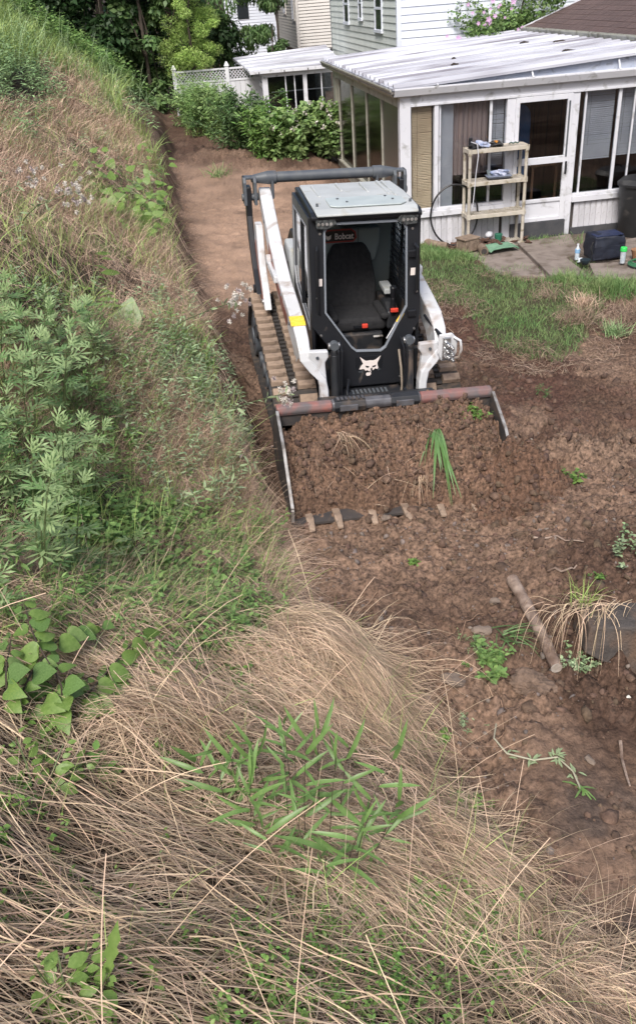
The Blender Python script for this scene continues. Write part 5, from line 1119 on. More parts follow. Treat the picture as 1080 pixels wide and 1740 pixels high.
LEAFM = mat('tree_leaf_mid', (.09, .165, .055), (.13, .21, .075), 1.2, rough=.5, tint=True, tr=.3, obj=False, spec=.4)
LEAFL = mat('tree_leaf_lime', (.33, .48, .12), (.40, .54, .17), 1.5, rough=.5, tint=True, tr=.35, obj=False, spec=.3)
STEMG = mat('green_stem', (.10, .14, .05), (.08, .10, .04), 20, rough=.6)
STEMD = mat('dark_stem', (.035, .03, .02), (.07, .05, .035), 20, rough=.7)
TRUNK = mat('tree_bark', (.085, .065, .05), (.05, .04, .032), 8, rough=.9, bump=.6, bscale=30)
WHITEF = mat('white_flower', (.70, .66, .60), (.55, .51, .45), 20, rough=.8, obj=False)
PINKF = mat('pink_flower', (.62, .36, .60), (.72, .50, .70), 20, rough=.7, tr=.3)

def zone(px): return [tuple(at(*q)[:2]) for q in px]
def sample(n, poly, clump=0., cs=1.5, seed=0, smin=.1):
    P = np.array(poly); lo, hi = P.min(0), P.max(0); x = RNG.uniform(lo[0], hi[0], n * 3); y = RNG.uniform(lo[1], hi[1], n * 3)
    k = inpoly(x, y, poly) & (hill_s(x, y) > smin)
    if clump: k &= RNG.uniform(0, 1, len(x)) < sstep(.5 - clump / 2, .5 + clump / 2, fbm(x * cs, y * cs, seed))
    x, y = x[k][:n], y[k][:n]; return x, y
def standing(x, y, L, w, lean=(.1, .7), bend=1.0, seg=5, az=None, z0=0., zf=Tg):
    n = len(x); az = RNG.uniform(0, 2 * math.pi, n) if az is None else az; th0 = RNG.uniform(*lean, n); bd = RNG.uniform(.3, 1, n) * bend
    t = np.linspace(0, 1, seg)[None]; th = th0[:, None] + bd[:, None] * t ** 1.3; ds = (L / (seg - 1))[:, None]
    r = np.concatenate([np.zeros((n, 1)), np.cumsum(np.sin(th[:, :-1]) * ds, 1)], 1); h = np.concatenate([np.zeros((n, 1)), np.cumsum(np.cos(th[:, :-1]) * ds, 1)], 1)
    P = np.stack([x[:, None] + r * np.cos(az)[:, None], y[:, None] + r * np.sin(az)[:, None], zf(x, y)[:, None] + z0 + h], -1)
    Wd = w[:, None] * np.clip(1.02 - t ** 2.2, .05, 1); return P, Wd
def lying(x, y, L, w, az, h0, arch, curv, seg=6):
    n = len(x); t = np.linspace(0, 1, seg)[None]; a = az[:, None] + curv[:, None] * t
    ds = (L / (seg - 1))[:, None]; X = x[:, None] + np.concatenate([np.zeros((n, 1)), np.cumsum(np.cos(a[:, :-1]) * ds, 1)], 1); Y = y[:, None] + np.concatenate([np.zeros((n, 1)), np.cumsum(np.sin(a[:, :-1]) * ds, 1)], 1)
    Z = Tsm(X, Y) + h0[:, None] + arch[:, None] * 4 * t * (1 - t) * np.ones_like(X)
    Z = np.maximum(Z, Tg(X, Y) + .002)
    return np.stack([X, Y, Z], -1), w[:, None] * np.clip(1.02 - t ** 3, .15, 1)
def Tsm(X, Y): # slightly smoothed ground under the thatch
    e = .05; return (Tg(X, Y) + Tg(X + e, Y) + Tg(X - e, Y) + Tg(X, Y + e) + Tg(X, Y - e)) / 5
def stuff_ribbons(name, sets, m, label, cat):
    parts = [ribbons(P, Wd, RNG.uniform(0, 1, len(P)) if t is None else t) for P, Wd, t in sets]
    V, Q, T_ = joinm(parts); return tag(link(name, np_mesh(name, V, Q, m, T_, smooth=True)), label, cat, kind='stuff')
# leaf templates: tip along +y, base at origin, unit length
def tmpl(outline, fold=.18, droop=.25):
    """outline: list of (half width, y); folded along the midrib"""
    V = [(0, 0, 0)]; F = []
    rows = []
    for w, y in outline:
        z = -droop * y * y; i = len(V); V += [(0, y, z), (-w, y - .0, z + fold * w), (w, y - .0, z + fold * w)]; rows.append(i)
    tip = len(V); V.append((0, 1, -droop))
    a = rows[0]; F += [(0, a + 2, a, a), (0, a, a + 1, a + 1)]
    for p, q in zip(rows[:-1], rows[1:]): F += [(p, p + 2, q + 2, q), (p + 1, p, q, q + 1)]
    a = rows[-1]; F += [(a, a + 2, tip, tip), (a + 1, a, tip, tip)]
    return np.array(V), np.array(F)
LANCE = tmpl([(.10, .25), (.13, .5), (.08, .78)]); OVAL = tmpl([(.26, .22), (.33, .48), (.2, .78)]); BLADE = tmpl([(.045, .12), (.06, .45), (.04, .8)], .3, .45)
HEART = tmpl([(.26, -.05), (.42, .06), (.49, .22), (.46, .40), (.35, .60), (.20, .79), (.08, .92)], .14, .3)
def lobed():
    V = [(0, 0, 0), (0, .3, -.02), (0, .6, -.08), (0, 1, -.25)]; F = [(0, 1, 1, 1)]
    def lob(b, tip, w):
        i = len(V); d = np.array(tip) - np.array(b); d2 = np.array([-d[1], d[0]]) / np.hypot(*d) * w
        z = -.25 * tip[1] ** 2 + .04
        V.extend([(b[0], b[1], -.02 - .1 * b[1]), (b[0] + d[0] * .55 + d2[0], b[1] + d[1] * .55 + d2[1], z * .7), (tip[0], tip[1], z), (b[0] + d[0] * .55 - d2[0], b[1] + d[1] * .55 - d2[1], z * .7)]); F.append((i, i + 1, i + 2, i + 3))
    for s in (-1, 1): lob((0, .12), (s * .22, .34), .03); lob((0, .25), (s * .42, .62), .06); lob((0, .45), (s * .36, .88), .055)
    lob((0, .1), (0, .6), .07); lob((0, .5), (0, 1.0), .06)
    return np.array(V), np.array([f for f in F if len(set(f)) > 2])
LOBED = lobed()
def leaf_mesh(name, t, m):
    V, F = t; me = bpy.data.meshes.new(name); me.from_pydata([tuple(v) for v in V], [], [tuple(dict.fromkeys(map(int, f))) for f in F]); me.materials.append(m)
    a = me.attributes.new('tint', 'FLOAT', 'POINT'); a.data.foreach_set('value', np.full(len(V), .55, np.float32)); me.polygons.foreach_set('use_smooth', [True] * len(me.polygons)); return me
def up_frames(n, elev=(.1, .8), az=None):
    az = RNG.uniform(0, 2 * math.pi, n) if az is None else az; el = RNG.uniform(*elev, n)
    D = np.stack([np.cos(az) * np.cos(el), np.sin(az) * np.cos(el), np.sin(el)], -1)
    N_ = np.stack([RNG.normal(0, .25, n), RNG.normal(0, .25, n), np.ones(n)], -1); return frames(D, N_)
def sprigs(x, y, H, nl, ll, t, lean=.35, elev=(-.1, .7), z0=0., zf=Tg):
    """upright leafy shoots: returns leaf part and stem ribbons"""
    n = len(x); az = RNG.uniform(0, 2 * math.pi, n); ln = RNG.uniform(0, lean, n); B = np.stack([x, y, zf(x, y) + z0], -1)
    D = np.stack([np.sin(ln) * np.cos(az), np.sin(ln) * np.sin(az), np.cos(ln)], -1); k = np.tile(np.arange(nl), n); i = np.repeat(np.arange(n), nl)
    f = .25 + .75 * (k + RNG.uniform(0, .8, len(k))) / nl; pos = B[i] + D[i] * (H[i] * f)[:, None]; la = k * 2.4 + az[i] + RNG.uniform(-.4, .4, len(k))
    R = up_frames(len(i), elev, la); sc = ll[i] * RNG.uniform(.6, 1.15, len(i)) * (1.1 - .45 * f)
    leaf = inst(t[0], t[1], pos, R, sc, np.clip(RNG.normal(.5, .18, len(i)) + .25 * (f - .6), 0, 1))
    tt = np.linspace(0, 1, 3)[None, :, None]; P = B[:, None] + D[:, None] * H[:, None, None] * tt; st = ribbons(P, np.full((n, 3), .0035) * (1 - .5 * tt[..., 0]), RNG.uniform(.3, .6, n))
    return leaf, st
def stuff_leaves(name, parts, m, label, cat):
    V, Q, T_ = joinm(parts); return tag(link(name, np_mesh(name, V, Q, m, T_, smooth=True)), label, cat, kind='stuff')
U = lambda a, b, n: RNG.uniform(a, b, n)

# ---- the near slope: matted dead grass
Z_FG = [(-3.2, .2), (2.6, -.6), (1.9, .9), (1.25, 2.0), (.98, 2.5), (.78, 2.85), (.62, 3.2), (.55, 3.7), (.38, 4.1), (.0, 4.25), (-.35, 4.05), (-.9, 3.5), (-3.2, 3.1)]
sets = []
x, y = sample(36000, Z_FG, smin=.17); n = len(x); fl = (fbm(x * .9, y * .9, 151) - .5) * 5.0; s = hill_s(x, y)
az = np.where(RNG.uniform(0, 1, n) < .5, 0, math.pi) + .15 + fl * .35 + RNG.normal(0, .38, n)
near_toe = s < .55; az = np.where(near_toe, -.25 + RNG.normal(0, .6, n) + fl * .12, az + RNG.normal(0, .35, n)); h0_ = U(0, .075, n); h0_[:2] = .07
clp = fbm(x * 2.2, y * 2.2, 155)
sets.append((*lying(x, y, U(.15, .46, n), U(.0014, .0042, n), az, h0_ + .10 * sstep(.45, .7, clp), U(.0, .05, n), RNG.normal(0, .9, n)), np.clip(.10 + .62 * h0_ / .075 + RNG.normal(0, .14, n) - .22 * sstep(.5, .35, clp), 0, 1)))  # blades low in the mat tinted darker; shade of gaps put into tint
x, y = sample(1900, Z_FG, smin=.2); n = len(x)
sets.append((*lying(x, y, U(.2, .6, n), U(.0025, .0052, n), RNG.normal(0, 1.0, n) + np.where(RNG.uniform(0, 1, n) < .5, 0, math.pi), U(.07, .13, n), U(.0, .07, n), RNG.normal(0, .6, n), 7), U(.75, 1, n)))
x, y = sample(3200, Z_FG, smin=.1); n = len(x)
sets.append((*lying(x, y, U(.03, .12, n), U(.004, .009, n), U(0, 6.28, n), U(.03, .11, n), U(0, .03, n), RNG.normal(0, 1.5, n), 4), U(.0, .5, n)))
# tuft that droops over the bank's edge towards the soil
for (cx, cy, nn, a0, sp, Lm, hh) in ((-.12, 3.72, 2600, -.30, .38, .75, .22), (.02, 3.45, 1600, -.55, .5, .55, .16), (-.3, 3.15, 1700, -.2, .5, .6, .12), (.38, 2.40, 1500, -.35, .6, .55, .12), (.80, 1.75, 1800, -.2, .7, .6, .12), (-.6, 2.6, 1800, 2.9, .5, .6, .14), (-.2, 2.15, 2000, .2, .45, .7, .12)):
    nn = int(nn * .72); x = cx + RNG.normal(0, .15, nn); y = cy + RNG.normal(0, .14, nn); az = a0 + RNG.normal(0, sp * 1.35, nn)
    sets.append((*lying(x, y, U(.5, 1.0, nn) * Lm, U(.0015, .0034, nn), az, U(.02, .10, nn), U(.3, 1.0, nn) * hh, RNG.normal(-.15, .6, nn), 8), np.clip(RNG.normal(.55, .26, nn), 0, 1)))
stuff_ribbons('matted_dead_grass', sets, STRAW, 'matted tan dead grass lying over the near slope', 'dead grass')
# loose long stalks standing out of the thatch
x, y = sample(420, Z_FG, smin=.05); n = len(x)
P, Wd = standing(x, y, U(.35, .8, n), U(.002, .004, n), (.5, 1.2), .9, 7); Wd[:] = Wd.max(1, keepdims=True) * .8
stuff_ribbons('straw_stalks', [(P, Wd, U(.6, 1, n))], STRAW, 'long pale straw stalks sticking out of the dead grass', 'dead stalks')

# ---- middle slope
Z_MID = zone([(-40, 500), (200, 560), (330, 530), (380, 680), (440, 800), (470, 900), (500, 1000), (470, 1070), (330, 1080), (230, 1160), (-60, 1200)])
Z_TAN = zone([(-40, 180), (60, 190), (150, 150), (250, 250), (290, 330), (300, 420), (320, 520), (200, 560), (-40, 520)])
Z_TAN2 = zone([(60, 100), (150, 120), (260, 220), (250, 260), (150, 200), (80, 170)])
Z_LUSH = zone([(-60, 200), (-10, 130), (70, 110), (150, 150), (225, 225), (262, 290), (296, 340)]) + [(-2.35, 19), (-2.9, 23), (-3.3, 27), (-18, 28)]
sets = []
for Zn, nn, wmin in ((Z_MID, 21000, .002), (Z_TAN, 26000, .003), (Z_TAN2, 5000, .005)):
    x, y = sample(nn, Zn, .5, .9, 161, .05); k = hill_s(x, y) > .36 * sstep(5, 6.5, y) + .6 * sstep(15, 19, y) + .1 * (fbm(x * 3, y * 3, 163)); x, y = x[k], y[k]; n = len(x); d = np.hypot(x, y); k = np.clip(d / 7, .8, 2.2)
    sets.append((*standing(x, y, U(.18, .42, n), U(wmin, wmin * 2, n) * k * .7, (.2, 1.15), 1.1, 5, RNG.normal(-.6, 1.2, n)), None))
    sets.append((*lying(x, y, U(.2, .5, n), U(wmin, wmin * 1.8, n) * k * .7, RNG.normal(-.5, 1.0, n), U(0, .06, n), U(0, .06, n), RNG.normal(0, .6, n), 5), None))
# dry stems hanging over the cut bank beside the machine
nn = 2600; i = RNG.integers(0, 7, nn); seg = TOE[7:16]; a = seg[i]; b = seg[i + 1]; t = U(0, 1, nn)[:, None]; q = a + (b - a) * t; off = U(.32, .95, nn); q[:, 0] -= off * .95; q[:, 1] -= off * .2
sets.append((*lying(q[:, 0], q[:, 1], U(.2, .6, nn), U(.002, .005, nn), RNG.normal(-.5, .7, nn), U(0, .05, nn), U(0, .10, nn), RNG.normal(0, .5, nn), 6), np.clip(RNG.normal(.42, .2, nn), 0, 1)))
stuff_ribbons('dry_slope_grass', sets, STRAWP, 'dry pinkish tan grass on the middle of the slope', 'dead grass')
# green grass
sets = []
x, y = sample(34000, Z_LUSH, 1.0, .5, 171, .25); k = hill_s(x, y) > .25 + .75 * sstep(16, 20, y); x, y = x[k], y[k]; n = len(x); d = np.hypot(x, y)
sets.append((*standing(x, y, U(.25, .70, n), U(.007, .015, n) * np.clip(d / 16, .8, 1.6), (.05, .7), 1.6, 5, RNG.normal(-.4, 1.3, n)), np.clip(RNG.normal(.5, .22, n), 0, 1)))
x, y = sample(7000, Z_TAN, .3, 1.3, 173, .1); n = len(x); sets.append((*standing(x, y, U(.12, .4, n), U(.004, .008, n), (.1, .9), 1.2, 5), None))
x, y = sample(3000, Z_MID, .3, 1.5, 175, .2); n = len(x); sets.append((*standing(x, y, U(.12, .4, n), U(.003, .006, n), (.1, .9), 1.2, 5), None))
x, y = sample(2600, Z_FG, .3, 1.6, 177, .1); n = len(x); sets.append((*standing(x, y, U(.15, .38, n), U(.002, .005, n), (.3, 1.0), 1.2, 5), None))
x, y = U(-3.5, 1.2, 5000), U(19.2, 23.5, 5000); k = (hill_s(x, y) < .3) & ((y > 20.9 - np.where(x < 0, x * .95, x * .25))); x, y = x[k], y[k]; n = len(x); sets.append((*standing(x, y, U(.1, .5, n), U(.01, .016, n), (.1, .7), 1.2, 4), None))
stuff_ribbons('green_hill_grass', sets, GRASS, 'tall fresh green grass along the upper slope', 'grass')
# pale feathery seed heads on the top grass
x, y = sample(900, [(-3.3, 17), (-3.0, 24), (-12, 26), (-9, 15)], .6, .7, 179, .4); n = len(x); P, Wd = standing(x, y, U(.7, 1.2, n), U(.008, .014, n), (.05, .35), 1.2, 6); Wd = Wd * np.array([.3, .3, .35, .5, 1.2, 1.0])[None]
stuff_ribbons('seed_heads', [(P, Wd, U(.6, 1, n))], LEAFS, 'pale seed heads above the tall green grass', 'seed heads')
# lawn
x = U(1.3, 7, 60000); y = U(8.4, 14.2, 60000); pd = polydist(x, y, LAWN); k = (pd + (fbm(x * 2.2, y * 2.2, 9) - .5) * .7 > -.05) & ~(inpoly(x, y, PATIO) & (RNG.uniform(0, 1, len(x)) > .012)) & (RNG.uniform(0, 1, len(x)) < sstep(.22, .5, fbm(x * 3, y * 3, 181)) * .8 + .15)
x, y = x[k], y[k]; n = len(x); sets = [(*standing(x, y, U(.04, .11, n), U(.004, .008, n), (.1, 1.0), 1.0, 3), np.clip(RNG.normal(.5, .2, n) + .2 * (fbm(x * 1.4, y * 1.4, 183) - .5), 0, 1))]
for cx, cy, r, nn, h in ((4.05, 10.9, .30, 700, .32), (3.7, 11.45, .3, 500, .22), (4.6, 10.9, .5, 700, .22), (1.9, 13.4, .3, 500, .14), (2.1, 13.0, .3, 500, .16), (4.1, 13.75, .5, 600, .12), (3.2, 12.3, .25, 250, .10), (4.15, 12.3, .3, 250, .10), (2.5, 12.9, .3, 500, .15)):
    xx = cx + RNG.normal(0, r * .5, nn); yy = cy + RNG.normal(0, r * .4, nn); sets.append((*standing(xx, yy, U(.4, 1, nn) * h, U(.005, .009, nn), (.1, .8), 1.2, 4), np.clip(RNG.normal(.65, .15, nn), 0, 1)))
stuff_ribbons('lawn_grass', sets, LAWNM, 'short patchy green lawn between the patio and the dug earth', 'lawn')
# torn turf and dead grass at the lawn's edge
x = U(1.7, 4.4, 14000); y = U(7.9, 12.2, 14000); pd = polydist(x, y, LAWN); k = (np.abs(pd + .05) < .42) & (RNG.uniform(0, 1, len(x)) < sstep(.35, .6, fbm(x * 2, y * 2, 185))); x, y = x[k], y[k]; n = len(x)
sets = [(*lying(x, y, U(.05, .2, n), U(.003, .006, n), U(0, 6.28, n), U(0, .03, n), U(0, .04, n), RNG.normal(0, 1, n), 4), np.clip(RNG.normal(.12, .16, n), 0, 1))]
for cx, cy, r, nn in ((3.35, 9.9, .22, 900), (4.1, 10.1, .4, 1600), (3.3, 10.9, .2, 350), (4.5, 9.7, .4, 800)):
    xx = cx + RNG.normal(0, r * .6, nn); yy = cy + RNG.normal(0, r * .5, nn); sets.append((*standing(xx, yy, U(.06, .24, nn), U(.003, .006, nn), (.4, 1.4), 1.0, 4), np.clip(RNG.normal(.15, .18, nn), 0, 1)))
stuff_ribbons('torn_turf', sets, STRAWP, 'torn dead turf and roots along the edge of the lawn', 'dead grass')
# ---- leafy weeds as ground cover
lv, st = [], []
def cover(Zn, n_, H, nl, ll, t, clump, cs, seed, smin=.1):
    x, y = sample(n_, Zn, clump, cs, seed, smin); n = len(x); a, b = sprigs(x, y, U(*H, n), nl, U(*ll, n), t); lv.append(a); st.append(b)
cover(Z_MID, 850, (.10, .34), 12, (.05, .09), LANCE, .5, 1.1, 191); cover(Z_MID, 500, (.05, .2), 8, (.035, .06), OVAL, .4, 1.4, 193)
Z_LOW2 = zone([(150, 1000), (430, 1000), (480, 1075), (400, 1130), (300, 1200), (170, 1190), (90, 1120)])
cover(Z_LOW2, 330, (.10, .28), 12, (.045, .08), LANCE, .8, 2, 196); cover(Z_LOW2, 200, (.08, .22), 9, (.04, .065), OVAL, .8, 2, 198)
Z_LOW = zone([(60, 860), (250, 880), (420, 900), (440, 1030), (330, 1080), (220, 1080), (60, 960)])
cover(Z_LOW, 520, (.08, .26), 11, (.05, .085), OVAL, .8, 2, 195)
stuff_leaves('weed_leaves', lv, LEAFB, 'mixed leafy green weeds covering the middle slope', 'weeds'); stuff_leaves('weed_stems', st, LEAFM, 'thin green stems of the slope weeds', 'weed stems')
lv, st = [], []
Z_SIL = zone([(40, 480), (300, 520), (400, 640), (430, 760), (420, 880), (300, 900), (180, 700), (60, 600)])
cover(Z_SIL, 330, (.12, .42), 15, (.05, .09), LANCE, .5, 1.2, 197); cover(Z_TAN, 300, (.10, .35), 12, (.06, .10), LANCE, .35, .8, 199)
stuff_leaves('silvery_weed_leaves', lv, LEAFS, 'silvery green narrow leaved weeds on the edge of the bank', 'weeds')
lv, st = [], []
cover(Z_LUSH, 900, (.25, .7), 9, (.10, .18), LANCE, .35, .6, 201, .2)
cover(zone([(-40, 60), (60, 90), (120, 200), (60, 260), (-40, 180)]), 700, (.3, .7), 12, (.10, .17), LANCE, .5, .6, 203)
stuff_leaves('upper_slope_weeds', lv, LEAFA, 'blue green leafy weeds among the tall grass of the upper slope', 'weeds')
# small greens in the near dead grass and on the soil
lv, st = [], []
for (px, py, r, nn, h, l, t) in ((560, 1690, .22, 170, .17, .022, OVAL), (470, 1720, .2, 130, .17, .022, OVAL), (660, 1690, .18, 90, .15, .022, OVAL), (520, 1570, .15, 40, .15, .03, LANCE), (640, 1600, .2, 30, .1, .025, OVAL), (860, 1640, .13, 60, .10, .05, LANCE), (800, 1400, .10, 25, .09, .04, LANCE), (700, 1480, .15, 25, .07, .03, OVAL),
                                 (60, 1300, .16, 22, .14, .06, OVAL), (350, 1150, .14, 25, .14, .05, OVAL), (130, 1620, .12, 22, .10, .045, OVAL), (20, 1400, .12, 18, .12, .05, LANCE), (620, 1380, .14, 22, .08, .03, OVAL), (420, 1200, .2, 26, .14, .05, LOBED), (400, 1130, .22, 34, .16, .05, LANCE), (330, 1130, .2, 30, .15, .045, OVAL), (560, 1500, .18, 40, .16, .03, LANCE), (700, 1530, .16, 34, .16, .035, LANCE), (770, 1560, .16, 40, .15, .035, OVAL), (480, 1300, .2, 24, .14, .04, LANCE), (60, 1560, .15, 26, .16, .045, LANCE), (80, 1480, .14, 18, .15, .04, OVAL)):
    p = at(px, py); x = p[0] + RNG.normal(0, r, nn); y = p[1] + RNG.normal(0, r * .6, nn); a, b = sprigs(x, y, U(.4, 1, nn) * h + .03, 9, U(.7, 1.2, nn) * l, t); lv.append(a); st.append(b)
stuff_leaves('small_weeds', lv, LEAFC, 'small fresh green weeds coming up through the dead grass', 'weeds')

# ================================================================= single plants
def bez(a, b, c, n=9):
    a, b, c = map(np.array, (a, b, c)); t = np.linspace(0, 1, n)[:, None]; return (1 - t) ** 2 * a + 2 * t * (1 - t) * b + t * t * c
def plant(name, label, base, stems, leaves, lm, stem_m=STEMG, group=None, cat='plant', extra=None):
    """stems: list of (polyline rel. to base, radius); leaves: (pos, dir, normal, scale)"""
    o = empty(name, label, cat, tuple(base), 0, group)
    for P, r in stems: G().tube([tuple(p) for p in P], r, n=5, taper=.5).build('stem', stem_m, o, smooth=True)
    for i, (p, d, nn_, s) in enumerate(leaves):
        R = frames(np.array([d]), np.array([nn_]))[0]; M4 = Matrix(((R[0][0], R[0][1], R[0][2], p[0]), (R[1][0], R[1][1], R[1][2], p[1]), (R[2][0], R[2][1], R[2][2], p[2]), (0, 0, 0, 1))) @ Matrix.Diagonal((s, s, s, 1))
        link('leaf', lm[i % len(lm)] if isinstance(lm, list) else lm, o, mw=M4)
    return o
def rv(s=1.): return RNG.normal(0, s, 3)
def leaf_fan(P, n, ll, el=(.0, .6), start=.3, droop=True):
    out = []; N = len(P)
    for k in range(n):
        f = start + (1 - start) * (k + .5) / n; i = min(int(f * (N - 1)), N - 2); p = P[i] + (P[i + 1] - P[i]) * (f * (N - 1) - i)
        a = k * 2.4 + RNG.uniform(-.4, .4); e = RNG.uniform(*el); d = np.array([math.cos(a) * math.cos(e), math.sin(a) * math.cos(e), math.sin(e)])
        out.append((p, d, np.array([0, 0, 1]) + rv(.2), ll * RNG.uniform(.7, 1.15) * (1.1 - .35 * f)))
    T_ = P[-1] - P[-2]; T_ /= np.linalg.norm(T_)
    for k in range(3): out.append((P[-1], T_ + rv(.3), np.array([0, -.5, 1]) + rv(.3), ll * RNG.uniform(.5, .7)))
    return out
M_LOBE = leaf_mesh('lobed_leaf', LOBED, LEAFA); M_LOBE2 = leaf_mesh('lobed_leaf_fresh', LOBED, mat('lobed_fresh', (.16, .28, .10), (.20, .33, .13), 8, rough=.5, tr=.3)); M_HEART = leaf_mesh('heart_leaf', HEART, LEAFC)
M_HEARTD = leaf_mesh('heart_leaf_dark', HEART, LEAFB); HEART2 = tmpl([(.24, -.04), (.38, .08), (.44, .25), (.40, .45), (.28, .66), (.14, .85)], .30, .5); M_HEART2 = leaf_mesh('heart_leaf_curled', HEART2, mat('leaf_yellowish', (.20, .30, .07), (.13, .24, .06), 14, rough=.5, tr=.3)); M_HEART3 = leaf_mesh('heart_leaf_wide', tmpl([(.30, -.06), (.48, .06), (.54, .24), (.47, .46), (.30, .68), (.13, .87)], .06, .15), mat('leaf_deep', (.11, .20, .05), (.16, .27, .08), 12, rough=.4, tr=.3)); M_BLADE = leaf_mesh('blade_leaf', BLADE, mat('blade_green', (.15, .28, .075), (.21, .34, .11), 4, rough=.4, tr=.35)); M_LANCE = leaf_mesh('lance_leaf', LANCE, LEAFC); M_OVAL = leaf_mesh('oval_leaf', OVAL, LEAFC); M_SIL = leaf_mesh('silver_leaf', LANCE, LEAFS)
# tall mugwort-like plants at the left
spots = [(20, 1010, .8), (75, 1030, .7), (130, 1010, .6), (10, 900, .8), (70, 920, .8), (125, 900, .75), (160, 860, .55), (5, 790, .8), (60, 800, .85), (110, 770, .8), (150, 740, .7), (15, 700, .75), (75, 690, .75), (130, 660, .6), (185, 640, .55), (20, 620, .6), (230, 760, .35), (215, 1000, .35), (90, 610, .5), (40, 1090, .5)]
places = ('at the lower left, nearest the heart leaved sapling', 'right of it above the sapling', 'on the right side of the green stand', 'touching the left edge of the picture low down', 'in the lower middle of the stand', 'in the lower right of the stand', 'leaning out toward the dry patch', 'at the left edge of the picture halfway up', 'in the heart of the stand, the tallest',
          'just right of the tallest', 'on the right rim of the stand', 'in the upper left of the stand', 'in the upper middle of the stand', 'below the small dark stem', 'with a bare dark stem below its crown', 'at the top left of the stand', 'small, by itself in the dry patch', 'small, above the arching sapling', 'short, at the top of the stand', 'short, under the sapling leaves')
for (px, py, h), pl in zip(spots, places):
    p = at(px, py); st_, lf = [], []
    for j in range(3 if h > .5 else 1):
        a = RNG.uniform(0, 6.28); r = .10 * h; P = bez((r * math.cos(a) * .3, r * math.sin(a) * .3, -.02), (r * math.cos(a), r * math.sin(a), h * .55), (2.2 * r * math.cos(a) + .03, 2.2 * r * math.sin(a), h * RNG.uniform(.8, 1.0)), 9)
        st_.append((P, .005)); lf += leaf_fan(P, 12 if h > .5 else 10, .17 * (.6 + .5 * h), (-.1, .7), .28)
    plant('mugwort_plant', 'deeply lobed green weed ' + pl, p, st_, lf, [M_LOBE, M_LOBE, M_LOBE, M_LOBE2], group='lobed green weeds at the left')
# heart leaved saplings
def target(px, py, lift): # a point above the slope on a line of sight, lift metres nearer than the ground
    q = at(px, py); d = ray(px, py); d = d / np.linalg.norm(d); return q - d * lift
def sapling(label, base_px, branches, lm, leafsize, sm=STEMD, vol=0., sub=4):
    b = at(*base_px); st_, lf = [], []
    for pts in branches:
        P = [np.zeros(3)] + [target(px, py, l) - b for px, py, l in pts]; C_ = []
        for u_, v_ in zip(P[:-1], P[1:]):
            for t in np.arange(sub) / sub: C_.append(u_ + (v_ - u_) * t)
        C_.append(P[-1]); C_ = np.array(C_); C_[1:-1] = (C_[:-2] + 2 * C_[1:-1] + C_[2:]) / 4; st_.append((C_, .005))
        L_ = len(C_)
        for k in range(2, L_):
            T_ = C_[k] - C_[k - 1]; T_ /= np.linalg.norm(T_) + 1e-9; sd_ = np.cross(T_, [0, 0, 1]); sd_ /= np.linalg.norm(sd_) + 1e-9
            for s_ in ((-1, 1) if k % 2 else (1,)):
                d = sd_ * s_ * .9 + T_ * .45 + rv(.15) + np.array([0, 0, -.15]); d = d + rv(vol); lf.append((C_[k] + d * (.015 + vol * .15), d, np.array([0, -.55, 1]) + rv(.34), leafsize * RNG.uniform(.45, 1.2) * (1.0 if k < L_ - 2 else .55)))
    return plant('leafy_sapling', label, b, st_, lf, lm, sm)
sapling('arching sapling with large heart shaped bright leaves at the lower left', (100, 1250), [[(160, 1170, .25), (240, 1080, .35), (300, 1030, .4)], [(110, 1170, .3), (60, 1090, .4), (40, 1020, .45)], [(160, 1200, .2), (190, 1130, .3)]], [M_HEART, M_HEART2, M_HEART3, M_HEART, M_HEART3], .085)
sapling('heart leaved sapling at the left edge with darker leaves near the ground', (20, 1230), [[(50, 1150, .25), (110, 1080, .3), (170, 1060, .3)], [(10, 1150, .25), (20, 1090, .3)], [(90, 1180, .2), (160, 1150, .25)]], [M_HEART, M_HEARTD, M_HEART2, M_HEART3], .08)
sapling('low heart leaved sprout between the two saplings and the dead grass', (235, 1270), [[(240, 1210, .15), (250, 1150, .22)], [(255, 1200, .15), (280, 1180, .18)]], [M_HEARTD, M_HEART], .055)
sapling('bright green sprout at the bottom left corner', (120, 1730), [[(110, 1680, .20), (100, 1625, .30)], [(140, 1670, .22), (150, 1605, .32)], [(90, 1690, .16), (60, 1645, .26)], [(160, 1700, .16), (185, 1660, .26)], [(125, 1710, .18), (120, 1660, .24)]], M_OVAL, .05, STEMG)
sapling('pale green sprout with pointed leaves at the left edge above the dead grass', (60, 1370), [[(50, 1310, .16), (30, 1260, .24)], [(90, 1320, .16), (110, 1270, .24)], [(80, 1350, .12), (140, 1300, .18)]], M_OVAL, .055, STEMG)
sapling('small yellowish green sprout in front of the drooping dry tuft', (370, 1270), [[(375, 1210, .1), (370, 1160, .14)], [(390, 1240, .06), (420, 1210, .09)]], M_OVAL, .045, STEMG)
sapling('small sprout at the lower edge of the dead grass right of the tall blades', (800, 1530), [[(790, 1470, .08), (800, 1420, .12)], [(820, 1480, .06), (850, 1450, .08)]], M_LANCE, .075, STEMG)
sapling('leafy green clump in the dead grass at the lower right', (860, 1690), [[(840, 1640, .05), (820, 1600, .08)], [(870, 1640, .06), (880, 1590, .09)], [(890, 1660, .04), (910, 1640, .06)], [(850, 1670, .03), (830, 1650, .05)]], M_LANCE, .055, STEMG)
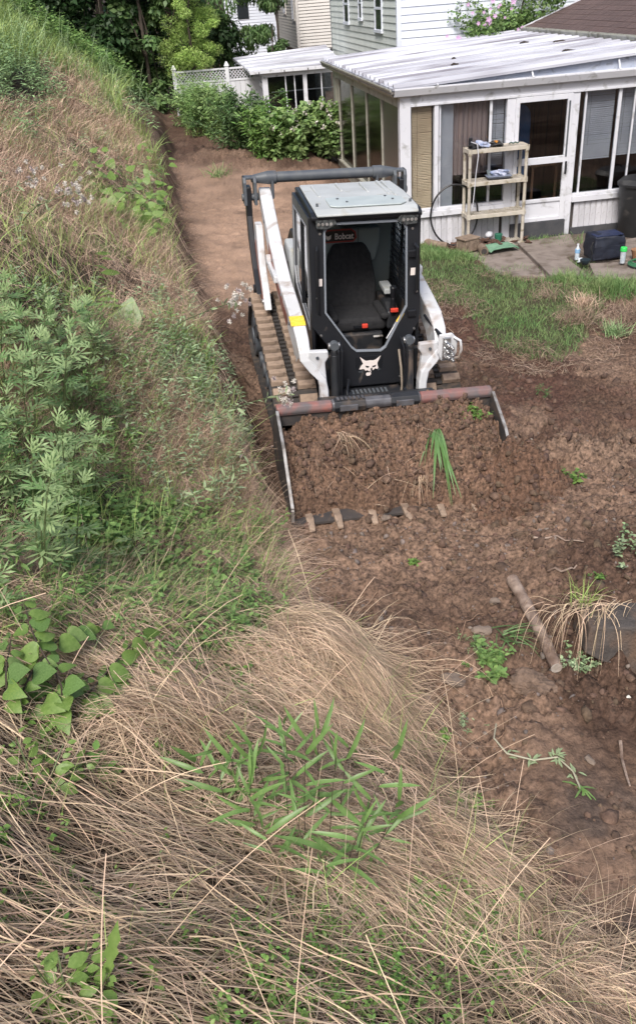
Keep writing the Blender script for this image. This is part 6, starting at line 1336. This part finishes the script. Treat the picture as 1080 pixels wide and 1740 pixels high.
# knotweed like shrubs on the upper slope
for l, b_, br_ in (('broad leaved shrub with reddish stems at the left, on the tan upper slope', (190, 390), [[(170, 320, .4), (130, 270, .6)], [(190, 320, .4), (170, 260, .6)], [(160, 350, .3), (120, 300, .4)]]),
                   ('middle broad leaved shrub with the tallest bright crown on the tan slope', (235, 400), [[(240, 320, .5), (230, 250, .8)], [(250, 330, .4), (270, 260, .7)], [(220, 340, .4), (200, 270, .6)]]),
                   ('lower broad leaved shrub close to the bank edge', (225, 410), [[(215, 370, .3), (200, 320, .5)], [(240, 370, .3), (265, 330, .5)], [(230, 380, .2), (240, 340, .4)]])):
    sapling(l, b_, br_, [M_HEART, M_HEART, M_HEARTD], .13, vol=.6, sub=13, sm=mat('red_stem', (.16, .06, .04), rough=.6))
sapling('slim yellow green sapling standing alone on the middle slope', (165, 560), [[(160, 470, .25), (155, 400, .45)], [(165, 490, .2), (170, 440, .35)]], M_LANCE, .20, STEMG)
sapling('small bright sapling at the edge of the cut bank', (260, 560), [[(265, 500, .2), (270, 460, .3)], [(290, 520, .15), (320, 490, .25)]], M_OVAL, .07, STEMG)
sapling('bright green vine leaves at the edge of the bank below the bucket', (430, 950), [[(450, 910, .05), (480, 880, .08)], [(440, 930, .05), (455, 890, .08)]], M_OVAL, .065, STEMG)
# broad pale leaf plants
for l, b_, s_, fan in (('pale broad burdock like leaf catching light on the middle slope', (215, 560), .26, 3), ('jagged pale leaf standing up at the bottom edge', (200, 1725), .17, 1)):
    p = at(*b_) + np.array([0, 0, .12 if fan == 1 else 0]); lf = [((0, 0, .02), np.array([.25 + .3 * k, .25, .8 - .3 * k]), np.array([.1, -1, .55 + .3 * k]), s_ * (1 - .2 * k)) for k in range(fan)]
    plant('broad_leaf_plant', l, p, [(bez((0, 0, -.02), (0, 0, .02), (.01, 0, .03), 4), .006)], lf, leaf_mesh('big_leaf', HEART if fan > 1 else tmpl([(.04, .15), (.085, .32), (.05, .38), (.11, .55), (.065, .62), (.10, .75), (.05, .85)], .3, .15), LEAFS if fan > 1 else LEAFC))
# tall broad bladed grass in the middle of the near slope
bspots = [(395, 1420, (-.02, .03), .30), (430, 1440, (.03, .02), .26), (380, 1390, (-.06, 0), .22), (495, 1450, (.02, .06), .40), (520, 1470, (.05, .05), .44), (560, 1480, (.06, .05), .40), (545, 1430, (.03, .08), .38), (600, 1450, (.22, .10), .34), (500, 1390, (0, .05), .34), (470, 1420, (-.05, .04), .32), (580, 1520, (.10, -.02), .30), (620, 1490, (.16, .02), .24), (440, 1380, (.02, .03), .24), (530, 1500, (-.03, -.02), .28), (480, 1500, (-.04, -.03), .24), (550, 1530, (.03, -.03), .22), (510, 1430, (.02, .04), .36), (600, 1500, (.08, .0), .28), (450, 1460, (-.03, .0), .26), (575, 1440, (.07, .05), .36), (410, 1400, (.0, .03), .22), (640, 1460, (.10, .03), .22)]
wh = ('the leftmost upright stem', 'the stem just right of the leftmost', 'the short stem at the far left', 'the tall stem at the centre left', 'the tallest stem', 'the tall stem right of the tallest', 'the upright stem behind the tallest', 'the stem leaning far to the right', 'the stem at the back of the clump', 'the stem leaning left at the centre', 'the low stem with blades hanging forward', 'the low stem at the right end', 'the short stem at the back left', 'the low stem at the front', 'a short stem at the front left', 'the lowest stem at the front middle', 'a slim stem inside the tallest group', 'a bent stem at the right of the middle', 'a short stem between the left stems and the middle', 'a slim stem behind the right side', 'a small stem beside the leftmost pair', 'a small outlying stem at the far right')
for (px, py, ln, h), wl in zip(bspots, wh):
    h *= 1.5; p = at(px, py); P = bez((0, 0, -.01), (ln[0] * .3, ln[1] * .3, h * .55), (ln[0], ln[1], h * .95), 9); lf = []
    for k in range(9):
        f = .15 + .85 * k / 8; q = P[min(8, int(f * 8))]; a = (0.2 if k % 2 else 3.3) + RNG.normal(0, .8); e = .25 + RNG.normal(0, .25) + 1.0 * f ** 2
        lf.append((q, np.array([math.cos(a) * math.cos(e), math.sin(a) * math.cos(e) - .1, math.sin(e)]), np.array([0, -.45, 1]) + rv(.45), .145 * RNG.uniform(.7, 1.25)))
    plant('broad_bladed_grass', 'broad bladed green grass with a dark stem, ' + wl, p, [(P, .0022)], lf, M_BLADE, STEMD, 'broad bladed grass in the near slope', 'grass plant')
# thistle like stems with fluffy heads
def fluffy(label, base_px, pts, heads):
    b = at(*base_px); D0 = np.linalg.norm(b - np.array([0, 0, 3.6])); P = [np.zeros(3)]
    for px, py, l in pts: d = ray(px, py); P.append(np.array([0, 0, 3.6]) + d / np.linalg.norm(d) * min(D0 + l, np.linalg.norm(at(px, py) - np.array([0, 0, 3.6])) - .12) - b)
    C_ = []
    for u_, v_ in zip(P[:-1], P[1:]):
        for t in (0, .25, .5, .75): C_.append(u_ + (v_ - u_) * t)
    C_.append(P[-1]); C_ = np.array(C_); C_[1:-1] = (C_[:-2] + 2 * C_[1:-1] + C_[2:]) / 4; lf = []
    for k in range(1, len(C_)):
        for _ in range(3): d = rv(1) + (C_[k] - C_[k - 1]) * 3; lf.append((C_[k], d, rv(1) + np.array([0, 0, 1]), .07 * RNG.uniform(.6, 1.2)))
    o = plant('thistle_stem', label, b, [(C_, .005)], lf, M_SIL, STEMG)
    for k in range(heads * 2 if heads > 2 else heads):
        q = C_[-1] + rv(.05 if heads < 10 else .075); n_ = 40; D = rv(1)[None] * 0 + RNG.normal(size=(n_, 3)); D = unit(D); PP = q[None, None] + D[:, None] * np.linspace(0, .022, 3)[None, :, None]
        V, Q, T_ = ribbons(PP, np.full((n_, 3), .004), U(.4, 1, n_)); link('seed_head', np_mesh('seed_head', V, Q, WHITEF if k % 4 else mat('mauve_fluff', (.46, .39, .39), rough=.9), T_), o)
fluffy('leaning thistle stem reaching over the left track with pale fluffy heads', (290, 790), [(350, 715, .0), (420, 685, .1), (485, 668, .3)], 9)
fluffy('silvery thistle stem with a cloud of pale heads beside the rear of the machine', (250, 610), [(300, 550, .1), (360, 525, .3), (400, 512, .5)], 18)
fluffy('grey thistle stem with fluffy heads at the far left of the tan slope', (-30, 350), [(0, 330, -.2), (60, 300, -.3)], 10)
fluffy('drooping thistle stem with a cluster of pale heads crossing the tan slope at the left', (20, 400), [(60, 350, -.3), (128, 325, -.4)], 16)
fluffy('short thistle with a single pale head above the bank edge', (350, 830), [(380, 790, .12), (405, 765, .2)], 1)
fluffy('silvery leaning weed crossing the slope below the thistle', (250, 900), [(330, 840, .15), (400, 800, .25), (430, 785, .3)], 0)

# ---- plants and tufts on the dug ground
def tuft(name, label, base, n, L, w, m, az0=None, sp=3.1, lean=(.2, 1.2), cat='grass tuft', r=.03, bend=1.2, z=.0):
    o = empty(name, label, cat, tuple(base)); x = RNG.normal(0, r, n); y = RNG.normal(0, r, n); az = None if az0 is None else az0 + RNG.normal(0, sp, n)
    P, Wd = standing(x, y, U(.5, 1, n) * L, U(.6, 1.2, n) * w, lean, bend, 8, az, z, zf=lambda a, b: a * 0); V, Q, T_ = ribbons(P, Wd, np.clip(RNG.normal(.55, .2, n), 0, 1))
    tag(link('blades', np_mesh('blades', V, Q, m, T_, smooth=True), o), kind='stuff'); return o
def bloc(x, y, z): return np.array(mm @ Vector((x, y, z)))
# uprooted long grass lying over the soil heap
o = empty('uprooted_grass', 'uprooted tuft of long green grass blades hanging over the front of the soil heap', 'grass tuft', tuple(bloc(.34, -.36, .50)))
n = 17; az = RNG.normal(-1.62, .17, n); t = np.linspace(0, 1, 10)[None]; L_ = U(.35, .85, n)[:, None]; r = L_ * t * (.72 + .1 * RNG.normal(0, 1, (n, 1))); zz = .05 * np.sin(t * 3.1) * U(.4, 1.6, n)[:, None] - .62 * r ** 1.25
P = np.stack([RNG.normal(0, .02, (n, 1)) + r * np.cos(az)[:, None] * 1.1, r * np.sin(az)[:, None], zz + .03], -1)
for i in range(n):
    V, Q, T_ = ribbons(P[i:i + 1], (np.clip(np.sin(t * 2.9 + .2), .1, 1) * U(.010, .024, 1)), np.array([RNG.uniform(.4, .9)]), np.array([RNG.normal(0, .5)])); link('blade', np_mesh('blade', V, Q, mat('long_blade', (.12, .24, .07), (.17, .30, .12), 6, rough=.45, tr=.3), T_, smooth=True), o)
def clump(label, base, n, H, ll, t, m, cat='weed clump', r=.05, lean=.9, extra=None, name='weed_clump'):
    o = empty(name, label, cat, tuple(base)); x = RNG.normal(0, r, n); y = RNG.normal(0, r, n); a, b = sprigs(x, y, U(.4, 1, n) * H, 9, U(.7, 1.2, n) * ll, t, lean, zf=lambda q, w: q * 0)
    V, Q, T_ = joinm([a]); tag(link('foliage', np_mesh('foliage', V, Q, m, T_, smooth=True), o), kind='stuff'); V, Q, T_ = joinm([b]); tag(link('stems', np_mesh('stems', V, Q, STEMG, T_), o), kind='stuff'); return o
clump('bright green weed clump growing in the right corner of the loaded bucket', bloc(.72, -.10, .50), 46, .10, .035, OVAL, LEAFC, r=.07)
clump('tangled green weed clump left of the lower end of the branch', at(828, 1130), 26, .12, .05, OVAL, LEAFB, r=.06)
clump('fresh leafy rosette at the front of the tangled clump', at(845, 1150) + [0, 0, .01], 7, .05, .06, OVAL, LEAFB, r=.02, name='leafy_rosette')
tuft('bent_grass_tuft', 'bent grey green blades lying across the tangled clump', at(855, 1085), 30, .26, .008, LEAFM, -.5, .7, (1.0, 1.5), z=.03)
clump('dark feathery moss like weed at the top of the tangled clump', at(808, 1105), 30, .08, .022, LANCE, LEAFA, r=.05, name='feathery_weed')
clump('pale round leaved weed right of the cut end of the branch', at(978, 1140), 18, .14, .035, OVAL, LEAFS, r=.05)
clump('small green sprout on the soil below the pale angular stone', at(748, 1262), 9, .08, .04, OVAL, LEAFC, r=.025)
clump('tiny green sprout in the soil below the bucket', at(703, 957), 6, .05, .035, OVAL, LEAFC, r=.02)
clump('small pale weed on the smooth soil right of the bucket', at(978, 822), 8, .12, .05, OVAL, LEAFC, r=.03)
clump('green weed on the raised earth at the right edge', at(1062, 945), 11, .24, .045, OVAL, LEAFS, r=.08)
clump('tiny weed just above the drooping dry tuft', at(1015, 985), 8, .08, .03, OVAL, LEAFC, r=.02)
clump('small grey green plant lying on the dark mud at the centre right', at(787, 1228), 14, .05, .03, LANCE, LEAFS, r=.05, lean=1.3)
clump('sparse weed on the mud between lawn and machine', at(922, 672) , 6, .12, .05, LANCE, LEAFM, r=.04)
tuft('grass_tuft', 'dark green grass tuft in the torn turf right of the machine', at(1043, 570), 160, .28, .008, LEAFA, None, 3, (.2, 1.1), r=.06)
tuft('grass_tuft', 'small tuft of green blades on the left of the path behind the machine', at(372, 300), 60, .35, .012, LAWNM, None, 3, (.2, 1.2), r=.1)
tuft('root_ball', 'clump of torn brown roots standing up at the edge of the lawn', at(990, 522), 160, .26, .009, STRAWP, None, 3, (.0, .9), r=.08, cat='root clump')
# dry tuft drooping over the slab
tb = (1.60, 4.06, .23); o = empty('drooping_dry_tuft', 'dry grass tuft spilling down over the grey slab at the right edge', 'grass tuft', tb)
n = 95; az = RNG.normal(-2.6, .65, n); t = np.linspace(0, 1, 9)[None]; L_ = U(.18, .50, n)[:, None]; r = L_ * (1 - np.exp(-2.0 * t)) * .72; zz = .05 * np.sin(np.minimum(t * 3.1, 3.1)) - L_ * .75 * t ** 2.1
P = np.stack([RNG.normal(.08, .12, (n, 1)) + r * np.cos(az)[:, None], RNG.normal(.02, .04, (n, 1)) + r * np.sin(az)[:, None], zz], -1); gz = Tg(P[..., 0] + tb[0], P[..., 1] + tb[1]) - tb[2] + .01; P[..., 2] = np.maximum(P[..., 2], gz)
V, Q, T_ = ribbons(P, U(.002, .0045, n)[:, None] * np.clip(1.05 - t ** 3, .2, 1), U(.4, 1, n)); link('dry_blades', np_mesh('dry_blades', V, Q, STRAW, T_, smooth=True), o)
P, Wd = standing(RNG.normal(0, .05, 60), RNG.normal(.05, .04, 60), U(.08, .22, 60), U(.003, .006, 60), (.1, 1), 1, 6, zf=lambda a, b: a * 0); V, Q, T_ = ribbons(P, Wd, U(.4, 1, 60)); link('green_blades', np_mesh('green_blades', V, Q, GRASS, T_, smooth=True), o)
# uprooted weed lying on the mud
b0 = at(985, 1345); o = empty('uprooted_weed', 'uprooted silvery weed lying in a long curve on the mud, leafy at its lower end', 'weed', tuple(b0))
W_ = [at(*q) - b0 + np.array([0, 0, .02]) for q in ((842, 1235), (838, 1262), (860, 1288), (905, 1298), (945, 1292), (972, 1318), (985, 1345))]; G().tube([tuple(p) for p in W_], .005, n=6).build('stem', LEAFS if False else mat('pale_stem', (.40, .38, .28), rough=.7), o, smooth=True)
for i, (q, s) in enumerate([(W_[k] + rv(.012), .05) for k in (2, 3, 3, 3, 4, 4, 4, 4, 4, 5, 5) for _ in range(3)] + [(W_[-1] + rv(.01), .095) for _ in range(9)]):
    d = rv(1); d[2] = abs(d[2]) * .4; d += np.array([.2, -.5, 0]) if s > .06 else 0; R = frames(np.array([d]), np.array([[0, 0, 1.]]))[0]
    link('leaf', M_SIL if s < .06 else M_BLADE, o, mw=Matrix(((*R[0], q[0]), (*R[1], q[1]), (*R[2], q[2]), (0, 0, 0, 1))) @ Matrix.Diagonal((s, s, s, 1)))
# dead roots and straw in the heap
n = 90; x = U(-.75, .5, n); y = -U(.25, .8, n); P, Wd = standing(x, y, U(.08, .3, n), U(.002, .004, n), (.7, 1.6), .8, 6, RNG.normal(-1.6, 1, n), .0, zf=heap_z)
o = stuff_ribbons('roots_in_heap', [(P, Wd, U(.3, .9, n))], STRAWP, 'thin dry roots and straw sticking out of the soil heap', 'roots'); o.matrix_world = mm
tuft('dry_strand_tuft', 'bundle of thin tan roots on the left part of the soil heap', bloc(-.42, -.28, .50), 34, .36, .004, STRAW, -1.4, .35, (1.1, 1.6), cat='roots', z=.02)
tuft('dry_strand_tuft', 'bundle of thin tan roots hanging at the middle front of the soil heap', bloc(.14, -.62, .26), 26, .30, .004, STRAW, -1.7, .3, (1.5, 2.2), cat='roots', z=.02)

# ================================================================= trees and bushes
def tree(name, label, base, H, R, n, ls, m, t=OVAL, cz=.6, trunk_r=.14, clumps=26, rz=.45, group=None, droop=0., seed=0, limbs=5, cat='tree'):
    r = np.random.default_rng(seed + 500); o = empty(name, label, cat, tuple(base), 0, group)
    C = r.normal(size=(clumps, 3)); C = unit(C) * r.uniform(.25, 1, (clumps, 1)) ** .6; C = C * np.array([R, R, H * rz]) + np.array([0, 0, H * cz]); cr = r.uniform(.18, .42, clumps) * R
    g = G(); top = np.array([r.normal(0, .15 * R), 0, H * .9]); P = bez((0, 0, -.4), (r.normal(0, .1 * R), 0, H * .45), top, 8); g.tube([tuple(p) for p in P], [trunk_r * (1 - .1 * i) for i in range(8)], n=9)
    g.build('trunk', TRUNK, o, smooth=True)
    g = G()
    for k in range(limbs * 2):
        c = C[k % clumps]; i = r.integers(2, 6); a = P[i]; g.tube([tuple(q) for q in bez(a, (a + c) / 2 + np.array([0, 0, .1 * H]), c, 6)], [trunk_r * .4 * (1 - .14 * j) for j in range(6)], n=6)
    g.build('limbs', TRUNK, o, smooth=True)
    i = r.integers(0, clumps, n); d = unit(r.normal(size=(n, 3))); rr = r.uniform(.35, 1, n) ** .5; pos = C[i] + d * (cr[i] * rr)[:, None] * np.array([1, 1, .75]); az = r.uniform(0, 6.28, n); el = r.uniform(-.8 - droop, .5 - droop, n)
    D = np.stack([np.cos(az) * np.cos(el), np.sin(az) * np.cos(el), np.sin(el)], -1); Nn = d + np.array([0, 0, .8]) + r.normal(0, .35, (n, 3))
    V, Q, T_ = inst(t[0], t[1], pos, frames(D, Nn), ls * r.uniform(.6, 1.3, n), np.clip(r.normal(.45, .16, n) + .15 * (i % 3 - 1), 0, 1))
    link('crown', np_mesh('crown', V, Q, m, T_, smooth=True), o); return o
def gz_(x, y): return float(Tg(x, y))
SMALL = (np.array([(0, 0, 0), (-.28, .5, .05), (0, 1, -.1), (.28, .5, .05)]), np.array([(0, 3, 2, 1)]))
FG_ = 'dark woodland trees behind the slope'
for i, (x, y, H, R, n, lab) in enumerate(((-11.2, 30, 8, 2.6, 9000, 'dark leafy woodland tree at the top left corner'), (-8.6, 30.5, 8, 2.0, 9000, 'dark woodland tree second from the left'), (-6.9, 29.5, 7.5, 1.6, 9000, 'dark woodland tree above the middle of the grassy crest'),
                                          (-5.4, 30, 7.5, 1.5, 10000, 'vine covered dark tree two left of the lime green tree'), (-4.25, 29.9, 6, .95, 8000, 'dark shrubby tree directly beside the lime green tree'), (-14, 33, 10, 3.4, 7000, 'tall dark tree far back at the left'), (-6.5, 36, 12, 3.6, 12000, 'tall dark tree behind the woodland edge'))):
    tree('woodland_tree', lab, (x, y, gz_(x, y) - .2), H, R, n, .20, LEAFD if i != 4 else LEAFM, SMALL, .40, .07, 44, .58, FG_, .3, i)
tree('lime_green_tree', 'feathery lime green tree standing out against the dark woodland', (-2.8, 29.8, gz_(-2.8, 29.8) - .2), 5.6, .88, 32000, .075, LEAFL, LANCE, .50, .05, 90, .48, None, .1, 21)
tree('walnut_tree', 'large mid green tree with drooping compound leaves between the lime tree and the houses', (-1.75, 34, gz_(-1.75, 34) - .3), 8, 1.75, 13000, .20, LEAFM, LANCE, .50, .18, 40, .45, None, .7, 22)
tree('drooping_branch_tree', 'mid green tree whose leafy branch hangs in front of the cream house', (-.1, 32.6, gz_(-.1, 32.6) - .3), 7.6, .50, 1500, .20, LEAFM, LANCE, .55, .04, 8, .16, None, .8, 23)
tree('round_shrub', 'light green round shrub in front of the cream house base', (-.35, 32.2, gz_(-.35, 32.2) - .2), 3.1, .75, 5000, .11, LEAFM, OVAL, .5, .05, 20, .45, None, 0, 24, cat='shrub')
tree('dark_backdrop_tree', 'dark tree behind the lattice fence', (-3.6, 32.5, gz_(-3.6, 32.5) - .2), 6, 1.8, 8000, .18, LEAFD, SMALL, .45, .1, 26, .5, FG_, .2, 25)
# rose of sharon with pink flowers
rs = tree('flowering_shrub', 'tall green shrub with pink flowers behind the patio room roof', (5.2, 21.6, -.3), 3.9, 1.35, 13000, .075, LEAFB, OVAL, .62, .05, 34, .36, None, 0, 31, cat='shrub')
tree('yellow_green_shrub', 'yellowish green shrub at the right of the flowering shrub', (6.7, 22.2, -.3), 3.9, .7, 4500, .08, LEAFC, OVAL, .62, .04, 16, .36, None, 0, 32, cat='shrub')
fm = G()
for k in range(5): a = k * 1.2566; fm.add([(0, 0, 0), (math.cos(a - .6) * .6, math.sin(a - .6) * .6, .3), (math.cos(a), math.sin(a), .35), (math.cos(a + .6) * .6, math.sin(a + .6) * .6, .3)], [(0, 1, 2, 3)])
fmesh = fm.mesh('flower', PINKF)
for (px, py, s) in ((777, 65, .07), (830, 38, .07), (828, 33, .07), (822, 41, .055), (838, 27, .055), (870, 3, .07), (838, 2, .06), (848, 12, .04), (835, 15, .04), (812, 40, .05), (820, 21, .04), (795, 8, .05), (868, 15, .04), (905, 55, .05), (850, 8, .04), (760, 62, .045), (800, 22, .04), (880, 50, .04), (885, 46, .035), (858, 30, .035)):
    d = ray(px, py); t = 20.55 / d[1]; q = np.array([d[0] * t, 20.55, 3.6 + d[2] * t]) - np.array([5.2, 21.6, -.3]); q += np.array([0, RNG.uniform(-.15, .15), 0])
    link('flower', fmesh, rs, mw=Matrix.Translation(tuple(q)) @ Matrix.Rotation(math.radians(80), 4, 'X') @ Matrix.Rotation(RNG.uniform(0, 6), 4, 'Z') @ Matrix.Diagonal((s, s, s, 1)))
LEAFBU = mat('bush_leaf', (.20, .32, .10), (.27, .39, .15), 2, rough=.5, tint=True, tr=.3, obj=False, spec=.4)
# bushes between the path's end and the porch
def bush(label, px, py, H, R, n, ll, t, m, seed, flowers=0, stems=26, y=None):
    r = np.random.default_rng(seed + 900); d = ray(px, py); p = at(px, py) if y is None else np.array([d[0] / d[1] * y, y, gz_(d[0] / d[1] * y, y)]); o = empty('bush', label, 'bush', tuple(p), 0, 'bushes in front of the glazed porch')
    ns = stems; az = r.uniform(0, 6.28, ns); ln = r.uniform(0, .75, ns) ; Hs = H * r.uniform(.65, 1.05, ns); Bx = r.normal(0, R * .3, (ns, 2)); g = G(); pos = []; 
    for k in range(ns):
        tip = np.array([Bx[k, 0] + math.cos(az[k]) * R * ln[k] * 1.3, Bx[k, 1] + math.sin(az[k]) * R * ln[k] * 1.3, Hs[k] * (1 - .3 * ln[k])]); P = bez((Bx[k, 0], Bx[k, 1], -.05), (Bx[k, 0], Bx[k, 1], Hs[k] * .7), tip, 7); g.tube([tuple(q) for q in P], .008, n=4); pos.append(P)
    g.build('stems', STEMG, o, smooth=True); pos = np.array(pos); i = r.integers(0, ns, n); f = r.uniform(.05, 1, n) * 5.99; j = f.astype(int); q = pos[i, j] * (1 - (f - j))[:, None] + pos[i, j + 1] * (f - j)[:, None]
    q = q + r.normal(0, .05 * R, (n, 3)); az2 = r.uniform(0, 6.28, n); el = r.uniform(-.5, .9, n); D = np.stack([np.cos(az2) * np.cos(el), np.sin(az2) * np.cos(el), np.sin(el)], -1)
    V, Q, T_ = inst(t[0], t[1], q, frames(D, np.array([0, -.3, 1]) + r.normal(0, .4, (n, 3))), ll * r.uniform(.6, 1.3, n), np.clip(r.normal(.42, .2, n) + .25 * (q[:, 2] / H - .5), 0, 1)); link('foliage', np_mesh('foliage', V, Q, m, T_, smooth=True), o)
    for k in range(flowers):
        c = pos[r.integers(0, ns), r.integers(3, 7)] + r.normal(0, .06, 3) + np.array([0, -.1, .03]); n_ = 14; V, Q, T_ = inst(OVAL[0], OVAL[1], c + r.normal(0, .025, (n_, 3)), frames(r.normal(size=(n_, 3)), r.normal(size=(n_, 3))), r.uniform(.03, .07, n_), r.uniform(.4, 1, n_)); link('flower_cluster', np_mesh('flower_cluster', V, Q, WHITEF, T_), o)
for a in (('wispy green bush at the left end of the row, below the fence', 335, 215, 1.5, .9, 4200, .12, LANCE, LEAFBU, 1), ('narrow leaved dense bush in front of the lattice fence', 372, 232, 1.65, .8, 5200, .12, LANCE, LEAFBU, 2), ('darker bushy growth in the middle of the row, the fullest', 415, 252, 1.75, .9, 6500, .11, LANCE, LEAFM, 3),
          ('yellowish bush with brown tips right of the fullest bush', 455, 262, 1.45, .7, 4800, .12, LANCE, LEAFC, 4), ('bush with white flower clusters left of the patio room', 500, 265, 1.35, .75, 4600, .11, OVAL, LEAFBU, 5, 18), ('white flecked bush next to the patio room corner', 548, 262, 1.5, .65, 4300, .11, OVAL, LEAFBU, 6, 22), ('grassy low bush at the foot of the patio room corner', 572, 255, .9, .35, 1600, .14, BLADE, LEAFC, 7)):
    a = list(a); a[3] *= .74; a[5] = int(a[5] * .8); bush(*a)
# leafy scrub below the woodland where the path climbs away
lv = []
for Zn, nn, H, ll, t in (([(-4.6, 24), (-3.9, 28), (-9, 29.5), (-9, 27)], 1500, (.4, 1.0), (.10, .2), OVAL), ([(-2.4, 22.5), (-1.6, 24), (-2, 29), (-3.4, 29)], 900, (.5, 1.4), (.1, .2), LANCE)):
    P = np.array(Zn); x = U(P[:, 0].min(), P[:, 0].max(), nn); y = U(P[:, 1].min(), P[:, 1].max(), nn); k = inpoly(x, y, Zn); x, y = x[k], y[k]; a, b = sprigs(x, y, U(*H, len(x)), 14, U(*ll, len(x)), t); lv.append(a)
stuff_leaves('woodland_scrub', lv, LEAFB, 'leafy scrub at the foot of the woodland', 'scrub')
nn = 5200; x = U(-22, -3, nn); y = U(29, 33, nn) + np.maximum(0, -x - 10) * .1; z = U(-.5, 9, nn); c = np.stack([x, y, Tg(x, y) * 1 + z], -1)
x = U(-24, 8, 9000); y = U(56, 62, 9000); zz = U(-2, 13, 9000) * sstep(30, 20, np.abs(x + 8)); V, Q, T_ = inst(SMALL[0], SMALL[1], np.stack([x, y, zz], -1), up_frames(9000, (-.9, .4)), U(.5, 1.1, 9000), U(.2, .7, 9000))
tag(link('far_woods', np_mesh('far_woods', V, Q, LEAFM, T_)), 'distant green woods behind the far blue house', 'woods', kind='stuff')
# thin roots hanging from the raw face of the cut bank
nn = 420; i = RNG.integers(0, 7, nn); seg = TOE[8:16]; a = seg[i]; b = seg[i + 1]; t = U(0, 1, nn)[:, None]; q = a + (b - a) * t; q[:, 0] -= U(.10, .40, nn)
P, Wd = lying(q[:, 0], q[:, 1], U(.1, .5, nn), U(.002, .005, nn), RNG.normal(-.7, .8, nn), U(0, .02, nn), U(.0, .05, nn), RNG.normal(0, 1., nn), 7)
stuff_ribbons('bank_roots', [(P, Wd, U(.1, .7, nn))], STRAWP, 'thin torn roots hanging from the raw face of the cut bank', 'roots')
